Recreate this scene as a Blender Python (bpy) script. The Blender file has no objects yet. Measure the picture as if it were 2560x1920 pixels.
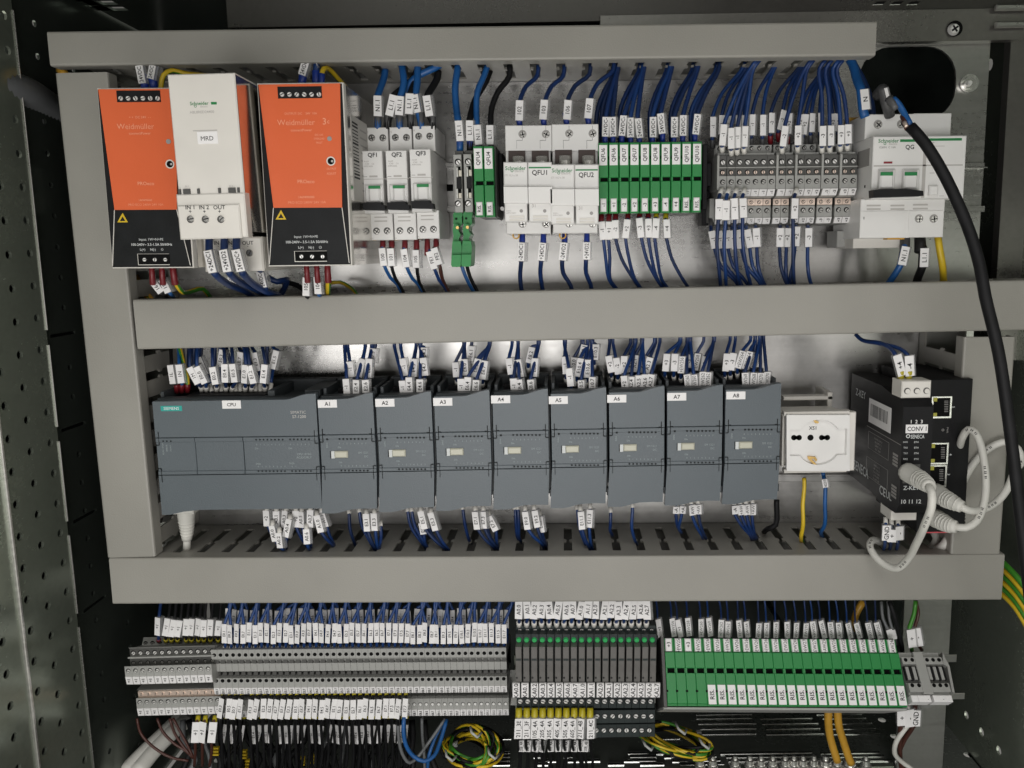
import bpy, math, random, mathutils
from mathutils import Vector, Matrix
random.seed(7)
R = math.radians
scene = bpy.context.scene
COL = scene.collection

# ------------------------------------------------------------------ camera
CAM = 0.675                      # metres from mounting plate (plane y = 0) to lens
F, PU, PV = 1921.0, 1413.0, 892.0    # focal length and principal point in photo pixels (2560 wide)
cd = bpy.data.cameras.new('camera'); cam = bpy.data.objects.new('camera', cd); COL.objects.link(cam)
cd.sensor_width = 36; cd.lens = F/2560*36
cd.shift_x = (1280-PU)/2560; cd.shift_y = (PV-960)/2560
cd.clip_start = 0.01; cd.clip_end = 50
CR = (Matrix.Rotation(R(90-7.8), 3, 'X') @ Matrix.Rotation(R(-0.86), 3, 'Z'))
cam.matrix_world = Matrix.Translation((0, -CAM, 0)) @ CR.to_4x4()
scene.camera = cam

# ------------------------------------------------------------------ room light
w = bpy.data.worlds.new('World'); scene.world = w; w.use_nodes = True
wn, wl = w.node_tree.nodes, w.node_tree.links
wn.clear()
wo = wn.new('ShaderNodeOutputWorld'); bg = wn.new('ShaderNodeBackground')
tc = wn.new('ShaderNodeTexCoord'); nz = wn.new('ShaderNodeTexNoise'); cr = wn.new('ShaderNodeValToRGB')
nz.inputs['Scale'].default_value = 1.7; nz.inputs['Detail'].default_value = 1.5
wl.new(tc.outputs['Generated'], nz.inputs['Vector']); wl.new(nz.outputs['Fac'], cr.inputs['Fac'])
cr.color_ramp.elements[0].position = .38; cr.color_ramp.elements[0].color = (.10, .098, .092, 1)
cr.color_ramp.elements[1].position = .66; cr.color_ramp.elements[1].color = (.62, .60, .55, 1)
sx = wn.new('ShaderNodeSeparateXYZ'); wl.new(tc.outputs['Generated'], sx.inputs[0])
mr = wn.new('ShaderNodeMapRange'); mr.inputs['From Min'].default_value = -.25; mr.inputs['From Max'].default_value = -.75
mr.inputs['To Min'].default_value = 1.0; mr.inputs['To Max'].default_value = 2.6; wl.new(sx.outputs['Z'], mr.inputs['Value'])
ml = wn.new('ShaderNodeVectorMath'); ml.operation = 'SCALE'; wl.new(cr.outputs['Color'], ml.inputs[0]); wl.new(mr.outputs['Result'], ml.inputs['Scale'])
# brightly lit room to the sides, above and below the cabinet, seen only through its holes
ab = wn.new('ShaderNodeVectorMath'); ab.operation = 'ABSOLUTE'; wl.new(tc.outputs['Generated'], ab.inputs[0])
s2 = wn.new('ShaderNodeSeparateXYZ'); wl.new(ab.outputs['Vector'], s2.inputs[0])
mxm = wn.new('ShaderNodeMath'); mxm.operation = 'MAXIMUM'; wl.new(s2.outputs['X'], mxm.inputs[0]); wl.new(s2.outputs['Z'], mxm.inputs[1])
m3 = wn.new('ShaderNodeMapRange'); m3.inputs['From Min'].default_value = .55; m3.inputs['From Max'].default_value = .8
m3.inputs['To Min'].default_value = 1; m3.inputs['To Max'].default_value = 5; wl.new(mxm.outputs[0], m3.inputs['Value'])
m4 = wn.new('ShaderNodeVectorMath'); m4.operation = 'SCALE'; wl.new(ml.outputs['Vector'], m4.inputs[0]); wl.new(m3.outputs['Result'], m4.inputs['Scale'])
wl.new(m4.outputs['Vector'], bg.inputs['Color']); bg.inputs['Strength'].default_value = 0.33
wl.new(bg.outputs['Background'], wo.inputs['Surface'])

def area(name, loc, target, sx, sy, power, color):
    l = bpy.data.lights.new(name, 'AREA'); l.shape = 'RECTANGLE'; l.size = sx; l.size_y = sy
    l.energy = power; l.color = color
    o = bpy.data.objects.new(name, l); COL.objects.link(o); o.location = loc
    o.rotation_euler = (Vector(target)-Vector(loc)).to_track_quat('-Z', 'Y').to_euler()
    return o
area('room_ceiling_light', (0.10, -1.20, 0.86), (0.03, 0, -.2), .8, .85, 6.6, (1, .98, .945))
area('room_front_light', (-0.16, -1.40, -0.37), (0, 0, -.26), .95, .62, 9.4, (1, .985, .965))
area('room_side_light', (1.3, -2.1, -0.30), (0, 0, -.15), .5, .9, 5, (1, .965, .93))
scene.view_settings.view_transform = 'Standard'; scene.view_settings.look = 'None'
scene.view_settings.exposure = 0; scene.view_settings.gamma = 1

# ------------------------------------------------------------------ photo pixel -> place
def ray(u, v):
    return CR @ Vector(((u-PU)/F, -(v-PV)/F, -1))
CAMP = Vector((0, -CAM, 0))
def W(u, v, d):
    "point at d metres in front of the mounting plate"
    r = ray(u, v); return CAMP + r*((CAM-d)/r.y)
def WX(u, v, x):
    r = ray(u, v); return CAMP + r*(x/r.x)
def WZ(u, v, z):
    r = ray(u, v); return CAMP + r*(z/r.z)
class Crop:
    def __init__(s, x, y, k): s.x, s.y, s.k = x, y, k
    def __call__(s, p): return (s.x+p[0]*s.k, s.y+p[1]*s.k)
P0 = Crop(0, 0, 1)
cA, cB, cC, cD, cE = Crop(0,0,.2893), Crop(200,140,.217), Crop(200,440,.3617), Crop(600,140,.2622), Crop(860,240,.3014)
cF, cG, cH, cI, cJ = Crop(1100,140,.3616), Crop(1460,140,.3617), Crop(1700,140,.3617), Crop(1740,120,.1989), Crop(2040,60,.4098)
cK, cL, cM, cN, cO = Crop(340,840,.217), Crop(780,840,.217), Crop(1200,840,.2351), Crop(1600,840,.2532), Crop(1900,820,.3978)
cP, cQ, cR, cS, cT = Crop(340,1160,.3617), Crop(1100,1200,.4973), Crop(280,1480,.2652), Crop(780,1480,.2652), Crop(1240,1480,.2653)
cU, cV = Crop(1600,1480,.2653), Crop(2050,1440,.2893)

# ------------------------------------------------------------------ materials
MATS = {}
def mat(name, col, rough=.5, metal=0, nscale=0, namt=.12, bump=0, bscale=400, rvar=.0, coat=0, trans=0, alpha=1, spec=.5):
    m = bpy.data.materials.new(name); m.use_nodes = True; MATS[name] = m
    nt = m.node_tree; b = nt.nodes['Principled BSDF']
    b.inputs['Base Color'].default_value = (*col, 1); b.inputs['Roughness'].default_value = rough
    b.inputs['Metallic'].default_value = metal; b.inputs['Coat Weight'].default_value = coat
    b.inputs['Alpha'].default_value = alpha; b.inputs['Specular IOR Level'].default_value = .22 if max(col) < .02 and not metal else spec
    if trans: b.inputs['Transmission Weight'].default_value = trans
    t = nt.nodes.new('ShaderNodeTexCoord')
    if nscale:
        n = nt.nodes.new('ShaderNodeTexNoise'); n.inputs['Scale'].default_value = nscale; n.inputs['Detail'].default_value = 5
        nt.links.new(t.outputs['Object'], n.inputs['Vector'])
        r = nt.nodes.new('ShaderNodeMapRange'); r.inputs['From Min'].default_value = .3; r.inputs['From Max'].default_value = .7
        r.inputs['To Min'].default_value = 1-namt; r.inputs['To Max'].default_value = 1+namt
        nt.links.new(n.outputs['Fac'], r.inputs['Value'])
        mx = nt.nodes.new('ShaderNodeVectorMath'); mx.operation = 'SCALE'; mx.inputs[0].default_value = col
        nt.links.new(r.outputs['Result'], mx.inputs['Scale']); nt.links.new(mx.outputs['Vector'], b.inputs['Base Color'])
        if rvar:
            r2 = nt.nodes.new('ShaderNodeMapRange'); r2.inputs['To Min'].default_value = rough-rvar; r2.inputs['To Max'].default_value = rough+rvar
            nt.links.new(n.outputs['Fac'], r2.inputs['Value']); nt.links.new(r2.outputs['Result'], b.inputs['Roughness'])
    if bump:
        n2 = nt.nodes.new('ShaderNodeTexNoise'); n2.inputs['Scale'].default_value = bscale; n2.inputs['Detail'].default_value = 3
        nt.links.new(t.outputs['Object'], n2.inputs['Vector'])
        bp = nt.nodes.new('ShaderNodeBump'); bp.inputs['Strength'].default_value = bump; bp.inputs['Distance'].default_value = .0004
        nt.links.new(n2.outputs['Fac'], bp.inputs['Height']); nt.links.new(bp.outputs['Normal'], b.inputs['Normal'])
    return m
def galv(name, base, lo, hi, scale=260, blot=7, metal=1):
    "zinc plated sheet: spangle cells vary tone and gloss, broad cloudy wear over it"
    m = bpy.data.materials.new(name); m.use_nodes = True; MATS[name] = m
    nt = m.node_tree; b = nt.nodes['Principled BSDF']; b.inputs['Metallic'].default_value = metal
    t = nt.nodes.new('ShaderNodeTexCoord')
    v = nt.nodes.new('ShaderNodeTexVoronoi'); v.inputs['Scale'].default_value = scale
    n = nt.nodes.new('ShaderNodeTexNoise'); n.inputs['Scale'].default_value = blot; n.inputs['Detail'].default_value = 6
    nt.links.new(t.outputs['Object'], v.inputs['Vector']); nt.links.new(t.outputs['Object'], n.inputs['Vector'])
    sep = nt.nodes.new('ShaderNodeSeparateColor'); nt.links.new(v.outputs['Color'], sep.inputs['Color'])
    a = nt.nodes.new('ShaderNodeMath'); a.operation = 'MULTIPLY_ADD'; a.inputs[1].default_value = .09
    nt.links.new(sep.outputs['Red'], a.inputs[0]); nt.links.new(n.outputs['Fac'], a.inputs[2])
    mp = nt.nodes.new('ShaderNodeMapping'); mp.inputs['Scale'].default_value = (260, 260, 5) if name != 'zinc' else (9, 240, 240)
    ns = nt.nodes.new('ShaderNodeTexNoise'); ns.inputs['Scale'].default_value = 1; ns.inputs['Detail'].default_value = 3
    nt.links.new(t.outputs['Object'], mp.inputs['Vector']); nt.links.new(mp.outputs['Vector'], ns.inputs['Vector'])
    a2 = nt.nodes.new('ShaderNodeMath'); a2.operation = 'MULTIPLY_ADD'; a2.inputs[1].default_value = .30; nt.links.new(ns.outputs['Fac'], a2.inputs[0])
    a3 = nt.nodes.new('ShaderNodeMath'); a3.operation = 'SUBTRACT'; a3.inputs[1].default_value = .15; nt.links.new(a.outputs[0], a3.inputs[0]); nt.links.new(a3.outputs[0], a2.inputs[2]); a = a2
    r = nt.nodes.new('ShaderNodeMapRange'); r.inputs['From Min'].default_value = .35; r.inputs['From Max'].default_value = .9
    r.inputs['To Min'].default_value = .82; r.inputs['To Max'].default_value = 1.12
    nt.links.new(a.outputs[0], r.inputs['Value'])
    mx = nt.nodes.new('ShaderNodeVectorMath'); mx.operation = 'SCALE'; mx.inputs[0].default_value = base
    nt.links.new(r.outputs['Result'], mx.inputs['Scale']); nt.links.new(mx.outputs['Vector'], b.inputs['Base Color'])
    r2 = nt.nodes.new('ShaderNodeMapRange'); r2.inputs['From Min'].default_value = .35; r2.inputs['From Max'].default_value = .9
    r2.inputs['To Min'].default_value = lo; r2.inputs['To Max'].default_value = hi
    nt.links.new(a.outputs[0], r2.inputs['Value']); nt.links.new(r2.outputs['Result'], b.inputs['Roughness'])
    bp = nt.nodes.new('ShaderNodeBump'); bp.inputs['Strength'].default_value = .035; bp.inputs['Distance'].default_value = .0004
    nt.links.new(n.outputs['Fac'], bp.inputs['Height']); nt.links.new(bp.outputs['Normal'], b.inputs['Normal'])
    return m
galv('zinc', (.50, .49, .475), .23, .43, 300, 3.2, .90)
galv('zinc_mid', (.23, .22, .205), .25, .38, 260, 6, .75)
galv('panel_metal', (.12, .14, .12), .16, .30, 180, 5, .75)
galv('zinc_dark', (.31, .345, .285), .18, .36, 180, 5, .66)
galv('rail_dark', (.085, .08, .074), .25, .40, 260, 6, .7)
galv('zinc_floor', (.26, .28, .255), .20, .38, 180, 5, .5)
mat('rib', (.62, .63, .61), .18, 1, 200, .2)
mat('steel', (.74, .73, .70), .26, .85, 300, .15)
mat('bright_screw', (.92, .905, .88), .30, .50, 500, .15)
mat('copper', (.86, .70, .60), .34, .6, 300, .15)
mat('brass', (.62, .42, .16), .38, 1, 300, .2)
mat('duct', (.285, .275, .248), .44, 0, 7, .09, .4, 900, .15)
mat('duct_inside', (.26, .255, .24), .55, 0, 22, .06)
mat('orange', (.68, .130, .045), .30, 0, 14, .05, .2, 900, .05)
mat('black', (.008, .008, .009), .50, 0, 60, .25, .2, 900, .08)
mat('black_sheet', (.009, .010, .011), .45, 0, 60, .25, .2, 700, .08)
mat('dark_sheet', (.012, .016, .014), .34, .3, 40, .3, .1, 300, .08)
mat('hole_shade', (.002, .002, .002), .9)  # near-black colour standing in for the shade inside holes and slots
mat('white', (.74, .73, .715), .36, 0, 30, .035, .12, 700, .05)
mat('ivory', (.68, .655, .61), .38, 0, 30, .04, .12, 700, .05)
mat('label', (.80, .785, .785), .50, 0, 60, .03)
mat('ink', (.014, .014, .016), .6)
mat('ink_grey', (.30, .29, .28), .6)
mat('ink_faint', (.46, .44, .42), .6)
mat('ink_white', (.60, .62, .62), .6)
mat('ink_dim', (.27, .31, .32), .6)
mat('ink_pale_orange', (.80, .31, .18), .55)
mat('brand_green', (.01, .20, .055), .5)
mat('teal', (.02, .34, .30), .45)
mat('plc', (.088, .106, .120), .40, 0, 14, .07, .35, 900, .10)
mat('plc_dark', (.030, .036, .040), .5, 0, 25, .1)
mat('groove', (.008, .010, .011), .6)
mat('slider', (.50, .49, .40), .4)
mat('green', (.012, .205, .045), .40, 0, 40, .08, .2, 700, .08)
mat('term_grey', (.33, .33, .315), .45, 0, 60, .07, .25, 900, .05)
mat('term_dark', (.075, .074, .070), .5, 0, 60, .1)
mat('relay', (.014, .021, .021), .42, 0, 60, .15)
mat('relay_body', (.12, .114, .108), .40, 0, 80, .14, .2, 900, .06)
mat('led_green', (.03, .36, .10), .3)
mat('blue_dark', (.007, .028, .115), .36, 0, 90, .15)
mat('blue_dark_worn', (.006, .021, .080), .46, 0, 90, .2)
mat('blue_dark_fresh', (.009, .040, .155), .32, 0, 90, .15)
mat('blue_row', (.009, .048, .19), .40, 0, 90, .15)
mat('blue', (.010, .085, .27), .38, 0, 90, .12)
mat('cable_black', (.007, .007, .008), .55, 0, 90, .3, .2, 900)
mat('brown', (.065, .020, .014), .42, 0, 90, .12)
mat('yellow', (.62, .43, .02), .40, 0, 90, .1)
mat('yg_green', (.045, .22, .02), .40, 0, 90, .1)
mat('amber', (.52, .28, .03), .42, 0, 60, .1)
mat('cable_white', (.60, .59, .55), .45, 0, 60, .08)
mat('cable_grey', (.13, .135, .14), .42, 0, 60, .08)
mat('fer_red', (.15, .008, .013), .38)
mat('fer_yellow', (.42, .35, .012), .38)
mat('fer_white', (.66, .64, .60), .38)
mat('fer_blue', (.008, .035, .27), .35)
mat('fer_grey', (.06, .06, .062), .4)
mat('fer_black', (.014, .014, .014), .4)
mat('sleeve', (.40, .40, .40), .22, 0, 0, alpha=.38)
mat('nylon', (.55, .56, .54), .4, 0, 0, alpha=.8)
mat('glass', (.60, .60, .56), .08, 0, 0, alpha=.30)
mat('ceramic', (.62, .58, .50), .35)
mat('led_yellow', (.40, .38, .04), .3)
mat('red_mark', (.25, .02, .03), .4)
mat('pink', (.65, .10, .12), .4)
mat('warn_yellow', (.62, .42, .015), .45)
mat('contact_dark', (.035, .018, .014), .5)

# ------------------------------------------------------------------ text cache
_T = {}
def text_geo(s):
    if s in _T: return _T[s]
    c = bpy.data.curves.new('t', 'FONT'); c.body = s; c.size = 1; c.resolution_u = 2; c.offset = 0 if ('M' in s or 'W' in s) else .012
    o = bpy.data.objects.new('t', c); m = bpy.data.meshes.new_from_object(o)
    vs = [(v.co.x, v.co.y) for v in m.vertices]; fs = [tuple(p.vertices) for p in m.polygons]
    if vs:
        x0 = min(v[0] for v in vs); x1 = max(v[0] for v in vs)
    else: x0 = x1 = 0
    vs = [(v[0]-(x0+x1)/2, v[1]-.35) for v in vs]      # centred, cap height .7
    bpy.data.objects.remove(o); bpy.data.curves.remove(c); bpy.data.meshes.remove(m)
    _T[s] = (vs, fs, x1-x0); return _T[s]

# ------------------------------------------------------------------ frames and mesh builder
class Frame:
    "a plane in the place: origin o, axes right / up / out; pixels are read on planes parallel to it"
    def __init__(s, crop, tl, d, tr=None, bl=None, dbot=None, dright=None):
        s.crop = crop; s.o = W(*crop(tl), d)
        s.ex = Vector((1, 0, 0))
        if tr is not None:
            s.ex = (W(*crop(tr), d if dright is None else dright)-s.o)
            s.ex.normalize()
        up = Vector((0, 0, 1))
        if dbot is not None: up = s.o-W(*crop(bl), dbot)
        up -= s.ex*up.dot(s.ex); up.normalize()
        s.up = up; s.n = s.ex.cross(up)
        s.M = Matrix((s.ex, s.up, s.n)).transposed().to_4x4()
    def L(s, x, y, c=0):
        u, v = s.crop((x, y)); r = ray(u, v)
        t = ((s.o-CAMP).dot(s.n)+c)/r.dot(s.n); p = CAMP+r*t-s.o
        return p.dot(s.ex), p.dot(s.up)
    def world(s, a, b, c): return s.o+s.ex*a+s.up*b+s.n*c

def MM(x): return x*.001
class MB:
    def __init__(s, fr=None): s.v, s.f, s.m, s.sm, s.mats, s.fr = [], [], [], [], [], fr
    def mi(s, name):
        if name not in s.mats: s.mats.append(name)
        return s.mats.index(name)
    def add(s, vs, fs, m, smooth=False):
        n = len(s.v); i = s.mi(m); s.v += [tuple(v) for v in vs]
        for f in fs: s.f.append(tuple(n+k for k in f)); s.m.append(i); s.sm.append(smooth)
    # metric, local: a right, b up, c out
    def boxm(s, a0, b0, a1, b1, c0, c1, m, ch=.0003):
        if a0 > a1: a0, a1 = a1, a0
        if b0 > b1: b0, b1 = b1, b0
        ch = min(ch, (a1-a0)*.3, (b1-b0)*.3, (c1-c0)*.5)
        def ring(k, c): return [(a0+k, b0+k, c), (a1-k, b0+k, c), (a1-k, b1-k, c), (a0+k, b1-k, c)]
        vs = ring(0, c0)+ring(0, c1-ch)+ring(ch, c1)
        fs = [(3, 2, 1, 0), (8, 9, 10, 11)]
        for r in (0, 4):
            for i in range(4): j = (i+1) % 4; fs.append((r+i, r+j, r+4+j, r+4+i))
        s.add(vs, fs, m)
    def polym(s, pts, c0, c1, m, ch=0):
        n = len(pts)
        A = sum(pts[i][0]*pts[(i+1) % n][1]-pts[(i+1) % n][0]*pts[i][1] for i in range(n))
        if A < 0: pts = pts[::-1]
        vs = [(p[0], p[1], c0) for p in pts]+[(p[0], p[1], c1) for p in pts]
        fs = [tuple(range(n))[::-1], tuple(range(n, 2*n))]+[(i, (i+1) % n, n+(i+1) % n, n+i) for i in range(n)]
        s.add(vs, fs, m)
    def profm(s, pts, a0, a1, m):
        "profile in (b, c) extruded from a0 to a1"
        n = len(pts)
        A = sum(pts[i][0]*pts[(i+1) % n][1]-pts[(i+1) % n][0]*pts[i][1] for i in range(n))
        if A < 0: pts = pts[::-1]
        vs = [(a0, p[0], p[1]) for p in pts]+[(a1, p[0], p[1]) for p in pts]
        fs = [tuple(range(n))[::-1], tuple(range(n, 2*n))]+[(i, (i+1) % n, n+(i+1) % n, n+i) for i in range(n)]
        s.add(vs, fs, m)
    def cylm(s, a, b, r, c0, c1, m, n=14, r2=None, ell=1):
        r2 = r if r2 is None else r2
        vs = [(a+r*math.cos(2*math.pi*i/n), b+r*ell*math.sin(2*math.pi*i/n), c0) for i in range(n)]
        vs += [(a+r2*math.cos(2*math.pi*i/n), b+r2*ell*math.sin(2*math.pi*i/n), c1) for i in range(n)]
        s.add(vs, [tuple(range(n, 2*n))], m)
        s.add(vs, [(i, (i+1) % n, n+(i+1) % n, n+i) for i in range(n)], m, True)
    def ringm(s, a, b, r, ri, c0, c1, m, n=16):
        "raised rim with an open middle"
        vs = []
        for rr, cc in ((r, c0), (r, c1), (ri, c1), (ri, c0)):
            vs += [(a+rr*math.cos(2*math.pi*i/n), b+rr*math.sin(2*math.pi*i/n), cc) for i in range(n)]
        fs = []
        for k in range(3): fs += [(k*n+i, k*n+(i+1) % n, (k+1)*n+(i+1) % n, (k+1)*n+i) for i in range(n)]
        s.add(vs, fs, m)
    def screwm(s, a, b, r, c, m='steel', ang=None, hole='hole_shade', cross=False, off=(.12, -.12)):
        "a terminal screw on a flat disc coloured dark like a shaded funnel"
        s.cylm(a, b, r, c-.0002, c+.00012, hole, 14)  # flat disc, the funnel's shade is only its colour
        q = r*.80; x, y = a+off[0]*r, b+off[1]*r
        s.cylm(x, y, q, c, c+.0006, m, 12, q*.86)
        t = random.uniform(0, math.pi) if ang is None else ang
        for tt in ((t, t+math.pi/2) if cross else (t,)):
            dx, dy = math.cos(tt), math.sin(tt); k, e = q*.84, q*.15
            s.polym([(x-dx*k-dy*e, y-dy*k+dx*e), (x+dx*k-dy*e, y+dy*k+dx*e), (x+dx*k+dy*e, y+dy*k-dx*e), (x-dx*k+dy*e, y-dy*k-dx*e)], c+.0006, c+.00072, 'ink')
    def textm(s, t, a, b, h, c, m='ink', rot=0, maxw=None, mirror=False):
        vs, fs, wd = text_geo(t)
        if not vs: return
        k = h/.7; kx = k
        if maxw and wd*k > maxw: kx = maxw/wd
        cs, sn = math.cos(rot), math.sin(rot)
        s.add([(a+x*kx*cs-y*k*sn, b+x*kx*sn+y*k*cs, c) for x, y in vs], fs, m)
    # pixel based, read at the depth of the front face (mm out of the frame plane)
    def box(s, x0, y0, x1, y1, c0, c1, m, ch=.3):
        a0, b0 = s.fr.L(x0, y0, MM(c1)); a1, b1 = s.fr.L(x1, y1, MM(c1))
        s.boxm(a0, b0, a1, b1, MM(c0), MM(c1), m, MM(ch))
    def poly(s, pts, c0, c1, m): s.polym([s.fr.L(x, y, MM(c1)) for x, y in pts], MM(c0), MM(c1), m)
    def rad(s, x, y, r, c): return abs(s.fr.L(x+r, y, MM(c))[0]-s.fr.L(x, y, MM(c))[0])
    def cyl(s, x, y, r, c0, c1, m, n=14, k=1):
        a, b = s.fr.L(x, y, MM(c1)); rr = s.rad(x, y, r, c1); s.cylm(a, b, rr, MM(c0), MM(c1), m, n, rr*k)
    def ring(s, x, y, r, ri, c0, c1, m, n=16):
        a, b = s.fr.L(x, y, MM(c1)); s.ringm(a, b, s.rad(x, y, r, c1), s.rad(x, y, ri, c1), MM(c0), MM(c1), m, n)
    def screw(s, x, y, r, c, m='steel', **kw):
        a, b = s.fr.L(x, y, MM(c)); s.screwm(a, b, s.rad(x, y, r, c), MM(c), m, **kw)
    def text(s, t, x, y, h, c, m='ink', rot=0, maxw=None):
        a, b = s.fr.L(x, y, MM(c)); k = s.rad(x, y, 1, c); s.textm(t, a, b, h*k, MM(c)+.00012, m, R(rot), maxw and maxw*k)
    def prof(s, pts, x0, x1, y, m, c=0):
        "pts = (pixel y, mm out); x range read at depth c"
        a0 = s.fr.L(x0, y, MM(c))[0]; a1 = s.fr.L(x1, y, MM(c))[0]
        s.profm([(s.fr.L(x0, py, MM(pc))[1], MM(pc)) for py, pc in pts], a0, a1, m)
    def build(s, name, parent=None):
        me = bpy.data.meshes.new(name); me.from_pydata(s.v, [], s.f)
        for k in s.mats: me.materials.append(MATS[k])
        me.polygons.foreach_set('material_index', s.m); me.polygons.foreach_set('use_smooth', s.sm)
        me.update()
        o = bpy.data.objects.new(name, me); COL.objects.link(o)
        if parent: o.parent = parent
        return o

LABELS = {}
def tag(o, label=None, cat=None, group=None, kind=None):
    if label: o['label'] = label
    if cat: o['category'] = cat
    if group: o['group'] = group
    if kind: o['kind'] = kind
    return o
def thing(name, fr, label, cat, group=None):
    o = bpy.data.objects.new(name, None); COL.objects.link(o); o.empty_display_size = .01
    o.matrix_world = Matrix.Translation(fr.o) @ fr.M
    return tag(o, label, cat, group)
def struct(o): o['kind'] = 'structure'; return o
def copy_tree(o, loc, label):
    r = o.copy(); COL.objects.link(r); r.location = loc; r['label'] = label
    for ch in list(o.children):
        c = ch.copy(); COL.objects.link(c); c.parent = r
        for g in ch.children:
            k = g.copy(); COL.objects.link(k); k.parent = c
    return r
ORD = ['first','second','third','fourth','fifth','sixth','seventh','eighth','ninth','tenth','eleventh','twelfth','thirteenth','fourteenth','fifteenth','sixteenth','seventeenth','eighteenth','nineteenth','twentieth','twenty-first','twenty-second','twenty-third','twenty-fourth','twenty-fifth','twenty-sixth','twenty-seventh','twenty-eighth','twenty-ninth','thirtieth','thirty-first','thirty-second','thirty-third','thirty-fourth','thirty-fifth','thirty-sixth','thirty-seventh','thirty-eighth','thirty-ninth','fortieth','forty-first','forty-second','forty-third','forty-fourth','forty-fifth','forty-sixth','forty-seventh','forty-eighth']

# ------------------------------------------------------------------ tubes and wires
def spline(P, step=.006):
    P = [Vector(p) for p in P]
    if len(P) == 2:
        return [P[0].lerp(P[1], i/3) for i in range(4)]
    E = [P[0]*2-P[1]]+P+[P[-1]*2-P[-2]]; out = []
    for i in range(1, len(E)-2):
        p0, p1, p2, p3 = E[i-1:i+3]
        t = [0]
        for a, b in ((p0, p1), (p1, p2), (p2, p3)): t.append(t[-1]+max((b-a).length, 1e-5)**.5)
        n = max(2, min(14, int((p2-p1).length/step)+1))
        for k in range(n):
            u = t[1]+(t[2]-t[1])*k/n
            A1 = p0*((t[1]-u)/(t[1]-t[0]))+p1*((u-t[0])/(t[1]-t[0])); A2 = p1*((t[2]-u)/(t[2]-t[1]))+p2*((u-t[1])/(t[2]-t[1]))
            A3 = p2*((t[3]-u)/(t[3]-t[2]))+p3*((u-t[2])/(t[3]-t[2]))
            B1 = A1*((t[2]-u)/(t[2]-t[0]))+A2*((u-t[0])/(t[2]-t[0])); B2 = A2*((t[3]-u)/(t[3]-t[1]))+A3*((u-t[1])/(t[3]-t[1]))
            out.append(B1*((t[2]-u)/(t[2]-t[1]))+B2*((u-t[1])/(t[2]-t[1])))
    out.append(P[-1]); return out
def tube(mb, pts, r, m, n=7, m2=None, taper=None, origin=Vector((0, 0, 0)), twist=0):
    pts = [p-origin for p in pts]; N = len(pts); vs = []
    ref = Vector((0, -1, 0)); prev = None
    for i, p in enumerate(pts):
        d = (pts[min(i+1, N-1)]-pts[max(i-1, 0)])
        if d.length < 1e-9: d = Vector((0, 0, 1))
        d.normalize()
        if prev is None:
            x = ref.cross(d)
            if x.length < .1: x = Vector((1, 0, 0)).cross(d)
            x.normalize()
        else: x = (prev-d*prev.dot(d)).normalized()
        prev = x; y = d.cross(x)
        rr = r if taper is None else taper(i/(N-1))
        for k in range(n):
            a = 2*math.pi*k/n+twist*i
            vs.append(p+x*math.cos(a)*rr+y*math.sin(a)*rr)
    fs1, fs2 = [], []
    for i in range(N-1):
        for k in range(n):
            q = (i*n+k, i*n+(k+1) % n, (i+1)*n+(k+1) % n, (i+1)*n+k)
            (fs2 if m2 and k in (0, n-1) else fs1).append(q)
    mb.add(vs, fs1+[tuple(range(n))[::-1], tuple(range((N-1)*n, N*n))], m, True)
    if fs2: 
        base = len(mb.v)-len(vs); i2 = mb.mi(m2)
        for f in fs2: mb.f.append(tuple(base+k for k in f)); mb.m.append(i2); mb.sm.append(True)

def marker(p0, p1, txt, parent, hw=.00205, hand=1, sleeve=True, name='wire_marker', flip=False, r=.0012):
    "white strip in a clear sleeve between two world points, p0 the upper end; text reads upward"
    up = (p0-p1); Ln = up.length; up = up.normalized()
    n = Vector((0, -1, 0)); n = (n-up*n.dot(up)).normalized(); rt = up.cross(n)*-1
    rt = n.cross(up)*-1
    if rt.x < 0: rt = -rt
    yaw = random.uniform(-.22, .22)
    rt2 = (rt*math.cos(yaw)+n*math.sin(yaw)).normalized(); n = rt2.cross(up)
    if n.y > 0: n = -n
    rt = rt2
    mid = (p0+p1)/2
    M = Matrix((rt, up, n)).transposed().to_4x4(); M.translation = mid
    b = MB()
    if sleeve:
        o = hand*.0013
        b.boxm(-hw-.0004+o, -Ln/2-.0004, hw+.0004+o, Ln/2+.0004, -r-.0004, r+.0004, 'sleeve', .0006)
    b.boxm(-hw, -Ln/2, hw, Ln/2, r+.0005, r+.0010, 'label', .0002)
    if txt: b.textm(txt, 0, 0, hw*1.08, r+.00108, 'ink', -math.pi/2 if flip else math.pi/2, Ln*.86)
    o = b.build(name, parent)
    if parent: M = Matrix.Translation(-parent.location) @ M
    o.matrix_local = M
    return o
WIRES = []
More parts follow.
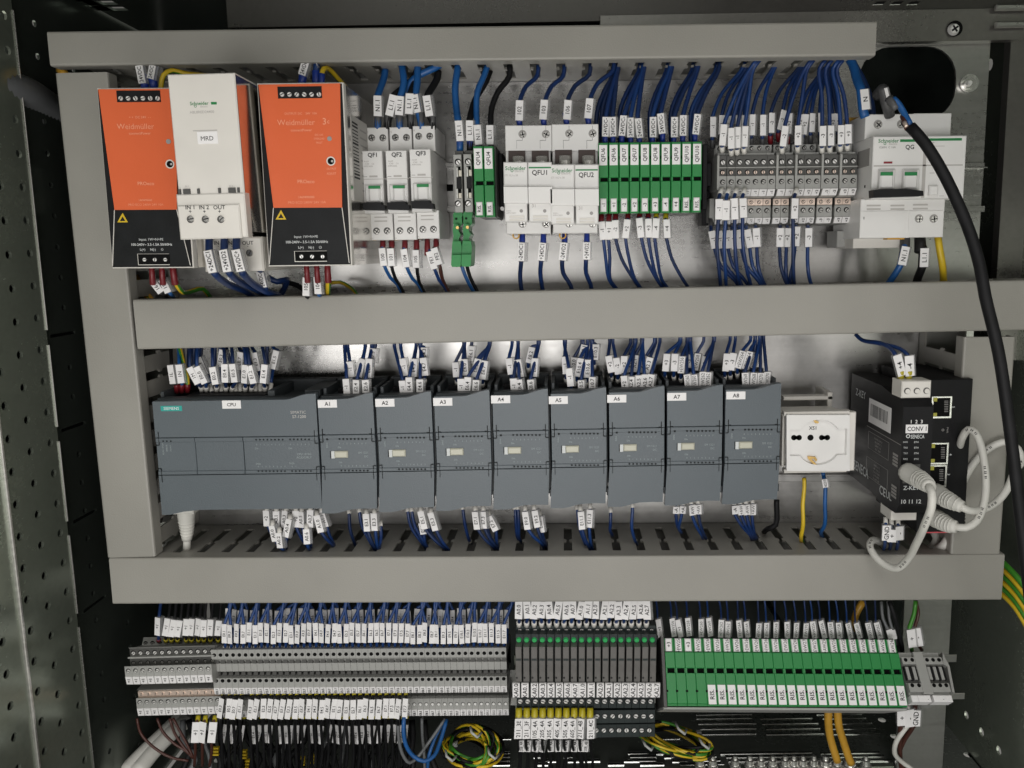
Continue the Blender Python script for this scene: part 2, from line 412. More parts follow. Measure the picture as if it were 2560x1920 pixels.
def wire(crop, col, mk, pre, post, txt, label, d=.05, fer=None, feren='post', r=.00115, group=None, hw=.00205, sleeve=True,
         hand=1, col2=None, name='wire', cat='wire', ferlen=None, ferr=None, flip=False):
    """pre / post: points before and after the marker, (x, y[, depth]); marker mk = (x0,y0,x1,y1) in crop pixels"""
    g = lambda p: W(*crop((p[0], p[1])), p[2] if len(p) > 2 else d)
    if col == 'blue_dark': col = random.choice(('blue_dark', 'blue_dark', 'blue_dark_worn', 'blue_dark_fresh'))
    pts = [g(p) for p in pre]
    m0 = m1 = None
    if mk:
        m0, m1 = W(*crop((mk[0], mk[1])), d), W(*crop((mk[2], mk[3])), d); pts += [m0, m0.lerp(m1, .08), m0.lerp(m1, .92), m1]
    pts += [g(p) for p in post]
    org = pts[-1] if feren == 'post' else pts[0]
    b = MB(); tube(b, spline(pts), r, col, 7 if r < .0025 else 12, col2, origin=org)
    o = b.build(name); o.location = org
    tag(o, label, cat, group)
    if mk: marker(m0, m1, txt, o, hw, hand, sleeve, flip=flip, r=r)
    if fer:
        e, q = (pts[-1], pts[-2]) if feren == 'post' else (pts[0], pts[1])
        dv = q-e
        if ferlen: dv = dv.normalized()*ferlen
        fb = MB(); rr = ferr or r*1.45
        tube(fb, [Vector((0, 0, 0)), dv*.5, dv*.96, dv], rr, fer, 9, taper=lambda t: rr*(.82+.18*t) if t < .99 else rr*.8)
        fb.build('ferrule', o)
    WIRES.append(o); return o
# ================================================================== THE CABINET
XL, XR, ZT, ZB, YB = -.412, .412, .222, -.52, .16      # inner faces; plate plane is y = 0
from mathutils.geometry import tessellate_polygon
def sheet(name, M, outer, holes, t, m, hole_n=10, parent=None):
    "flat sheet with real holes; outer polygon and holes (a, b, r) in local a/b, thickness t away from the viewer"
    import bmesh
    bm = bmesh.new(); loops = [outer]
    for h in holes:
        if len(h) == 3: loops.append([(h[0]+h[2]*math.cos(2*math.pi*i/hole_n), h[1]+h[2]*math.sin(2*math.pi*i/hole_n)) for i in range(hole_n)])
        else: loops.append(h[0])
    es = []
    for lp in loops:
        vs = [bm.verts.new((p[0], p[1], 0)) for p in lp]
        es += [bm.edges.new((vs[i], vs[(i+1) % len(vs)])) for i in range(len(vs))]
    bmesh.ops.triangle_fill(bm, edges=es, use_beauty=True, normal=(0, 0, 1))
    r = bmesh.ops.extrude_face_region(bm, geom=bm.faces[:])
    vv = [g for g in r['geom'] if isinstance(g, bmesh.types.BMVert)]
    bmesh.ops.translate(bm, vec=(0, 0, -t), verts=vv)
    bmesh.ops.recalc_face_normals(bm, faces=bm.faces[:])
    me = bpy.data.meshes.new(name); bm.to_mesh(me); bm.free(); me.materials.append(MATS[m])
    o = bpy.data.objects.new(name, me); COL.objects.link(o); o.matrix_world = M
    if parent: o.parent = parent; o.matrix_parent_inverse = parent.matrix_world.inverted()
    return o
def plane(o, ex, up):
    ex, up = Vector(ex), Vector(up); M = Matrix((ex, up, ex.cross(up))).transposed().to_4x4(); M.translation = Vector(o); return M

# mounting plate with the big rounded cable opening at its top right
pl_l, pl_r = -.372, W(2458, 420, 0).x
pl_t = W(2300, 101, 0).z; pl_b = W(1400, 1475, 0).z
h0, h1 = W(2150, 118, 0), W(2385, 300, 0)
hx0, hx1, hz1, hz0 = h0.x, h1.x, h0.z, h1.z
rr = .026; arch = []
for cx, cz, a0 in ((hx1-rr, hz1-rr, 0), (hx0+rr, hz1-rr, 90), (hx0+rr, hz0+rr, 180), (hx1-rr, hz0+rr, 270)):
    for k in range(7): a = R(a0+90*k/6); arch.append((cx+rr*math.cos(a), cz+rr*math.sin(a)))
struct(sheet('mounting_plate', plane((0, 0, 0), (1, 0, 0), (0, 0, 1)), [(pl_l, pl_b), (pl_r, pl_b), (pl_r, pl_t), (pl_l, pl_t)], [(arch,)], .0025, 'zinc'))
# lip folded along the top edge of the plate
b = MB(); b.boxm(pl_l, pl_t-.003, pl_r, pl_t, .0005, .005, 'zinc'); o = struct(b.build('mounting_plate_edge')); o.matrix_world = plane((0, 0, 0), (1, 0, 0), (0, 0, 1))

# left side wall: perforated frame profile in front, dark panel behind
MWL = plane((XL, 0, 0), (0, 1, 0), (0, 0, 1))            # a = +y (away), b = z, out = +x
def wl(u, v): p = WX(u, v, XL); return (p.y, p.z)
seam = wl(118, 843)[0]
holes = []
for (u, v) in ((40, 805), (92, 795)):
    a, z0 = wl(u, v)
    for k in range(-16, 22):
        z = z0+k*.025
        if ZB+.01 < z < ZT-.01: holes.append((a, z, .0033))
a3, z3 = wl(40, 1261)
for k in range(-30, 14):
    z = z3+k*.025
    if ZB+.01 < z < ZT-.01: holes.append((a3-.0, z-.0, .0033)) if abs(a3-holes[0][0]) > .012 else None
for k in range(3):
    for j in range(36):
        z = ZB+.02+j*.025
        if z < ZT-.01: holes.append((wl(40, 805)[0]-.050-.05*k, z, .0033))
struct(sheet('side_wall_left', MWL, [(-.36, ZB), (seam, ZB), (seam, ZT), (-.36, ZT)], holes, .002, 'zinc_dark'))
# inner side panel behind the seam with punched slots
slots = []
for u, v in ((130, 842), (158, 1080), (188, 1310), (214, 1535)):
    a, z = wl(u, v)
    for q in range(3):
        aa = a+.004+q*.042
        slots.append(([(aa, z-.0013), (aa+.032, z-.0013), (aa+.032, z+.0013), (aa, z+.0013)],))
h2 = []
for k in range(30):
    z = ZB+.03+k*.025
    if z < ZT-.02:
        for q in (.03, .075): h2.append((seam+q, z, .0026))
h2 = [h for h in h2 if all(abs(h[1]-s[0][0][1]) > .006 for s in slots)]
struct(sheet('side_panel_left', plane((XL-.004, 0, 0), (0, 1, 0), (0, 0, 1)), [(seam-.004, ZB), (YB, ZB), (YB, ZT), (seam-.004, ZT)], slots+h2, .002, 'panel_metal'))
# bright edge strips on the profile
b = MB()
a = wl(44, 1495)[0]; b.boxm(a-.0014, ZB, a+.0014, wl(0, 1080)[1]+.06, 0, .0022, 'steel', .0006)
ZS = sorted([wl(u, v)[1] for u, v in ((130, 842), (158, 1080), (188, 1310), (214, 1535))])
zz = [ZB+.01]+ZS+[ZT-.03]
for z0, z1 in zip(zz[:-1], zz[1:]): b.boxm(seam-.0006, z0+.006, seam+.0006, z1-.006, -.001, .0012, 'zinc', .0003)
o = struct(b.build('side_wall_edge')); o.matrix_world = MWL

# right side wall, back wall, roof, floor
MWR = plane((XR, 0, 0), (0, -1, 0), (0, 0, 1))
def wr(u, v): p = WX(u, v, XR); return (-p.y, p.z)
hr = []
for u, v in ((2474, 162), (2519, 140), (2478, 85), (2416, 1792-4), (2454, 1830), (2497, 1876)):
    a, z = wr(u, v); hr.append((a, z, .0058 if v < 400 else .0042))
for k in range(22):
    z = ZB+.04+.03*k
    if -.36 < z < .13: hr += [(-.03, z, .003), (.10, z, .003)]
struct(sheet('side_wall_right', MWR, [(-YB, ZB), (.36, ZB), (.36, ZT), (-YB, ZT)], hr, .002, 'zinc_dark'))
o = struct(sheet('back_wall', plane((0, YB, 0), (1, 0, 0), (0, 0, 1)), [(XL, ZB), (XR, ZB), (XR, ZT), (XL, ZT)], [], .002, 'dark_sheet'))
# roof with vent slots (some let the room light through)
rs = []
for u, v in ((180, 3), (222, 2), (268, 1), (208, 17), (252, 16), (295, 16)):
    p = WZ(u, v, ZT); rs.append(([(p.x-.0068, p.y-.0052), (p.x+.0068, p.y-.0052), (p.x+.0068, p.y+.0052), (p.x-.0068, p.y+.0052)],))
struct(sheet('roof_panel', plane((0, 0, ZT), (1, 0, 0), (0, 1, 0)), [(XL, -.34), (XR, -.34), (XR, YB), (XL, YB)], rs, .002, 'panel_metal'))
# floor: vent rows through which the lit room floor shows
fs = []
for u, v in ((2205, 1800), (2236, 1841), (2306, 1842), (2345, 1886), (2420, 1887), (2478, 1885), (545, 1900), (2090, 1700)):
    p = WZ(u, v, ZB); fs.append((p.x, p.y, .0042))
struct(sheet('cabinet_floor', plane((0, 0, ZB), (1, 0, 0), (0, 1, 0)), [(XL, -.34), (XR, -.34), (XR, YB), (XL, YB)], fs, .002, 'zinc_floor'))
# raised vent ribs on the floor
FLOOR = bpy.data.objects['cabinet_floor']
for v, segs in ((1848, ((1255, 1278), (1345, 1370), (1640, 1700))), (1885, ((1215, 1275), (1570, 1620), (1640, 1760), (1800, 2030), (2050, 2200))),
          (1894, ((1235, 1275), (1335, 1360), (1410, 1440), (1575, 1640), (1660, 1790), (1815, 2040), (2060, 2210))),
          (1904, ((1215, 1275), (1360, 1390), (1420, 1500), (1560, 1640), (1680, 1800), (1820, 2050), (2070, 2230))),
          (1913, ((1215, 1275), (1340, 1370), (1520, 1560), (1600, 1660), (1700, 1810))),
          (1797, ((1740, 1880), (1900, 2030), (2055, 2165))), (1810, ((1745, 1890), (1905, 2045), (2060, 2180))), (1823, ((1750, 1890), (1915, 2050), (2065, 2190))),
          (1836, ((1755, 1890), (1915, 2060), (2075, 2200))), (1787, ((1740, 1880), (2040, 2155)))):
    for u0, u1 in segs:
        p, q = WZ(u0, v, ZB), WZ(u1, v, ZB); r_ = .0018 if v < 1850 else .0026
        b = MB(); b.cylm(0, 0, r_, 0, q.x-p.x, 'rib', 10); o = b.build('vent_rib', FLOOR)
        o.matrix_local = Matrix.Translation((p.x, (p.y+q.y)/2, 0)) @ Matrix.Rotation(R(90), 4, 'Y')
# black backing sheets added behind the side walls to keep their holes dark
b = MB(); b.boxm(-.36, ZB-.02, YB+.02, .10, 0, .004, 'black_sheet', 0); o = struct(b.build('added_backing_left')); o.matrix_world = plane((XL-.035, 0, 0), (0, 1, 0), (0, 0, 1))
b = MB(); b.boxm(-.36, -.30, YB+.02, .11, 0, .004, 'black_sheet', 0); o = struct(b.build('added_backing_right')); o.matrix_world = plane((XR+.03, 0, 0), (0, 1, 0), (0, 0, 1))

# top cross rail above the plate
f = Frame(P0, (1000, 48), .012, (2560, 20))
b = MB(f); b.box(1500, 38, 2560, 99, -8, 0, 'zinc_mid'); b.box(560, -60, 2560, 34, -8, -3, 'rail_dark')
for x in (2195, 2238, 2280): b.poly([(x-14, 12), (x+12, 11), (x+22, 3), (x-2, 4)], -3, -2.9, 'hole_shade'); b.poly([(x-15, 13), (x+12, 12), (x+12, 10), (x-12, 11)], -3, -2.6, 'steel')
cr_ = tag(b.build('cross_rail'), 'galvanised cross rail with three punched slots above the mounting plate', 'rail')
cr_.matrix_world = Matrix.Translation(f.o) @ f.M
def loose_bolt(x, y, r, d, label, name='hex_bolt'):
    f = Frame(P0, (x, y), d); t = thing(name, f, label, 'bolt')
    b = MB(f); b.cyl(x, y, r, -1, 1.2, 'steel', 20); b.build('washer', t)
    b = MB(f); b.cyl(x, y, r*.72, 1.2, 5, 'steel', 6); b.build('bolt_head', t)
    b = MB(f); b.cyl(x, y, r*.36, 5, 7.5, 'bright_screw', 14, .8); b.build('bolt_tip', t)
loose_bolt(2425, 207, 22, .002, 'zinc hex nut and washer right of the rounded black opening')
f = Frame(P0, (2388, 71), .014); t = thing('cross_head_screw', f, 'large cross recessed screw in the rail above the opening', 'screw')
b = MB(f); b.cyl(2388, 71, 19, -1, 0, 'hole_shade', 20); b.cyl(2388, 71, 15, 0, 3, 'bright_screw', 18, .7)
for a in (35, 125):
    A, B_ = f.L(2388, 71, .003); dx, dy = math.cos(R(a))*.003, math.sin(R(a))*.003
    b.polym([(A-dx-dy*.25, B_-dy+dx*.25), (A+dx-dy*.25, B_+dy+dx*.25), (A+dx+dy*.25, B_+dy-dx*.25), (A-dx+dy*.25, B_-dy-dx*.25)], .003, .0032, 'ink')
b.build('screw_head', t)
# spring hooks at the top right
for y in (18, 61):
    f = Frame(P0, (2500, y), .02); b = MB(f); b.box(2493, y-8, 2580, y+5, -4, 0, 'zinc', 1)
    tag(b.build('rail_bracket'), 'narrow zinc bracket poking in at the top right corner, %s one' % ('upper' if y < 40 else 'lower'), 'bracket').matrix_world = Matrix.Translation(f.o) @ f.M

# right mounting upright behind the lower terminals
f = Frame(P0, (2300, 1500), -.03); b = MB(f); b.box(2262, 1480, 2352, 2000, -4, 0, 'zinc')
tag(b.build('mounting_upright'), 'plain grey upright strip below the right cable duct', 'upright').matrix_world = Matrix.Translation(f.o) @ f.M
# galvanised corner profile right of the plate
f = Frame(P0, (2515, 100), -.02); b = MB(f); b.box(2535, -20, 2600, 900, -10, 0, 'zinc_mid')
tag(b.build('corner_profile'), 'dull green grey corner profile at the right edge', 'profile').matrix_world = Matrix.Translation(f.o) @ f.M

# ================================================================== CABLE DUCTS
PITCH = .0203
def finger_mesh():
    b = MB(); p = PITCH/2
    prof = [(-p+.0035, .012), (-p+.0035, .039), (-p+.0013, .0405), (-p+.0013, .044), (-p+.0035, .0455), (-p+.0035, .070), (-p+.0012, .0715), (-p+.0012, .0775)]
    pts = prof+[(-x, y) for x, y in prof[::-1]]
    b.polym([(x, y) for x, y in pts], -.0008, .0008, 'duct'); return b
_fm = None
def duct(label, crop, tl, tr, bl, d=.083, vertical=False, length=None, shade=None):
    "box trunking: back strip, slotted fingers on both long sides, snap-on lid"
    global _fm
    f = Frame(crop, tl, d, tr)
    wv = f.L(*tr)[0]; hv = -f.L(*bl)[1]
    if length and not vertical: wv = length
    if length and vertical: hv = length
    t = thing('cable_duct', f, label, 'cable duct')
    b = MB(f); ch = .0016
    # lid with rounded long edges and short turned-down lips
    if not vertical:
        pr = [(0, -.012), (0, -ch), (-ch*.3, -ch*.3), (-ch, 0), (-hv+ch, 0), (-hv+ch*.3, -ch*.3), (-hv, -ch), (-hv, -.012), (-hv+.0012, -.012), (-hv+.0012, -.0028), (-.0012, -.0028), (-.0012, -.012)]
        b.profm(pr, 0, wv, 'duct')
    else:
        pr = [(0, -.012), (0, -ch), (ch*.3, -ch*.3), (ch, 0), (wv-ch, 0), (wv-ch*.3, -ch*.3), (wv, -ch), (wv, -.012), (wv-.0012, -.012), (wv-.0012, -.0028), (.0012, -.0028), (.0012, -.012)]
        n = len(pr); vs = [(p[0], 0, p[1]) for p in pr]+[(p[0], -hv, p[1]) for p in pr]
        b.add(vs, [tuple(range(n)), tuple(range(n, 2*n))[::-1]]+[(i, n+i, n+(i+1) % n, (i+1) % n) for i in range(n)], 'duct')
    b.build('duct_lid', t)
    ins = .0022
    b = MB(f)
    if not vertical:
        b.boxm(.001, -hv+ins, wv-.001, -ins, -d+.0005, -d+.003, 'duct_inside', 0)
        for y in (-ins-.0016, -hv+ins): b.boxm(.001, y, wv-.001, y+.0016, -d+.003, -d+.0125, 'duct', 0)
    else:
        b.boxm(ins, -hv+.001, wv-ins, -.001, -d+.0005, -d+.003, 'duct_inside', 0)
        for x in (ins, wv-ins-.0016): b.boxm(x, -hv+.001, x+.0016, -.001, -d+.003, -d+.0125, 'duct', 0)
    b.build('duct_base', t)
    if _fm is None:
        o = finger_mesh().build('duct_finger'); _fm = o.data; bpy.data.objects.remove(o)
    n = int(((hv if vertical else wv)-.004)/PITCH)
    ph = 0 if vertical else ((-f.o.x-.002) % PITCH)
    if not vertical: n = int((wv-.004-ph)/PITCH)
    for side in (0, 1):
        for k in range(n):
            o = bpy.data.objects.new('duct_finger', _fm); COL.objects.link(o); o.parent = t
            q = .002+ph+PITCH*(k+.5)
            if not vertical:      # finger plane: a along the duct, b out, normal along height
                y = (-ins-.0008) if side == 0 else (-hv+ins+.0008)
                M = Matrix(((1, 0, 0, q), (0, 0, -1, y), (0, 1, 0, -d), (0, 0, 0, 1)))
            else:
                x = ins+.0008 if side == 0 else wv-ins-.0008
                M = Matrix(((0, 0, -1, x), (1, 0, 0, -hv+q), (0, 1, 0, -d), (0, 0, 0, 1)))
            o.matrix_local = M
    return t
duct('uppermost horizontal grey cable duct above the orange power supplies', P0, (117, 78), (2192, 52), (124, 165), .083)
duct('middle horizontal grey cable duct above the row of blue-grey modules', P0, (332, 749), (2700, 697), (341, 874), .083)
duct('lower horizontal grey cable duct above the bottom terminal rows', P0, (272, 1396), (2512, 1386), (284, 1511), .083)
duct('tall vertical grey cable duct along the left side', P0, (137, 183), (268, 180), (270, 1394), .0815, vertical=True)
duct('short vertical grey cable duct on the right behind the black cable', P0, (2411, 843), (2540, 842), (2388, 1385), .0815, vertical=True)
# slotted side strip of the bottom duct's open wire space is the duct itself

# ================================================================== DIN RAILS
def rail(label, crop, x0, x1, y0, y1, y2, y3, d0=.0075):
    "top-hat rail: y0..y1 upper flange, y2..y3 lower flange"
    f = Frame(crop, (x0, y0), d0, (x1, y0)); b = MB(f)
    b.box(x0, y0, x1, y1, -1, 0, 'zinc'); b.box(x0, y2, x1, y3, -1, 0, 'zinc')
    a0, b0 = f.L(x0, y1); a1, b1 = f.L(x1, y2)
    b.boxm(a0, b0, a1, b0-.001, -.0065, -.0002, 'zinc', 0); b.boxm(a0, b1+.001, a1, b1, -.0065, -.0002, 'zinc', 0)
    b.boxm(a0, b1, a1, b0, -.0070, -.0062, 'zinc', 0)
    n = int((a1-a0)/.025)
    for k in range(n):
        c = a0+.0125+k*.025; q = (b0+b1)/2
        b.boxm(c-.006, q-.0028, c+.006, q+.0028, -.0062, -.00605, 'hole_shade', 0)
    o = b.build('din_rail'); o.matrix_world = Matrix.Translation(f.o) @ f.M
    return tag(o, label, 'rail')
rail('zinc mounting rail behind the breakers and power supplies', P0, 260, 2462, 392+14, 405+12, 518, 530, .0095)
rail('zinc mounting rail behind the blue-grey modules', P0, 430, 2350, 1068, 1082, 1190, 1204, .0095)
# ================================================================== TOP ROW DEVICES
def psu(crop, S, label, texts, side_x):
    """orange fronted power supply. S maps feature names to crop pixels"""
    f = Frame(crop, S['tl'], .130, S['tr']); t = thing('power_supply', f, label, 'power supply')
    tl, tr, bl, br = S['tl'], S['tr'], S['bl'], S['br']
    L = f.L; A = [L(*S[k]) for k in ('tl', 'tr', 'br', 'bl')]
    w0 = A[1][0]; h = -(A[2][1]+A[3][1])/2
    b = MB(f); b.boxm(0, -h, w0, 0, -.120, -.0075, 'zinc_bright' if 'zinc_bright' in MATS else 'steel', .001); b.build('metal_case', t)
    if side_x:
        b = MB(f); b.boxm(w0, -.078, w0+.0002, -.018, -.062, -.016, 'ink_faint', 0)
        for k in range(17): b.boxm(w0, -.062+k*.0024, w0+.0003, -.062+k*.0024+random.choice((.0008, .0014)), -.034, -.019, 'ink', 0)
        for k in range(9): b.boxm(w0, -.070+k*.0055, w0+.0003, -.0687+k*.0055, -.058, -.040, 'ink_grey', 0)
        b.build('side_label', t)
    b = MB(f); b.boxm(-.0002, -h-.0002, w0+.0002, .0004, -.0075, -.0012, 'ivory', .0004)
    b.boxm(.0006, -h+.0006, w0-.0006, -.0006, -.0012, -.0004, 'black', .0002); b.build('front_frame', t)
    ob = [L(*S[k]) for k in ('o_tl', 'o_tr', 'o_br', 'o_bl')]
    b = MB(f); b.polym(ob, -.0004, .0006, 'orange'); op = b.build('orange_panel', t)
    b = MB(f)
    for (s, x, y, hh, mw) in texts['o']: b.text(s, x, y, hh, .6, 'ink_pale_orange', 0, mw)
    b.build('front_print', t)
    # black lower panel flaring to the case width
    b = MB(f); b.polym([ob[3], ob[2], (w0-.0012, -h+.0016), (.0012, -h+.0016)], -.0004, .0004, 'black_sheet')
    for p, q in ((ob[3], (.0012, -h+.0016)), (ob[2], (w0-.0012, -h+.0016))):
        b.polym([(p[0]-.00022, p[1]), (p[0]+.00022, p[1]), (q[0]+.00022, q[1]), (q[0]-.00022, q[1])], .0004, .0008, 'ivory')
    b.build('lower_panel', t)
    b = MB(f)
    for (s, x, y, hh, mw) in texts['b']: b.text(s, x, y, hh, .4, 'ink_white', 0, mw)
    x, y = S['earth']; b.ring(x, y, 13, 10.5, .4, .5, 'ink_white')
    b.text('=', x, y+3, 12, .45, 'ink_white'); b.build('lower_print', t)
    x, y, q = S['warn']
    b = MB(f); b.poly([(x, y-q), (x+q*.98, y+q*.75), (x-q*.98, y+q*.75)], .4, .8, 'warn_yellow')
    b.poly([(x, y-q*.35), (x+q*.5, y+q*.5), (x-q*.5, y+q*.5)], .8, .86, 'ink'); b.build('warning_sign', t)
    x0, y0, x1, y1 = S['conn']
    b = MB(f); b.box(x0, y0, x1, y1, .6, 1.0, 'black'); b.build('output_terminal_block', t)
    for k in range(6):
        x = x0+(x1-x0)*(.10+.165*k); o = MB(f); o.screw(x, y0+(y1-y0)*.66, (x1-x0)*.066, 1.0, 'bright_screw', hole='black'); o.build('terminal_screw', t)
    x0, y0, x1, y1 = S['conn2']
    b = MB(f); b.box(x0, y0, x1, y1, .4, .7, 'ivory'); b.box(x0+5, y0+3, x1+3, y1-6, .4, .9, 'hole_shade')
    b.build('input_terminal_block', t)
    for k in range(3):
        x = x0+(x1-x0)*(.22+.32*k); o = MB(f); o.screw(x, (y0+y1)/2, (x1-x0)*.075, .9, 'bright_screw', hole='black'); o.build('terminal_screw', t)
    x, y, r = S['led']; b = MB(f); b.cyl(x, y, r, .6, 1.0, 'ink_grey'); b.build('status_led', t)
    x, y, r = S['pot']; b = MB(f); b.ring(x, y, r*1.35, r, .6, .9, 'ivory'); b.cyl(x, y, r, .5, .7, 'hole_shade', 18); b.cyl(x+r*.4, y, r*.35, .7, .8, 'ink_faint'); b.build('adjusting_knob', t)
    return t
_z = mat('zinc_bright', (.62, .60, .56), .16, 1, 60, .12, .05, 200, .05)
psu(cB, dict(tl=(186, 372), tr=(1150, 366), bl=(397, 2441), br=(1330, 2441), o_tl=(215, 385), o_tr=(1120, 378), o_br=(1120, 1770), o_bl=(403, 1774),
    conn=(415, 398, 930, 528), conn2=(658, 2279, 1033, 2408), warn=(490, 1870, 62), earth=(947, 2229), led=(1018, 985, 28), pot=(1035, 1245, 38)),
    'orange and black power supply, left one, partly hidden by the white module',
    dict(o=[('Weidmüller', 640, 810, 62, 520), ('connectPower', 690, 890, 30, 320), ('+ +  DC 24V  - -', 690, 705, 26, 360), ('PROeco', 760, 1468, 40, 230), ('1469490000', 755, 1660, 22, 200), ('PRO ECO 240W 24V 10A', 760, 1712, 26, 420)],
         b=[('Input: 1W+N+PE', 820, 2112, 28, 280), ('100-240V~ 3.5-1.5A 50/60Hz', 828, 2171, 28, 480), ('L(+)', 723, 2229, 26, 70), ('N(-)', 842, 2229, 26, 70)]), 0)
psu(cD, dict(tl=(157, 262), tr=(975, 252), bl=(295, 2002), br=(1078, 1997), o_tl=(178, 275), o_tr=(955, 262), o_br=(975, 1445), o_bl=(322, 1448),
    conn=(355, 292, 782, 400), conn2=(515, 1860, 830, 1960), warn=(390, 1520, 52), earth=(766, 1825), led=(852, 788, 22), pot=(866, 1002, 32)),
    'orange and black power supply, right one, standing clear of the white module',
    dict(o=[('Weidmüller', 535, 632, 52, 430), ('connectPower', 585, 706, 24, 270), ('OUTPUT: DC    24V  10A', 580, 548, 20, 310), ('PROeco', 630, 1196, 34, 205), ('3', 805, 622, 60, 60), ('c', 842, 622, 40, 40), ('DC OK', 755, 752, 18, 80), ('OVERLOAD', 755, 788, 18, 100), ('FAULT', 757, 826, 18, 60), ('OUTPUT', 872, 1075, 20, 90), ('ADJUST', 872, 1120, 20, 90), ('1469490000', 635, 1345, 22, 165), ('PRO ECO 240W 24V 10A', 640, 1395, 24, 360)],
         b=[('Input: 1W+N+PE', 630, 1722, 24, 225), ('100-240V~ 3.5-1.5A 50/60Hz', 640, 1772, 24, 400), ('L(+)', 582, 1825, 22, 50), ('N(-)', 680, 1825, 22, 50)]), 1)

# white redundancy module ------------------------------------------------
f = Frame(cB, (1003, 212), .158, (1778, 190)); t = thing('redundancy_module', f, 'tall white module with MRD sticker between the two orange power supplies', 'module')
L = f.L; w1 = L(1778, 190)[0]; z = lambda y: L(1100, y)[1]; zC = lambda y: f.crop and None
def Lc(crop, x, y, c=0):
    k = f.crop; f.crop = crop; r = f.L(x, y, MM(c)); f.crop = k; return r
yb = Lc(cC, 700, 437)[1]; yslot = Lc(cC, 900, 105)[1]; ystep = Lc(cC, 900, 200)[1]; wl_ = Lc(cC, 697, 437)[0]; wr_ = Lc(cC, 1152, 405)[0]
b = MB(f); b.boxm(0, yb+.006, w1, 0, -.146, 0, 'ivory', .0007); b.boxm(w1, yb+.004, w1+.0003, -.0012, -.146, -.001, 'zinc_bright', 0); body = b.build('housing', t)
b = MB(f); b.boxm(-.0012, yb, w1+.0004, yslot-.0015, -.007, .0012, 'ivory', .0008); b.boxm(-.0002, yb-.0004, w1-.003, ystep, .0012, .0030, 'ivory', .0008); b.build('terminal_cover', t)
b = MB(f)
for x0, x1 in ((683, 700), (718, 765), (815, 830), (960, 976), (1030, 1078), (1092, 1106)):
    a0, q = Lc(cC, x0, 105); a1, _ = Lc(cC, x1, 105); b.boxm(a0, yslot-.0014, a1, yslot+.0018, 0, .0014, 'term_dark', .0002)
b.build('latch_slots', t)
for x, s in ((765, 'IN 1'), (868, 'IN 2'), (975, 'OUT')):
    a, q = Lc(cC, x, 299, 3); o = MB(f); o.ringm(a, q, .0030, .0025, .003, .0034, 'ivory'); o.screwm(a, q, .0026, .0030, 'steel', hole='term_dark', off=(.25, .1)); o.build('terminal_screw', t)
b = MB(f)
for x, s in ((760, 'IN 1'), (858, 'IN 2'), (963, 'OUT')):
    a, q = Lc(cC, x, 216, 3); b.textm(s, a, q, .0026, .00312, 'ink', 0); a, q = Lc(cC, x+2, 245, 3); b.textm('+', a, q, .0024, .00312, 'ink')
for s, x, y, hh, m, mw in (('Schneider', 1375, 545, 38, 'brand_green', 250), ('Electric', 1430, 582, 20, 'ink_faint', 120), ('ABL8RED24400', 1405, 645, 30, 'ink_faint', 300), ('IN 1', 1232, 1500, 18, 'ink_faint', 60), ('IN 2', 1742, 1498, 18, 'ink_faint', 60)):
    b.text(s, x, y, hh, 0, m, 0, mw)
b.box(1508, 530, 1576, 558, 0, .12, 'brand_green', 0); b.ring(1328, 578, 15, 10, 0, .12, 'brand_green'); b.box(1300, 856, 1580, 860, 0, .12, 'ink_faint', 0)
b.build('front_print', t)
b = MB(f); b.box(1345, 872, 1592, 1008, 0, .5, 'label', .1); b.text('MRD', 1465, 948, 50, .5, 'ink', 0, 165); b.build('name_sticker', t)
# rear terminal step of the same module
g = Frame(cC, (845, 440), .112); b = MB(g); b.box(845, 425, 1272, 656, -100, 0, 'ivory', 1.2); b.box(1268, 425, 1285, 640, -60, -3, 'ivory', 1)
rt = b.build('rear_terminal_step', t); RTM = (Matrix.Translation(f.o) @ f.M).inverted() @ Matrix.Translation(g.o) @ g.M; rt.matrix_local = RTM
b = MB(g)
for x in (975, 1070, 1170): b.ring(x, 532, 32, 25, 0, .5, 'ivory'); b.screw(x, 532, 26, 0, 'steel', hole='term_dark', off=(.2, .0))
for x, s in ((957, 'IN 1'), (1050, 'IN 2'), (1160, 'OUT')): b.text(s, x, 462, 26, 0, 'ink', 0, 78); b.text('-', x, 482, 20, 0)
o = b.build('rear_terminal_print', t); o.matrix_local = RTM

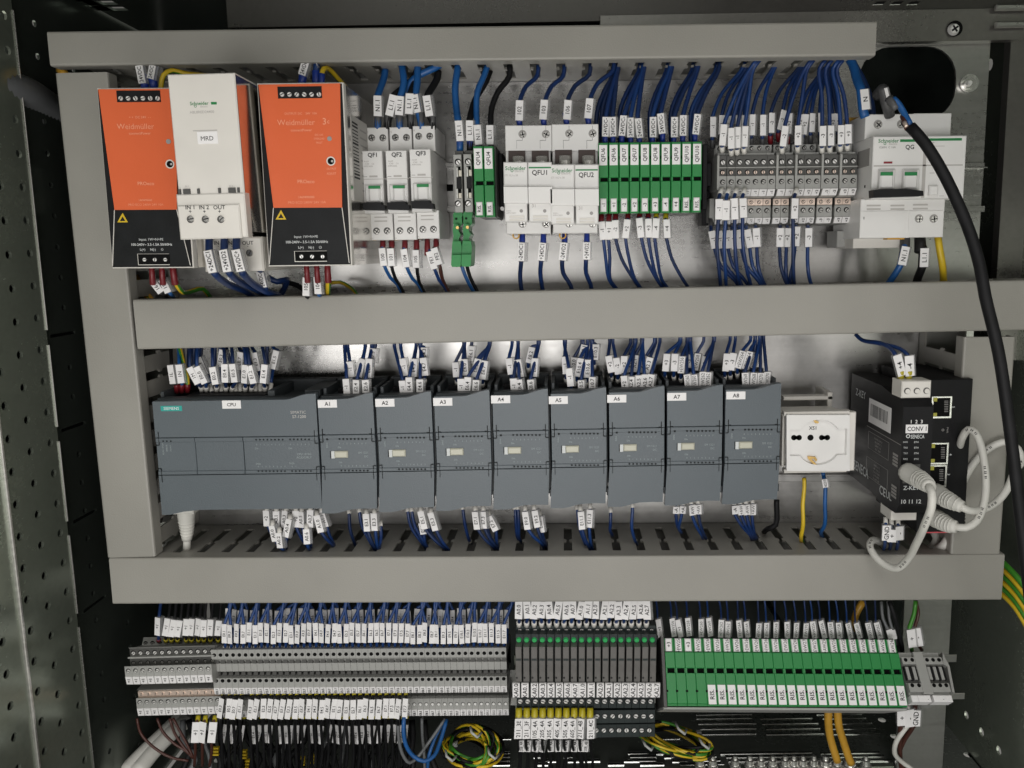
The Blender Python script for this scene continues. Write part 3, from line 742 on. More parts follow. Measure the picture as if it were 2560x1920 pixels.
# miniature breakers ------------------------------------------------------
def mcb(i, tl):
    f = Frame(cE, (140, 455), .0855); t = thing('circuit_breaker', f, 'x', 'circuit breaker', 'three narrow white circuit breakers')
    b = MB(f)
    b.box(178, 262, 370, 470, -70, -19, 'white', .5); b.box(140, 455, 337, 972, -77, 0, 'white', .5)
    b.box(215, 962, 410, 1195, -70, -17, 'white', .5); body = b.build('housing', t)
    b = MB(f)
    b.box(141, 688, 336, 691, 0, .05, 'ink_faint', 0)
    b.text('N', 190, 300, 16, -19, 'ink_faint'); b.text('Acti9', 185, 543, 13, 0, 'ink_faint', 0, 50)
    b.text('iC40    C6', 212, 563, 13, 0, 'ink_faint', 0, 100); b.text('A9P53606', 200, 583, 13, 0, 'ink_faint', 0, 84)
    b.box(160, 668, 192, 672, 0, .08, 'ink_grey', 0); b.box(210, 660, 278, 674, 0, .1, 'ink_faint', 0)
    b.box(252, 1002, 358, 1010, -17, -16.8, 'ink_faint', 0); b.box(252, 1034, 358, 1042, -17, -16.8, 'ink_faint', 0)
    b.text('N', 236, 1182, 14, -17, 'ink_faint'); b.build('front_print', t)
    b = MB(f); b.box(170, 735, 330, 885, 0, 2.2, 'white', 1); b.box(200, 742, 302, 880, 2.2, 4.5, 'white', 1.2); b.build('toggle_housing', t)
    b = MB(f); b.box(200, 744, 300, 768, 4.5, 5.2, 'brand_green', .2); b.build('green_flag', t)
    b = MB(f); b.poly([(152, 885), (305, 880), (308, 900), (335, 905), (340, 948), (160, 944)], 0, 9, 'black'); b.build('toggle_handle', t)
    for x, y, c in ((230, 347, -19), (322, 347, -19), (270, 1120, -17), (358, 1118, -17)):
        o = MB(f); o.screw(x, y, 29, c, 'steel', cross=True, hole='term_dark'); o.build('terminal_screw', t)
    b = MB(f)
    for x in (222, 300): b.box(x, 1194, x+40, 1200, -30, -25, 'brass', 0)
    b.build('clamp', t)
    return f, t
f, t0 = mcb(0, None)
for i, tl in enumerate(((140, 455), (342, 452), (541, 441))):
    lab = '%s of the three narrow white circuit breakers, marked QF%d' % (('leftmost', 'middle', 'rightmost')[i], i+1)
    if i == 0: t = t0; t['label'] = lab; made = [t]
    else: t = copy_tree(t0, W(*cE(tl), .0855), lab); made.append(t)
for i, t in enumerate(made):
    b = MB(f); b.text('QF%d' % (i+1), 235, 488, 34, .3, 'ink', 0, 86); b.build('name_print', t)

# two open grey fuse terminals -------------------------------------------
f = Frame(cE, (905, 485), .075)
t0 = thing('open_fuse_terminal', f, 'grey fuse terminal with its green lever hanging open, left of two', 'fuse terminal', 'open fuse terminals')
b = MB(f); b.box(905, 485, 987, 965, -66, 0, 'term_grey', .3); b.box(918, 455, 990, 486, -66, -6, 'term_dark', .3); b.build('housing', t0)
b = MB(f); b.box(932, 585, 976, 852, -.5, .15, 'hole_shade', 0); b.box(932, 592, 945, 672, .15, 3, 'bright_screw'); b.box(950, 615, 976, 665, .15, 2, 'ceramic')
b.box(932, 770, 945, 848, .15, 3, 'bright_screw'); b.box(950, 805, 976, 848, .15, 2, 'ceramic'); b.box(932, 672, 976, 770, .15, 1.5, 'black'); b.build('fuse_clips', t0)
for y in (547, 892): o = MB(f); o.screw(945, y, 27, 0, 'bright_screw'); o.build('terminal_screw', t0)
b = MB(f)
b.poly([(918, 958), (978, 958), (984, 985), (976, 1010), (980, 1060), (962, 1085), (948, 1060), (930, 1085), (905, 1060), (908, 1010), (902, 985)], -24, -4, 'green')
b.poly([(912, 1060), (955, 1070), (950, 1120), (968, 1150), (952, 1185), (960, 1215), (900, 1215), (908, 1160), (900, 1110)], -20, 2, 'green')
b.poly([(900, 1205), (968, 1205), (976, 1250), (974, 1322), (892, 1322), (896, 1250)], -18, 7, 'green')
b.poly([(892, 1318), (972, 1318), (968, 1398), (960, 1418), (896, 1418), (888, 1398)], -14, 12, 'green')
b.cyl(940, 1092, 13, 2, 3, 'brass'); b.cyl(930, 1018, 9, -4, -3, 'hole_shade')
for k in range(7): b.box(892, 1324+12*k, 973, 1329+12*k, 10, 10.6, 'green', .2)
b.cyl(935, 1150, 14, 0, 1, 'brass'); b.build('fuse_lever', t0)
copy_tree(t0, W(*cE((989, 482)), .075), 'grey fuse terminal with its green lever hanging open, right of two, against the QFU4 fuses')

# green fuse terminals, top row -------------------------------------------
def green_fuse(fr, x0, y0, x1, y1, ph, label, group, tilt=False):
    pass
f = Frame(cG, (168, 595), .081)
def gtop(f):
    t = thing('fuse_terminal', f, 'x', 'fuse terminal')
    b = MB(f); b.box(168, 595, 237, 1085, -72, -13, 'term_dark', .3)
    b.box(168.5, 597, 236.5, 838, -13, 0, 'green', .4); b.box(168.5, 866, 236.5, 1000, -13, 0, 'green', .4); b.box(170, 1000, 235, 1085, -13, -2.5, 'green', .3)
    b.box(168.5, 838, 182, 866, -13, -.6, 'green', .1); b.box(234, 838, 236.5, 866, -13, -.6, 'green', .1)
    b.build('housing', t)
    b = MB(f); b.box(182, 836, 234, 868, -5, -3, 'hole_shade', 0); b.box(166, 690, 171, 712, -4, .1, 'hole_shade', 0); b.build('test_slot', t)
    return t
t0 = gtop(f)
xs = [133, 203, 275, 345, 420, 490, 565, 637, 708, 783]; n0 = ['QFU6', 'QFU6', 'QFU7', 'QFU7', 'QFU8', 'QFU8', 'QFU9', 'QFU9', 'QFU10', 'QFU10']
n1 = ['-1', '+1', '-2', '+2', '-3', '+3', '-4', '+4', 'RIS.', 'RIS.']
def gplates(f, t, s0, s1, y=595):
    b = MB(f); b.box(173, 612, 230, 752, 0, .6, 'label', .15); b.text(s0, 201, 682, 26, .6, 'ink', 90, 118); b.build('name_plate', t)
    b = MB(f); b.box(182, 982, 224, 1073, -2.5, 1.0, 'label', .6); b.text(s1, 203, 1028, 24, 1.0, 'ink', 90, 72); b.build('lower_plate', t)
places = [(x-203+168+(0 if x < 400 else 0), 597-(x-133)*.0115) for x in xs]
W0, W1 = W(*cG((99, 598)), .081), W(*cG((749, 590)), .081)
for i in range(10):
    lab = '%s green fuse terminal from left in the upper row, plates %s and %s' % (ORD[i], n0[i], n1[i])
    if i == 0: t = t0; t['label'] = lab; t.location = W0; made = [t]
    else: t = copy_tree(t0, W0.lerp(W1, i/9), lab); made.append(t)
    t['group'] = 'green fuse terminals in the upper row'
# end stop right of the green row
f2 = Frame(cG, (820, 600), .055); b = MB(f2); b.box(822, 610, 850, 1060, -48, 0, 'black', .4); b.box(826, 740, 880, 900, -48, -12, 'black', .4)
tag(b.build('end_clamp'), 'black end clamp right of the green QFU10 terminals', 'end clamp').matrix_world = Matrix.Translation(f2.o) @ f2.M
f3 = Frame(cF, (225, 625), .081); 
for i, x in enumerate((228, 300)):
    t = copy_tree(t0, W(*cF((x, 622)), .081), 'green fuse terminal with plates QFU4 and RIS., %s of the pair beside the open levers' % ('left', 'right')[i])
    made.append(t); t['group'] = 'pair of green QFU4 terminals'
for t, s0, s1 in zip(made, n0+['QFU4']*2, n1+['RIS.']*2): gplates(f, t, s0, s1)
f2 = Frame(cF, (372, 625), .07); b = MB(f2); b.box(373, 632, 386, 1118, -62, 0, 'term_dark', .3)
tag(b.build('end_plate'), 'thin grey end plate on the right of the QFU4 pair', 'end plate').matrix_world = Matrix.Translation(f2.o) @ f2.M
f2 = Frame(cF, (402, 670), .045); b = MB(f2); b.box(402, 672, 442, 1066, -36, 0, 'black', .6); b.cyl(430, 780, 14, 0, 1, 'black'); b.cyl(430, 1055, 14, 0, 2, 'bright_screw')
tag(b.build('end_clamp'), 'black end clamp left of the white fuse holders', 'end clamp').matrix_world = Matrix.Translation(f2.o) @ f2.M

# white two pole fuse holders ----------------------------------------------
def fuse_holder(i, x0, yo):
    "x0 = left edge of the top section in cF, yo = pixel drop of the sliding carriers"
    f = Frame(cF, (x0, 480), .083, (x0+322, 478)); s1 = 'QFU%d' % (i+1)
    t = thing('fuse_holder', f, 'white two pole fuse holder marked %s %s' % (s1, ('next to the black end clamp', 'next to the row of green terminals')[i]), 'fuse holder')
    b = MB(f); b.box(x0, 480-i*8, x0+322, 655, -75, -4, 'white', .4); b.box(x0+4, 640-i*6, x0+318, 1160, -75, -8, 'white', .4); b.box(x0+8, 1130-i*5, x0+316, 1228-i*4, -75, -4, 'white', .5)
    b.build('housing', t)
    for k in (0, 1):
        X = x0+162*k
        b = MB(f); b.box(X+22, 655-i*6, X+140, 740, -6, -3.6, 'contact_dark', 0); b.build('carrier_well', t)
        b = MB(f); a, q = f.L(X+90, 720-i*4, .003); b.cylm(0, 0, .0047, -.006, .007, 'glass', 18, .0044); b.cylm(0, 0, .0036, -.006, .0035, 'steel', 14)
        o = b.build('fuse_link', t); o.matrix_local = Matrix.Translation((a, q-.004, 0)) @ Matrix.Rotation(R(-90), 4, 'X')
        b = MB(f); yy = 733+yo
        b.box(X-12+k*8, yy, X+156+k*6, yy+190-i*8, -3, 14, 'white', .7); b.poly([(X-10+k*8, yy+172), (X+156+k*6, yy+172), (X+158+k*6, yy+285), (X-8+k*8, yy+285)], 0, 19, 'white')
        b.box(X-4+k*8, yy+280, X+154+k*6, yy+412, -3, 12, 'white', .7)
        for y in (370, 392): b.box(X+30, yy+y, X+134, yy+y+14, 12, 12.5, 'ivory', .2)
        b.build('carrier', t)
        b = MB(f)
        if k == 0:
            b.text('Schneider', X+72, yy+42, 26, 14, 'brand_green', 0, 142); b.text('Electric', X+98, yy+62, 15, 14, 'ink_faint', 0, 80); b.ring(X+48, yy+60, 10, 6, 14, 14.1, 'brand_green')
            b.text('STI 10,3 x 38', X+42, yy+92, 13, 14, 'ink_faint', 0, 92); b.text('500V~', X+28, yy+338, 10, 12, 'ink_faint', 0, 40); b.text('A9N15651', X+42, yy+352, 11, 12, 'ink_faint', 0, 74)
        else:
            b.box(X+2, yy+34, X+156, yy+43, 14, 14.12, 'brand_green', 0); b.text(s1, X+76, yy+72, 32, 14, 'ink', 0, 104)
            b.text('31', X+36, yy+302, 22, 12, 'ink_faint', 0, 30)
        b.build('carrier_print', t)
        b = MB(f); b.cyl(X+112, yy+338, 12, 12, 12.2, 'ink_grey'); b.build('test_hole', t)
        for y, c in ((540-i*4, -4), (1160-i*2, -4)): o = MB(f); o.screw(X+120, y, 28, c, 'steel', cross=True, hole='ink_grey'); o.build('terminal_screw', t)
        b = MB(f); pts = [(X+88, 645), (X+88, 612), (X+80, 612), (X+80, 583), (X+119, 583), (X+119, 572)]
        for (ax, ay), (bx, by) in (((X+80, 640), (X+80, 583)), ((X+80, 583), (X+117, 583)), ((X+119, 583), (X+119, 566)), ((X+119, 514), (X+119, 482))):
            b.box(min(ax, bx)-1, min(ay, by)-1, max(ax, bx)+1, max(ay, by)+1, -4, -3.9, 'ink', 0)
        b.build('circuit_print', t)
    b = MB(f); b.ring(x0+75, 1240, 26, 17, -20, -14, 'amber'); b.build('rail_latch', t)
fuse_holder(0, 450, 0); fuse_holder(1, 773, 16)

# breaker with side module (QG) -------------------------------------------
f = Frame(cJ, (368, 688), .083, (900, 682)); t = thing('main_breaker', f, 'wide white main breaker marked QG behind the thick black cable', 'circuit breaker')
b = MB(f)
b.box(303, 551, 600, 700, -72, -17, 'white', .5); b.box(600, 545, 820, 700, -72, -17, 'white', .5)
b.box(352, 686, 900, 1062, -76, 0, 'white', .6); b.box(275, 1068, 785, 1145, -72, -13, 'white', .5)
b.box(272, 1140, 567, 1304, -72, -12.5, 'white', .5); b.box(567, 1138, 775, 1300, -72, -12, 'white', .5)
b.box(228, 1308, 520, 1366, -72, -30, 'ivory', .5); b.box(130, 1262, 270, 1362, -72, -48, 'term_grey', .5)
b.build('housing', t)
b = MB(f)
for x in (660, ): b.box(x-.8, 688, x+.8, 1060, 0, .08, 'ink_faint', 0)
b.box(352, 862, 895, 864, 0, .08, 'ink_faint', 0)
b.text('Schneider', 443, 712, 22, 0, 'brand_green', 0, 128); b.text('Electric', 470, 731, 12, 0, 'ink_faint', 0, 70); b.ring(421, 730, 8, 5, 0, .1, 'brand_green')
b.box(514, 704, 660, 718, 0, .12, 'brand_green', 0); b.box(688, 698, 890, 711, 0, .12, 'brand_green', 0)
b.text('iC60N  C 16A', 436, 752, 12, 0, 'ink_grey', 0, 108); b.text('QG', 572, 750, 26, 0, 'ink', 0, 52)
b.text('T', 714, 730, 18, 0, 'ink_faint'); b.box(690, 744, 785, 746, 0, .08, 'ink_faint', 0); b.box(694, 908, 722, 910, 0, .1, 'ink_grey', 0); b.box(752, 1048, 780, 1050, 0, .1, 'ink_grey', 0)
for x0 in (310, 455): 
    for y in (1103, 1125): b.box(x0, y, x0+84, y+9, -13, -12.8, 'ink_faint', 0)
for y in (1098, 1122): b.box(592, y, 682, y+9, -13, -12.8, 'ink_faint', 0)
b.build('front_print', t)
for x in (440, 758): o = MB(f); o.box(x-26, 839, x+(26 if x < 500 else 10), 851, 0, .3, 'red_mark', .1); o.build('trip_window', t)
for x in (392, 540):
    o = MB(f); o.box(x-4, 885, x+90, 1010, 0, 3, 'white', 1); o.box(x+2, 895, x+80, 1005, 3, 6, 'white', 1.2); o.build('toggle_housing', t)
    o = MB(f); o.box(x+4, 903, x+78, 924, 6, 6.7, 'brand_green', .2); o.build('green_flag', t)
o = MB(f); o.poly([(350, 1012), (545, 1004), (655, 1018), (657, 1048), (352, 1058)], 3, 12, 'black'); o.build('toggle_handle', t)
o = MB(f); o.box(694, 985, 745, 1045, 0, 3, 'white', .8); o.build('test_button', t)
for x, y, c, r in ((378, 612, -17, 27), (520, 610, -17, 27), (628, 1187, -12, 26), (718, 1187, -12, 26)): o = MB(f); o.screw(x, y, r, c, 'steel', cross=True, hole='ink_grey'); o.build('terminal_screw', t)
a0, q0 = f.L(352, 700); b = MB(f); b.boxm(a0-.0003, q0-.019, a0, q0-.006, -.030, -.006, 'ink_grey', 0)
for q in (-.034, -.058): b.boxm(a0-.0003, q0+q-.001, a0, q0+q+.001, -.014, -.012, 'hole_shade', 0)
b.build('side_print', t)
b = MB(f); b.box(436, 1300, 540, 1314, -22, -14, 'amber'); b.box(200, 570, 262, 600, -60, -50, 'amber'); b.build('rail_latch', t)

# double deck grey terminals, top right --------------------------------------
def deck():
    f = Frame(cH, (330, 700), .060, (1230, 690)); return f
fd = deck()
Wa, Wb = W(*cH((268, 700)), .060), W(*cH((1182, 690)), .060)
DW = abs(fd.L(387, 735)[0]-fd.L(330, 735)[0])
def deck_terminal(f, label, gap, y_off=0, screws=(True, True, True, True, True), top=True):
    t = thing('double_deck_terminal', f, label, 'terminal block')
    w = DW; h = lambda y, c=0: f.L(330, y, MM(c))[1]
    B = lambda y0, y1, c0, c1, m, ch=.15, a0=0, a1=w-.00012: b.boxm(a0, h(y1, c1), a1, h(y0, c1), MM(c0), MM(c1), m, MM(ch))
    b = MB(f)
    b.profm([(h(618, -14), -.014), (h(690, -14), -.014), (h(690, -14)-.02, -.052), (h(618, -14)-.022, -.052)], 0, w-.00012, 'term_grey'); B(672, 690, -30, -5, 'term_grey')       # rear top row
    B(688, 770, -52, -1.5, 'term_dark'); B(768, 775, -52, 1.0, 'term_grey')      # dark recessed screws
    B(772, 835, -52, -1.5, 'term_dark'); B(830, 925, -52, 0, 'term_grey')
    b.profm([(h(922, 0), 0), (h(970, -4), -.004), (h(985, -9), -.009), (h(985, -9), -.052), (h(922, 0), -.052)], 0, w-.00012, 'term_grey')
    if gap:
        b.boxm(-.0014, h(925), .0002, h(688), -.052, .0012, 'term_grey', 0)
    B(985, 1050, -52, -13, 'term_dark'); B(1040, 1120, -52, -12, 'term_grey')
    b.profm([(h(1118, -12), -.012), (h(1165, -15), -.016), (h(1172, -20), -.022), (h(1172, -20), -.052), (h(1118, -12), -.052)], 0, w-.00012, 'term_grey')
    b.build('housing', t)
    for y, c, m, r in ((640, -14, 'steel', .0019), (735, -1.5, 'bright_screw', .00225), (805, -1.5, 'copper', .0019), (872, 0, 'steel', .0021), (1072, -12, 'steel', .0021)):
        o = MB(f); o.screwm(w/2, h(y, c), r, MM(c), m); o.build('terminal_screw', t)
    o = MB(f); o.boxm(.0002, h(1036, -13), w-.0002, h(992, -13), -.013, -.0118, 'copper', 0); o.screwm(w/2, h(1014, -12), .0015, -.0118, 'copper', off=(0, 0)); o.build('copper_jumper', t)
    return t
txt_u = ['1']*9+['+2']*3+['-3']*2+['+3']*2
t0 = deck_terminal(fd, 'x', False); t1 = deck_terminal(fd, 'x', True); NT = 16
gapset = {0, 7, 9, 12, 14}
nn = 16; dsx = (298, 357, 415, 470, 525, 580, 637, 707, 765, 838, 895, 950, 1020, 1073, 1147, 1203)
for i in range(nn):
    src = t1 if i in gapset else t0
    loc = W(*cH((dsx[i]-29, 700-.011*(dsx[i]-298))), .060); lab = '%s grey double deck terminal from the left in the upper right block' % ORD[i].capitalize()
    lab = lab[0].lower()+lab[1:]
    t = copy_tree(src, loc, lab); t['group'] = 'double deck grey terminals at upper right'
    s = (['-1']*9+['+2']*3+['-3']*2+['+3']*2)[i]
    h = lambda y, c=0: fd.L(330, y, MM(c))[1]
    for y0, y1, c0, c1 in ((925, 972, 0, -4), (1122, 1164, -12, -15)):
        b = MB(fd); b.profm([(h(y0, c0), MM(c0)+.0010), (h(y1, c1), MM(c1)+.0010), (h(y1, c1), MM(c1)-.0005), (h(y0, c0), MM(c0)-.0005)], .0003, DW-.0004, 'label')
        b.textm(s, DW/2, (h(y0, c0)+h(y1, c1))/2, .0022, MM(max(c0, c1))+.0011, 'ink', math.pi/2, .0035); b.build('number_plate', t)
for o in (t0, t1):
    for c in list(o.children): bpy.data.objects.remove(c)
    bpy.data.objects.remove(o)
f2 = Frame(cH, (205, 985), .05); b = MB(f2); b.box(238, 640, 268, 930, -40, -6, 'term_grey', .3); b.box(205, 985, 240, 1150, -40, -6, 'term_grey', .3); b.box(152, 930, 206, 1170, -40, -20, 'black', .3)
tag(b.build('end_clamp'), 'dark grey stepped end clamp left of the double deck terminals', 'end clamp').matrix_world = Matrix.Translation(f2.o) @ f2.M
# ================================================================== CONTROLLER ROW
def notch(b, x, y0, y1, side, fl=1):
    "hinge notch of a door: a short vertical groove and foot"
    b.box(x-2, y0, x+3, y1, 0, .12, 'groove', 0)
def plc_module():
    f = Frame(cL, (62, 730), .0865); t = thing('io_module', f, 'x', 'controller module', 'eight narrow blue-grey expansion modules')
    X0, X1 = 62, 702; b = MB(f)
    a0, z0 = f.L(X0, 720); a1, _ = f.L(X1, 720); zb = None
    f.crop = cP; zb = f.L(1420, 338)[1]; zbr = f.L(1600, 312)[1]; f.crop = cL
    b.boxm(a0+.0004, zb+.010, a1+.0012, z0-.002, -.077, -.0068, 'plc_dark', .0004); b.boxm(a1, zb+.0085, a1+.0012, zb+.014, -.070, -.004, 'plc_dark', 0)  # body widened and dark filler added to block plate glare between modules
    # rear top part with the open wiring well (sides and back wall, black inside)
    zt = f.L(300, 490, -.040)[1] if False else f.L(300, 560, MM(-30))[1]
    b.boxm(a0+.0004, z0-.004, a0+.0030, zt, -.052, -.014, 'plc_dark', .0004); b.boxm(a1-.0030, z0-.004, a1-.0004, zt, -.052, -.014, 'plc_dark', .0004)
    b.boxm(a0+.0004, z0-.004, a1-.0004, zt+.002, -.060, -.052, 'plc_dark', .0004)
    b.boxm(a0+.0030, z0-.004, a1-.0030, zt-.009, -.052, -.014, 'hole_shade', .0002)
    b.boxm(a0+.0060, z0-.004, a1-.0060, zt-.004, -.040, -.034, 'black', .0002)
    b.boxm(a0+.0004, z0-.006, a1-.0004, z0+.0005, -.016, -.0065, 'plc_dark', .0004)
    b.build('housing', t)
    # upper door: flat then a swept rise to the right
    pts = [(X0, 1136), (X0, 732), (370, 727)]+[(370+(695-370)*k/8, 727-72*(.5-.5*math.cos(math.pi*min(1, k/8*.98)))) for k in range(1, 9)]+[(X1-5, 656), (X1-5, 1134)]
    A = [f.L(x, y) for x, y in pts]; bottom = A[0][1]
    A = [(min(max(a, a0), a1), z) for a, z in A]; A[0] = (a0, bottom); A[-1] = (a1, bottom)
    b = MB(f); b.polym(A, -.0065, 0, 'plc'); b.build('upper_door', t)
    z1 = bottom-.0004; z4 = f.L(X0+60, 1578)[1]
    b = MB(f); b.boxm(a0, z4, a1, z1, -.0065, -.0004, 'plc', .0003); b.boxm(a0, z1-.0034, a1, z1-.0002, -.0004, .0003, 'plc', .0003); b.boxm(a0, z4+.0002, a1, z4+.0030, -.0004, .0003, 'plc', .0003)
    b.build('middle_panel', t)
    f.crop = cP
    pts = [(1290, 66), (1290, 342), (1380, 342), (1420, 336), (1470, 322), (1520, 312), (1600, 308), (1690, 308), (1690, 66)]
    B_ = [f.L(x, y) for x, y in pts]; f.crop = cL
    lo = B_[0][0]; hi = B_[-1][0]; B_ = [(a0+(x-lo)/(hi-lo)*(a1-a0), z) for x, z in B_]; B_[0] = (a0, z4-.0004); B_[-1] = (a1, z4-.0004)
    b = MB(f); b.polym(B_, -.0065, 0, 'plc'); b.build('lower_door', t)
    b = MB(f)
    for sx in (1, -1):
        A0 = a0 if sx == 1 else a1
        for (u0, u1, v0, v1) in ((.0021, .0027, .0045, -.0060), (.0027, .0046, .0003, -.0003)):
            b.boxm(A0+sx*u0, bottom+v1 if False else bottom+min(v0, v1), A0+sx*u1, bottom+max(v0, v1), .0, .00045, 'groove', 0)
        b.boxm(A0, bottom-.0064, A0+sx*.0024, bottom-.0059, .0, .0005, 'groove', 0)
        for (u0, u1, v0, v1) in ((.0022, .0026, .0052, -.0056),):
            b.boxm(A0+sx*u0, z4+v1, A0+sx*u1, z4+v0, .0, .00045, 'groove', 0)
        b.boxm(A0, z4+.0050, A0+sx*.0024, z4+.0055, .0, .0005, 'groove', 0)
    b.build('door_hinge', t)
    b = MB(f)
    for k in range(8): x = 316+k*43.6; b.box(x-10, 1177, x+11, 1196, .0, .42, 'groove', 0); x = 338+k*43.2; b.box(x-10, 1541, x+11, 1560, .0, .42, 'groove', 0)
    b.box(162, 1180, 186, 1200, 0, .42, 'groove', 0); b.build('indicator_lights', t)
    b = MB(f)
    for k in range(8): b.text(str(k), 316+k*43.6, 1238, 18, -.4, 'ink_dim'); b.text(str(k), 338+k*43.2, 1495, 18, -.4, 'ink_dim')
    b.text('DIa', 317, 1281, 19, -.4, 'ink_dim'); b.text('DIb', 330, 1455, 19, -.4, 'ink_dim'); b.text('DIAG', 173, 1258, 18, -.4, 'ink_dim', 90)
    b.text('SM 1221', 588, 1343, 24, -.4, 'ink_dim', 0, 118); b.text('DC', 626, 1386, 22, -.4, 'ink_dim')
    b.build('front_print', t)
    b = MB(f); b.box(208, 1328, 220, 1410, -.4, .3, 'groove', 0); b.box(218, 1328, 262, 1412, -.4, .1, 'ink_white', .1); b.box(254, 1330, 412, 1406, -.4, 1.2, 'slider', .8); b.build('slide_switch', t)
    return f, t
f, t0 = plc_module()
faces = []
Wa, Wb = W(*cL((62, 730)), .0865), W(*cN((846, 532)), .0865)
stk = [(cL, 65, 737), (cL, 728, 726), (cL, 1395, 715), (cM, 117, 633), (cM, 730, 641), (cM, 1352, 626), (cN, 268, 562), (cN, 852, 549)]
for i in range(8):
    lab = '%s narrow blue-grey expansion module from the left, with sticker A%d' % (ORD[i], i+1)
    loc = Wa.lerp(Wb, i/7)
    if i == 0: t = t0; t['label'] = lab; t.location = loc; made = [t]
    else: t = copy_tree(t0, loc, lab); made.append(t)
for i, t in enumerate(made):
    loc = Wa.lerp(Wb, i/7); c, x, y = stk[i]; p = W(*c((x, y)), .0865)-loc
    b = MB(f); w_, h_ = .0149, .0062; X, Z = p.x, p.z
    b.boxm(X, Z-h_, X+w_, Z, 0, .0004, 'label', .0001); b.textm('A%d' % (i+1), X+w_*.5, Z-h_*.5, .0030, .00055); b.build('name_sticker', t)

# wide controller -----------------------------------------------------------
f = Frame(cK, (188, 757), .0865, (2070, 735)); t = thing('controller', f, 'wide blue-grey controller with CPU sticker at the left end of the module row', 'controller')
L = f.L; a1 = L(2072, 735)[0]; a0 = 0
f.crop = cP; zl, zm = L(200, 352)[1], L(600, 314)[1]; f.crop = cK
bottom = (L(250, 1168)[1]+L(2050, 1150)[1])/2; z4 = (L(290, 1602)[1]+L(2080, 1584)[1])/2
b = MB(f); b.boxm(a0+.0004, zm+.004, a1-.0004, -.002, -.077, -.0065, 'plc_dark', .0004)
zt = L(600, 560, MM(-45))[1]
b.boxm(.0004, -.004, .003, zt, -.058, -.012, 'plc_dark', .0003); b.boxm(.003, -.004, a1-.0004, zt-.011, -.058, -.012, 'hole_shade', 0)
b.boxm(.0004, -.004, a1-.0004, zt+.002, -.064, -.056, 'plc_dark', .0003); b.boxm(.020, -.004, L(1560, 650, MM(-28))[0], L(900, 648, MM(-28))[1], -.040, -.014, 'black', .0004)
b.boxm(L(1560, 650, MM(-20))[0], -.004, L(1640, 650, MM(-20))[0], zt, -.056, -.012, 'plc_dark', .0003)
b.boxm(L(1985, 650, MM(-20))[0], -.004, a1-.0004, zt, -.056, -.012, 'plc_dark', .0003)
b.boxm(.0004, -.006, a1-.0004, .0012, -.016, -.0065, 'plc_dark', .0004)
b.build('housing', t)
pts = [(0, bottom), (0, 0)]+[L(1700, 734)]+[L(1700+300*k/8, 734-66*(.5-.5*math.cos(math.pi*k/8))) for k in range(1, 9)]+[(a1, L(2065, 664)[1]), (a1, bottom)]
b = MB(f); b.polym(pts, -.0065, 0, 'plc'); b.build('upper_door', t)
for k, (x0, x1) in enumerate(((0, 690), (694, 1242), (1248, 0))):
    b = MB(f); xa = 0 if k == 0 else L(x0, 1400)[0]; xb = a1 if k == 2 else L(x1, 1400)[0]
    b.boxm(xa, z4, xb, bottom-.0004, -.0065, -.0004, 'plc', .0003); b.boxm(xa, bottom-.0040, xb, bottom-.0006, -.0004, .0003, 'plc', .0003); b.boxm(xa, z4+.0002, xb, z4+.0032, -.0004, .0003, 'plc', .0003)
    b.build('middle_panel', t)
f.crop = cP; q = [L(195, 352), L(240, 350), L(330, 330), L(440, 317), L(900, 312)]; f.crop = cK
b = MB(f); b.polym([(0, z4-.0004), (0, q[0][1])]+q[1:]+[(a1, q[-1][1]), (a1, z4-.0004)], -.0065, 0, 'plc'); b.build('lower_door', t)
b = MB(f)
for sx in (1, -1):
    A0 = a0 if sx == 1 else a1
    b.boxm(A0+sx*.0024, bottom-.006, A0+sx*.0028, bottom+.0045, 0, .00045, 'groove', 0); b.boxm(A0, bottom-.0064, A0+sx*.0026, bottom-.0059, 0, .0005, 'groove', 0)
    b.boxm(A0+sx*.0024, z4-.0056, A0+sx*.0028, z4+.0052, 0, .00045, 'groove', 0); b.boxm(A0, z4+.005, A0+sx*.0026, z4+.0055, 0, .0005, 'groove', 0)
b.build('door_hinge', t)
b = MB(f)
for k in range(8):
    x = 1383+k*43.6; b.cyl(x, 1194, 11, 0, .42, 'groove', 8); x = 1411+k*43.6; b.cyl(x, 1558, 11, 0, .42, 'groove', 8)
for k in range(6):
    x = 1775+k*43.4; b.cyl(x, 1191, 11, 0, .42, 'groove', 8); x = 1798+k*43.4; b.cyl(x, 1556, 11, 0, .42, 'groove', 8)
for x in (312, 355, 400): b.cyl(x, 1212, 10, 0, .42, 'groove', 8)
b.build('indicator_lights', t)
b = MB(f)
for k in range(8): b.text(str(k), 1390+k*43.6, 1250, 18, -.4, 'ink_dim'); b.text(str(k), 1411+k*43.6, 1503, 18, -.4, 'ink_dim')
for k in range(6): b.text(str(k), 1778+k*43.4, 1248, 18, -.4, 'ink_dim')
for k in range(2): b.text(str(k), 1800+k*43.4, 1503, 18, -.4, 'ink_dim')
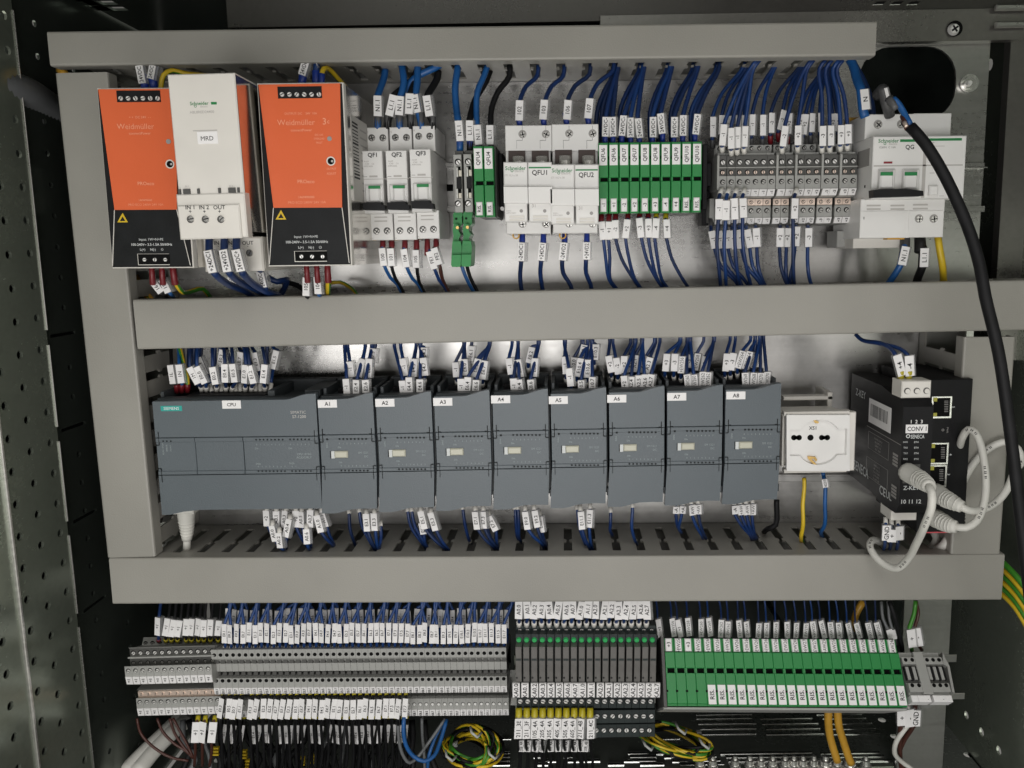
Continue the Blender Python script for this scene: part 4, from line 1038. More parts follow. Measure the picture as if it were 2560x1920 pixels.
for s, x, y, h, r, m in (('DIa', 1392, 1295, 20, 0, 'ink_dim'), ('DIb', 1780, 1293, 20, 0, 'ink_dim'), ('DQa', 1412, 1470, 20, 0, 'ink_dim'), ('DQb', 1797, 1465, 20, 0, 'ink_dim'), ('CPU 1215C', 1937, 1360, 24, 0, 'ink_dim'), ('AC/DC/RLY', 1937, 1398, 24, 0, 'ink_dim'),
                      ('RUN / STOP', 312, 1300, 18, 90, 'ink_dim'), ('ERROR', 355, 1290, 18, 90, 'ink_dim'), ('MAINT', 400, 1290, 18, 90, 'ink_dim'), ('SIMATIC', 1868, 878, 34, 0, 'ink_faint'), ('S7-1200', 1880, 928, 34, 0, 'ink_faint')):
    b.text(s, x, y, h, 0 if y < 1000 else -.4, m, R(0)+r, 190)
b.build('front_print', t)
b = MB(f); b.box(282, 806, 532, 864, 0, .12, 'teal', 0); b.text('SIEMENS', 407, 834, 34, .12, 'label', 0, 220); b.build('brand_plate', t)
b = MB(f); b.box(988, 744, 1210, 836, 0, .4, 'label', .1); b.text('CPU', 1099, 790, 38, .4, 'ink', 0, 120); b.build('name_sticker', t)

def recess_outline(a, z, r, q=1):
    "plug well: a round with a flat wing on each side"
    th = math.asin(134/230); hh = 134/230*r*q; o = []
    for k in range(15): t = th+(math.pi-2*th)*k/14; o.append((a+r*q*math.cos(t), z+r*q*math.sin(t)))
    o += [(a-r*1.24*q, z+hh), (a-r*1.24*q, z-hh)]
    for k in range(15): t = math.pi+th+(math.pi-2*th)*k/14; o.append((a+r*q*math.cos(t), z+r*q*math.sin(t)))
    o += [(a+r*1.19*q, z-hh), (a+r*1.19*q, z+hh)]
    return o
# power socket ----------------------------------------------------------------
f = Frame(cN, (1490, 785), .082, (2065, 775)); t = thing('power_socket', f, 'white power socket marked XS1 on the rail right of the modules', 'socket')
b = MB(f); b.box(2066, 752, 2118, 1330, -9, -3.0, 'ivory', .8); b.box(1425, 752, 2070, 782, -9, -3.5, 'ivory', .6); b.build('socket_plate', t)
a_, z_ = f.L(1768, 1050); r_ = abs(f.L(1768+230, 1050)[0]-a_); pp = [f.L(*q) for q in ((1448, 780), (2072, 780), (2072, 1332), (1448, 1332))]
o = sheet('socket_face', Matrix(), [(p[0], p[1]) for p in pp], [(recess_outline(a_, z_, r_),)], .0035, 'white'); o.parent = t
b = MB(f)
b.box(1425, 745, 2075, 772, -12, -6, 'ivory', .4); b.box(1425, 1318, 2040, 1345, -12, -6, 'ivory', .3)
b.boxm(*f.L(1430, 1320, 0), *f.L(2050, 790, 0), -.040, -.0135, 'ivory', .0008)
for (xa, ya, xb, yb_) in ((1430, 1320, 1460, 790), (2030, 1320, 2050, 790), (1430, 810, 2050, 790), (1430, 1320, 2050, 1300)): b.boxm(*f.L(xa, ya, 0), *f.L(xb, yb_, 0), -.0135, -.009, 'ivory', 0)
a0, z0 = f.L(1500, 760, -.012); a2, _ = f.L(2060, 760, -.012)
for k in range(3): u = a0+(a2-a0)*k/3; b.polym([(u, -.0005+z0), (u+(a2-a0)*.30, -.0005+z0), (u+(a2-a0)*.22, z0+.0006), (u+.002, z0+.0006)], -.026, -.010, 'ivory')
a0, z0 = f.L(1420, 600, MM(-40)); a2, z2 = f.L(1900, 630, MM(-40))
b.boxm(a0, z2, a2, z0, -.050, -.040, 'ivory', .0005); b.boxm(a2-.004, z2-.035, a2, z0+.003, -.072, -.040, 'ivory', .0005)
b.build('socket_body', t)
b = MB(f)
cx, cy = 1768, 1050
a, z = f.L(cx, cy); r = f.rad if False else abs(f.L(cx+230, cy)[0]-a)
oa = recess_outline(a, z, r); ob_ = recess_outline(a, z, r, .975); n_ = len(oa)
b.add([(p[0], p[1], .0) for p in oa]+[(p[0], p[1], -.0030) for p in ob_], [(k, (k+1) % n_, n_+(k+1) % n_, n_+k) for k in range(n_)]+[tuple(range(n_, 2*n_))], 'white')
b.build('plug_recess', t)
b = MB(f)
for xs_ in ((1520, 1572), (1795, 1850)):
    for x in xs_: b.cyl(x, 1004, 27, -2.95, -2.7, 'hole_shade', 18)
    b.box(xs_[0], 988, xs_[1], 1020, -2.95, -2.7, 'hole_shade', 0)
b.cyl(1684, 1004, 30, -2.95, -2.7, 'hole_shade', 20); b.build('pin_holes', t)
b = MB(f); b.poly([(1712, 828), (1745, 836), (1768, 850), (1760, 864), (1730, 860)], -3, -1.2, 'brass'); b.poly([(1660, 1190), (1735, 1196), (1752, 1225), (1738, 1240), (1715, 1212), (1690, 1215), (1752, 1275), (1730, 1284), (1662, 1215)], -3, -.8, 'brass'); b.build('earth_clip', t)
b = MB(f)
b.text('XS1', 1704, 908, 34, -2.95, 'ink', 0, 92); b.build('name_print', t)

# network converter --------------------------------------------------------------
f = Frame(cO, (902, 470), .114); t = thing('network_converter', f, 'slim black converter module with CONV 1 sticker and white top terminals', 'converter')
L = f.L; A0, A1 = L(900, 700)[0], L(1058, 700)[0]; A0 = L(872, 1190)[0]*.35+L(902, 470)[0]*.65
ztop, zbot = L(930, 455)[1], L(900, 1195)[1]; A1 = A0+.0225
z1 = L(1000, 860)[1]
b = MB(f)
H = [(ztop-.005, 0), (zbot+.010, 0), (zbot+.002, -.006), (zbot+.001, -.030), (zbot+.004, -.045), (zbot+.004, -.104), (ztop+.004, -.104), (ztop+.004, -.040), (ztop+.001, -.022), (ztop, -.006)]
b.profm(H, A0, A1, 'black'); b.build('housing', t)
b = MB(f)
for s, x, y, h, m, mw in (('1  2  3', 985, 588, 22, 'label', 110), ('SENECA', 990, 682, 24, 'ink_white', 86), ('Z-KEY', 950, 1004, 26, 'ink_white', 100), ('10 11 12', 950, 1090, 26, 'ink_white', 124)):
    b.text(s, x, y, h, 0, m, 0, mw)
b.ring(931, 680, 13, 8, 0, .1, 'ink_white', 14)
for y in (717, 752, 787, 823):
    b.text('PWR' if y == 717 else 'TX1' if y < 800 else 'RX2', 914, y, 11, 0, 'ink_white', 0, 30); b.text('ETH', 982, y, 11, 0, 'ink_white', 0, 34)
b.build('front_print', t)
b = MB(f); b.box(918, 608, 1054, 660, 0, .5, 'label', .1); b.text('CONV 1', 986, 633, 28, .5, 'ink', 0, 120); b.build('name_sticker', t)
b = MB(f); b.box(902, 858, 1002, 975, -.2, .5, 'term_dark', .1); b.build('network_port', t)
b = MB(f)
a0, z0 = L(862, 447, 0); a1, z0b = L(978, 363, 0); b.boxm(A0-.0005, z0, A0+.0215, z0+.013, -.020, -.003, 'ivory', .0008)
for k in range(3): b.cylm(A0+.0035+k*.0072, z0+.0055, .0024, -.003, -.0026, 'term_dark', 14); b.cylm(A0+.0037+k*.0072, z0+.0053, .0019, -.0026, -.0022, 'ivory', 12)
b.build('top_terminal', t)
b = MB(f); b.boxm(A0+.0005, zbot-.007, A0+.0205, zbot+.001, -.034, -.014, 'ivory', .0006); b.build('bottom_terminal', t)
# side print (on the left face)
b = MB(f)
S = Matrix(((0, 0, -1, A0-.0002), (0, 1, 0, 0), (1, 0, 0, 0), (0, 0, 0, 1)))     # local x -> +out, y -> up, z -> -right
def side(c, z): return (c, z)
sh = -ztop
b.boxm(-.063, ztop-.030, -.020, ztop-.010, 0, .0002, 'label', 0)
for k in range(16): b.boxm(-.059+k*.0021, ztop-.024, -.059+k*.0021+random.choice((.0006, .0011)), ztop-.014, .0002, .0003, 'ink', 0)
b.textm('Z-KEY', -.082, ztop-.010, .006, .0001, 'ink_white', 0, .022); b.textm('SENECA', -.075, zbot+.017, .008, .0001, 'ink_white', 0, .032)
for (x0, y0, x1, y1) in ((-.062, -.052, -.022, -.038), (-.064, -.076, -.022, -.060)):
    for (p, q, r_, s_) in ((x0, y0, x1, y0+.0003), (x0, y1, x1, y1+.0003), (x0, y0, x0+.0003, y1), (x1, y0, x1+.0003, y1)): b.boxm(p, ztop+q, r_, ztop+s_, 0, .0001, 'ink_grey', 0)
for k in range(4): b.textm('POWER SUPPLY  10..40 Vdc'[k*3:k*3+12], -.042, ztop-.041-k*.0028, .0016, .0001, 'ink_grey', 0, .034)
for k in range(5): b.textm('RS485  A  B  GND  RX'[k*2:k*2+12], -.043, ztop-.063-k*.0028, .0016, .0001, 'ink_grey', 0, .034)
for y in (-.045, -.070): 
    for k in range(4): b.boxm(-.014, ztop+y-k*.0026, -.005, ztop+y-k*.0026+.0018, 0, .0001, 'ink_grey', 0)
b.boxm(-.066, ztop-.0345, -.001, ztop-.0340, 0, .0001, 'ink_grey', 0)
b.textm('CE', -.030, zbot+.012, .007, .0001, 'ink_white', 0); b.textm('UL', -.018, zbot+.012, .006, .0001, 'ink_white', 0)
o = b.build('side_print', t); o.matrix_local = S

# network switch
f = Frame(cO, (1060, 330), .088); t = thing('network_switch', f, 'black network switch with silver edged ports right of the slim converter', 'network switch')
b = MB(f); b.box(1030, 325, 1285, 1280, -80, 0, 'black', .6); 
for k in range(44): b.box(1284, 335+k*21, 1291, 345+k*21, -4, -.5, 'black', .2)
b.build('housing', t)
for x0, y0, x1, y1, s, sx, sy in ((1080, 430, 1203, 568, '5', 1216, 497), (1066, 722, 1182, 858, '4', 1198, 795), (1060, 862, 1172, 1000, '3', 1186, 920)):
    b = MB(f); b.box(x0, y0, x1, y1, 0, 1.4, 'steel', .3); b.box(x0+12, y0+10, x1-12, y1-12, 1.4, 1.5, 'hole_shade', 0)
    b.box(x0+12, y0+8, x0+34, y0+32, 1.4, 2.0, 'led_yellow', .1); b.box(x0+8, y1-34, x0+32, y1-12, 1.4, 2.0, 'led_yellow', .1)
    for k in range(7): b.box(x1-44, y0+28+k*11, x1-20, y0+31+k*11, 1.5, 1.7, 'ink_grey', 0)
    b.text(s, sx, sy, 16, 0, 'ink_white', -90); b.build('network_port', t)
b = MB(f); b.ring(1150, 641, 8, 5, 0, .2, 'ink_grey'); b.text('PWR', 1178, 642, 12, 0, 'ink_grey', -90); b.build('front_print', t)
b = MB(f); b.box(1040, 1278, 1196, 1288, -20, -2, 'pink', .3); b.build('earth_terminal', t)
# ================================================================== BOTTOM ROW
# --- long row of two tier grey terminals
f = Frame(cR, (915, 545), .055, (1985, 530)); NG = 47
Wa, Wb = W(*cR((931, 545)), .055), W(*cS((1771, 525)), .055)
pw = (Wb-Wa).length/(NG-1)
def two_tier(f):
    t = thing('two_tier_terminal', f, 'x', 'terminal block')
    w = pw-.00014; h = lambda y, c=0: f.L(960, y, MM(c))[1]
    B = lambda y0, y1, c0, c1, m, ch=.12, a0=0, a1=w: b.boxm(a0, h(y1, c1), a1, h(y0, c1), MM(c0), MM(c1), m, MM(ch))
    b = MB(f)
    b.profm([(h(508, -12), -.014), (h(545, 0), 0), (h(630, 0), 0), (h(668, -5), -.005), (h(668, -5)-.004, -.012), (h(508, -12)-.040, -.05), (h(508, -12)-.036, -.05)], 0, w, 'term_grey')
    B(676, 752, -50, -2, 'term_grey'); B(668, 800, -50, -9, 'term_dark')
    b.profm([(h(795, -4), -.004), (h(815, 0), 0), (h(900, 0), 0), (h(962, -1), -.001), (h(972, -5), -.006), (h(972, -5), -.05), (h(795, -4), -.05)], 0, w, 'term_grey')
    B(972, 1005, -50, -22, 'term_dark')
    b.profm([(h(1000, -14), -.015), (h(1020, -12), -.012), (h(1120, -12), -.012), (h(1180, -13), -.013), (h(1183, -17), -.018), (h(1183, -17), -.05), (h(1000, -14), -.05)], 0, w, 'term_grey')
    b.boxm(w*.3, h(662, -4), w*.98, h(636, -1), -.006, -.0015, 'term_dark', 0); b.boxm(w*.25, h(790, -5), w*.9, h(762, -3), -.0092, -.004, 'term_dark', 0)
    b.build('housing', t)
    for y, c in ((595, 0), (838, 0), (1072, -12)):
        o = MB(f); o.cylm(w/2, h(y, c), .00165, MM(c)-.0002, MM(c)+.0001, 'hole_shade', 12)
        if c: o.cylm(w/2+.0001, h(y, c)-.0001, .0013, MM(c)+.0001, MM(c)+.0004, 'bright_screw', 10)
        o.build('terminal_screw', t)
    for y0, y1, c in ((903, 962, 0), (1122, 1180, -12)):
        o = MB(f); o.profm([(h(y0, c), MM(c)+.0007), (h(y1, c-1), MM(c-1)+.0004), (h(y1, c-1), MM(c-2)-.001), (h(y0, c), MM(c)-.001)], .0002, w-.0002, 'label')
        o.build('number_plate', t)
    return t
t0 = two_tier(f); ev = []
for k in range(12):
    for j in (1, 3, 5, 7):
        if (k, j) != (1, 7): ev.append('E%d.%d' % (k, j))
made = []
for i in range(NG):
    lab = '%s two tier terminal from left in the long grey row, under wire %s' % (ORD[i], ev[i])
    if i == 0: t = t0; t['label'] = lab; t.location = Wa
    else: t = copy_tree(t0, Wa.lerp(Wb, i/(NG-1)), lab)
    t['group'] = 'long row of two tier grey terminals'; made.append(t)
for i, t in enumerate(made):
    b = MB(f); h = lambda y, c=0: f.L(960, y, MM(c))[1]
    b.textm(ev[i], pw*.5, (h(908, 0)+h(958, -1))/2, .0021, .0008, 'ink', math.pi/2, .0042)
    b.textm(ev[i], pw*.5, (h(1126, -12)+h(1176, -13))/2, .0021, -.0112, 'ink', math.pi/2, .0042); b.build('plate_print', t)

# --- left block of triple deck terminals with copper bars
f = Frame(cR, (150, 525), .055)
NL = 12; Wa = W(*cR((118, 720)), .062); Wb = W(*cR((870, 700)), .062)
f = Frame(cR, (118, 720), .062)
pl = (Wb-Wa).length/11
def left_deck(f):
    t = thing('triple_deck_terminal', f, 'x', 'terminal block')
    w = pl-.00014; h = lambda y, c=0: f.L(150, y, MM(c))[1]
    b = MB(f); q = .0038
    # steps shift sideways in the picture only through perspective
    b.profm([(h(440, -30), -.032), (h(505, -28), -.028), (h(520, -14), -.012), (h(520, -14)-.030, -.013), (h(440, -30)-.040, -.055), (h(440, -30)-.030, -.055)], 0, w, 'term_grey')
    b.profm([(h(525, -8), -.008), (h(540, -9), -.010), (h(612, -9), -.010), (h(615, -6), -.006), (h(628, -6), -.006), (h(630, -9), -.009), (h(700, -9), -.009), (h(702, 0), 0), (h(795, 0), 0), (h(868, -1), -.001), (h(880, -9), -.010), (h(880, -9), -.055), (h(505, -28)-.020, -.055), (h(505, -28)-.0012, -.0285)], 0, w, 'term_grey')
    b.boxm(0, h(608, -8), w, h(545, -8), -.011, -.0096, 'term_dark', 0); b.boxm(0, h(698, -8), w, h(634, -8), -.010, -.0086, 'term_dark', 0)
    b.profm([(h(925, -14), -.014), (h(935, -16), -.017), (h(1000, -16), -.017), (h(1005, -12), -.012), (h(1095, -12), -.012), (h(1165, -13), -.013), (h(1180, -22), -.024), (h(1180, -22), -.055), (h(925, -14), -.055)], 0, w, 'term_grey')
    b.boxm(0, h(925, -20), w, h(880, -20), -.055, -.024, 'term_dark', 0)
    b.build('housing', t)
    for y, c, m, r in ((484, -29, 'steel', .0019), (575, -9.4, 'bright_screw', .0021), (667, -8.4, 'steel', .0016), (742, 0, 'bright_screw', .0019), (1040, -12, 'bright_screw', .0020)):
        o = MB(f); o.screwm(w/2, h(y, c), r, MM(c)+.0001, m); o.build('terminal_screw', t)
    o = MB(f); o.boxm(.0, h(996, -16), w+.0001, h(938, -16), -.017, -.0156, 'copper', 0); o.screwm(w/2, h(967, -15), .0018, -.0156, 'copper', off=(0, 0), hole='copper'); o.build('copper_jumper', t)
    for y0, y1, c in ((797, 868, 0), (1097, 1165, -12)):
        o = MB(f); o.profm([(h(y0, c), MM(c)+.0008), (h(y1, c-1), MM(c-1)+.0005), (h(y1, c-1), MM(c-2)-.001), (h(y0, c), MM(c)-.001)], .0003, w-.0003, 'label')
        o.textm('+1', w/2, (h(y0, c)+h(y1, c-1))/2, .0024, MM(c)+.0009, 'ink', math.pi/2, .0035); o.build('number_plate', t)
    return t
t0 = left_deck(f)
for i in range(NL):
    lab = '%s stepped grey +1 terminal from the left in the lower left block' % ORD[i]
    if i == 0: t = t0; t['label'] = lab
    else: t = copy_tree(t0, Wa.lerp(Wb, i/(NL-1)), lab)
    t['group'] = 'stepped grey terminals in the lower left block'

# --- relays
f = Frame(cT, (180, 520), .078, (1460, 520)); NR = 18
Wa = W(*cT((178, 520)), .078); Wb = W(*cT((1452, 520)), .078); pr_ = (Wb-Wa).length/17
def relay(f):
    t = thing('interface_relay', f, 'x', 'relay')
    w = pr_-.0002; h = lambda y, c=0: f.L(210, y, MM(c))[1]
    B = lambda y0, y1, c0, c1, m, ch=.2, a0=0, a1=w: b.boxm(a0, h(y1, c1), a1, h(y0, c1), MM(c0), MM(c1), m, MM(ch))
    b = MB(f); B(318, 402, -70, -16, 'relay'); B(400, 512, -70, -8, 'relay'); B(510, 1000, -70, -12, 'relay'); B(990, 1095, -70, -14, 'relay'); b.build('housing', t)
    b = MB(f); B(520, 848, -12, 0, 'relay_body', .3, .0002, w-.0011); B(628, 648, 0, .15, 'relay', .05, .0006, w-.0015); b.cylm(w*.2, h(808), .0008, 0, .0002, 'ink', 10); b.build('plug_in_relay', t)
    b = MB(f); b.cylm(w*.42, h(450, -8), .0023, -.008, -.0066, 'led_green', 12, .0018); b.build('status_lamp', t)
    for y, c in ((370, -16), (1030, -14)): o = MB(f); o.screwm(w*.48, h(y, c), .0027, MM(c), 'bright_screw', hole='black', off=(0, 0)); o.build('terminal_screw', t)
    return t
t0 = relay(f); rn = ['KA0.%d' % k for k in range(8)]+['KA1.0', 'KA1.1']+['KA2.%d' % k for k in range(8)]; made = []
for i in range(NR):
    lab = '%s slim dark relay from the left, with white plate %s' % (ORD[i], rn[i])
    if i == 0: t = t0; t['label'] = lab
    else: t = copy_tree(t0, Wa.lerp(Wb, i/17), lab)
    t['group'] = 'slim relays in the bottom row'; made.append(t)
kx = [195, 280, 370, 448, 525, 605, 682, 752, 822, 903, 990, 1070, 1150, 1225, 1297, 1373, 1450, 1518]
for i, t in enumerate(made):
    h = lambda y, c=0: f.L(210, y, MM(c))[1]; p = W(*cT((kx[i], 922)), .078)-Wa.lerp(Wb, i/17)
    b = MB(f); x = p.x; hw = .00305; b.boxm(x-hw, h(990, 0), x+hw, h(858, 0), -.001, .0012, 'label', .0005); b.textm(rn[i], x, (h(990)+h(858))/2, .0036, .00135, 'ink', math.pi/2, .0185); b.build('name_plate', t)
# lower screw strips under the relays
for j, (y, c, nm) in enumerate(((1170, .060, 'upper'), (1303, .050, 'lower'))):
    g = Frame(cT, (955, y), c); b = MB(g); b.box(918, y-52, 1500, y+62, -40, 0, 'relay', .3)
    for k in range(9): b.box(918+k*72.5, y-50, 920+k*72.5, y+60, 0, .1, 'hole_shade', 0)
    t = thing('screw_terminal_strip', g, 'black strip of eight bright screws under the relays, %s of two' % nm, 'terminal strip')
    b.build('strip_body', t)
    for k in range(8): o = MB(g); o.screw((953 if j == 0 else 945)+k*(73 if j == 0 else 71.3), y, 28, 0, 'bright_screw', hole='black', off=(0, 0)); o.build('terminal_screw', t)

# --- green fuse terminals, bottom row (tilted rail: lower edge nearer)
N2 = 24; dt, db = .056, .086
f = Frame(cU, (228, 430), dt, (1845, 440), bl=(262, 1065), dbot=db)
up0 = ['+3', '+EW256', '+3', '+EW258', '+EW260', '-EW260', '+EW262', '-EW262', '+EW264', '-EW264', '+EW266', '-EW266', '+EW268', '-EW268', '+EW270', '-EW270', '+AW256', '-AW256', '+AW258', '-AW258', '+AW260', '-AW260', '+AW262', '-AW262']
Wa = f.o; q = W(*cV((666-10, 545)), dt); pgx = ((q-Wa).dot(f.ex))/(N2-.05)
def gbot(f):
    t = thing('fuse_terminal', f, 'x', 'fuse terminal')
    w = pgx-.00016; h = lambda y: f.L(265, y)[1]
    b = MB(f)
    b.profm([(h(1078), -.06), (h(1078), -.012), (h(425), -.012), (h(425)-.02, -.06)], 0, w, 'term_dark')
    b.boxm(0, h(566), w, h(432), -.012, -.0025, 'green', .0003); b.boxm(0, h(715), w, h(566), -.012, 0, 'green', .0003); b.boxm(0, h(1052), w, h(762), -.012, 0, 'green', .0003); b.boxm(0, h(1072), w, h(1052), -.012, -.002, 'green', .0002)
    b.boxm(0, h(762), .0014, h(715), -.012, -.0006, 'green', 0); b.boxm(w-.0006, h(762), w, h(715), -.012, -.0006, 'green', 0)
    b.build('housing', t)
    b = MB(f); b.boxm(.0014, h(762), w-.0006, h(715), -.006, -.004, 'hole_shade', 0); b.boxm(-.0008, h(942), .0012, h(922), -.002, .0001, 'hole_shade', 0); b.build('test_slot', t)
    return t
t0 = gbot(f); made = []
for i in range(N2):
    lab = '%s green fuse terminal from left in the bottom row, with plate %s' % (ORD[i], up0[i])
    if i == 0: t = t0; t['label'] = lab
    else: t = copy_tree(t0, Wa+f.ex*(pgx*i), lab)
    t['group'] = 'green fuse terminals in the bottom row'; made.append(t)
h = lambda y: f.L(265, y)[1]
for i, t in enumerate(made):
    b = MB(f); xc = pgx*.42; b.boxm(xc-.0027, h(556), xc+.0027, h(436), -.0025, .0005, 'label', .0006); b.textm(up0[i], xc, (h(556)+h(436))/2, .0030, .00065, 'ink', math.pi/2, .0125); b.build('upper_plate', t)
    if i >= 4:
        b = MB(f); xc = pgx*.5; b.boxm(xc-.0032, h(1056), xc+.0032, h(872), 0, .0005, 'label', .0001); b.textm('RIS.', xc, (h(1056)+h(872))/2, .0036, .00065, 'ink', math.pi/2, .0100); b.build('lower_plate', t)
# dark end plate on the left and front lip
b = MB(f); b.boxm(-.0032, h(1082), -.0004, h(420), -.06, .001, 'term_dark', .0003)
tag(b.build('end_plate'), 'dark end plate at the left of the bottom green row', 'end plate').matrix_world = Matrix.Translation(f.o) @ f.M
b = MB(f); b.boxm(-.003, h(1104), pgx*N2, h(1080), -.055, -.004, 'term_grey', .0005)
tag(b.build('mounting_bar'), 'grey bar running under the bottom green row', 'bar').matrix_world = Matrix.Translation(f.o) @ f.M

# --- six grey spring terminals at the right end
g = Frame(cV, (705, 650), .060, (1062, 648), bl=(790, 1080), dbot=.088)
b = MB(g)
xs6 = [740, 797, 848, 925, 977, 1028]
for i in range(6):
    x = xs6[i]; t = thing('spring_terminal', g, '%s grey spring terminal right of the bottom green row' % ORD[i], 'terminal block', 'grey spring terminals at lower right')
    Lx = g.L(x, 725)[0]; hw = .0029 if i % 3 else .0030
    hh = lambda y: g.L(x, y)[1]
    dk = hw*(1 if i % 3 else 1)
    b = MB(g); b.boxm(Lx-hw, hh(1020), Lx+hw-.0001, hh(650), -.05, -.004, 'term_grey', .0002); b.boxm(Lx-hw, hh(760), Lx+hw-.0001, hh(700), -.004, 0, 'term_grey', .0003); b.boxm(Lx-hw, hh(1000), Lx+hw-.0001, hh(925), -.004, 0, 'term_grey', .0003)
    b.boxm(Lx-hw*.45, hh(890), Lx+hw*.45, hh(780), -.004, -.0015, 'term_grey', .0002); b.boxm(Lx-hw, hh(915), Lx+hw, hh(765), -.0041, -.0036, 'term_dark', 0)
    b.build('housing', t)
    b = MB(g); b.cylm(Lx, hh(725), .0016, -.001, .0001, 'hole_shade', 12); b.cylm(Lx, hh(945), .0016, -.001, .0001, 'hole_shade', 12)
    for s in (-1, 1): b.boxm(Lx+s*hw*.78-.0005, hh(895), Lx+s*hw*.78+.0005, hh(775), -.0036, -.0012, 'black', .0002)
    b.build('spring_clip', t)
    b = MB(g); b.boxm(Lx-hw+.0002, hh(1085), Lx+hw-.0003, hh(1026), -.012, -.001, 'label', .0005)
    if i in (2, 4): b.textm('-', Lx, hh(1060), .002, -.0009)
    b.build('number_plate', t)
b = MB(g)
for x, w6 in ((888, 900), ): b.box(x-4, 655, x+12, 1018, -50, .6, 'term_grey')
tag(b.build('divider_plate'), 'thin grey divider plate between the two trios of spring terminals', 'divider').matrix_world = Matrix.Translation(g.o) @ g.M
b = MB(g); b.poly([(1058, 655), (1078, 700), (1120, 780), (1165, 1010), (1140, 1000), (1100, 780), (1062, 760)], -45, -6, 'term_grey')
tag(b.build('end_clamp'), 'pale grey end clamp at the far right of the bottom row', 'end clamp').matrix_world = Matrix.Translation(g.o) @ g.M
g2 = Frame(cV, (1060, 690), .046); b = MB(g2)
b.box(700, 690, 1180, 745, -1.2, 0, 'zinc'); b.box(760, 1022, 1250, 1066, -1.2, 0, 'zinc')
o = b.build('din_rail'); o.matrix_world = Matrix.Translation(g2.o) @ g2.M
tag(o, 'bare ends of the mounting rail sticking out at lower right', 'rail')
# rail along the bottom rows
g2 = Frame(cR, (100, 600), .010); b = MB(g2)
a1_, _ = g2.L(100, 600); b.boxm(a1_+.060, -.030, .70, -.020, -.001, 0, 'zinc', 0); b.boxm(a1_+.060, -.055, .70, -.047, -.001, 0, 'zinc', 0); b.boxm(a1_+.060, -.048, .70, -.029, -.008, -.007, 'zinc', 0)
for k in range(3): b.boxm(.1+.26*k, -.065, .13+.26*k, -.010, -.012, -.008, 'zinc_dark', 0); b.boxm(.112+.26*k, -.045, .118+.26*k, -.030, -.16, -.012, 'zinc_dark', 0)
o = b.build('din_rail'); o.matrix_world = Matrix.Translation(g2.o) @ g2.M
tag(o, 'long zinc rail carrying the bottom rows of terminals', 'rail')

# --- earth bar with bolts on the cabinet floor
p0, p1 = W(1640, 1926, .0), W(2235, 1930, .0)
b = MB(); b.boxm(0, -.012, (p1-p0).length, 0, -.006, 0, 'zinc_dark', .0005); o = b.build('earth_bar'); M = plane(p0, (p1-p0).normalized(), (0, -1, 0)); 
o.matrix_world = plane(p0, (1, 0, 0), (0, 0, 1)); tag(o, 'bright metal earth bar along the bottom edge holding a row of bolts', 'earth bar')
for i, x in enumerate((1750, 1782, 1838, 1875, 1903, 1932, 1963, 1985, 2008, 2035, 2064, 2093, 2125, 2165)):
    g = Frame(P0, (x, 1893), .004); t = thing('earth_bolt', g, '%s bright bolt from the left on the earth bar' % ORD[i], 'bolt', 'bolts on the earth bar')
    r = 11 if i not in (10, 12) else 15; a = abs(g.L(x+r, 1893)[0])
    b = MB(g); prev = None; n_ = 12
    for yy, rr in ((-.022, .55), (-.010, .55), (-.0095, 1.25), (-.0075, 1.25), (-.007, .95), (-.0025, .95), (-.002, .5), (.0015, .45)):
        b.v += [(a*rr*math.cos(6.2832*k/n_), yy, a*rr*math.sin(6.2832*k/n_)) for k in range(n_)]; base = len(b.v)-n_
        if prev is not None:
            for k in range(n_): b.f.append((prev+k, base+k, base+(k+1) % n_, prev+(k+1) % n_)); b.m.append(b.mi('steel')); b.sm.append(False)
        prev = base
    b.f.append(tuple(prev+k for k in range(n_))[::-1]); b.m.append(b.mi('steel')); b.sm.append(False)
    b.build('bolt_head', t)
# louvred ribs on the floor
# ================================================================== WIRES
def wl_(k, col, txt, where, n=None, tot=None):
    s = '%s wire' % col
    if txt: s += ' marked %s' % txt
    if k is not None: s += ', %s from the left' % ORD[k]
    return s+' '+where
V = lambda p, dx=0, dy=0: (p[0]+dx, p[1]+dy)

# power supply leads at the top
for i, (crop, mk, ex, en, col, cn, tx) in enumerate((
    (cB, (705, 120, 745, 325), (690, 60), (760, 400), 'blue_dark', 'dark blue', '24VDC'), (cB, (870, 120, 842, 275), (900, 60), (860, 400), 'blue_dark', 'dark blue', '24VDC'),
    (cD, (640, 50, 600, 190), (620, -10), (585, 300), 'blue_dark', 'dark blue', '24VDC'), (cD, (735, 60, 730, 62), (730, 20), (725, 300), 'blue_dark', 'dark blue', None))):
    wire(crop, col, mk, [(ex[0], ex[1]-60, .06), (ex[0], ex[1], .07)], [en], tx, '%s lead dropping into the %s power supply, %s of two' % (cn, ('left', 'left', 'right', 'right')[i], ('left', 'right')[i % 2]), d=.078, r=.0024, fer='fer_blue', ferlen=.012, name='power_lead', hw=.0028)
wire(cB, 'yellow', None, [(1500, 230, .06), (1200, 200, .07), (1060, 165, .075), (965, 220, .08)], [(940, 300, .08), (930, 420, .08)], None, 'yellow and green lead arching behind the white module top', r=.0019, col2='yg_green', name='earth_lead')
wire(cD, 'yellow', None, [(1010, 300, .05), (930, 210, .06), (850, 125, .07), (800, 120, .078)], [(780, 170, .08), (775, 300, .08)], None, 'yellow and green lead arching over the right power supply', r=.0019, col2='yg_green', fer='fer_blue', ferlen=.010, name='earth_lead')
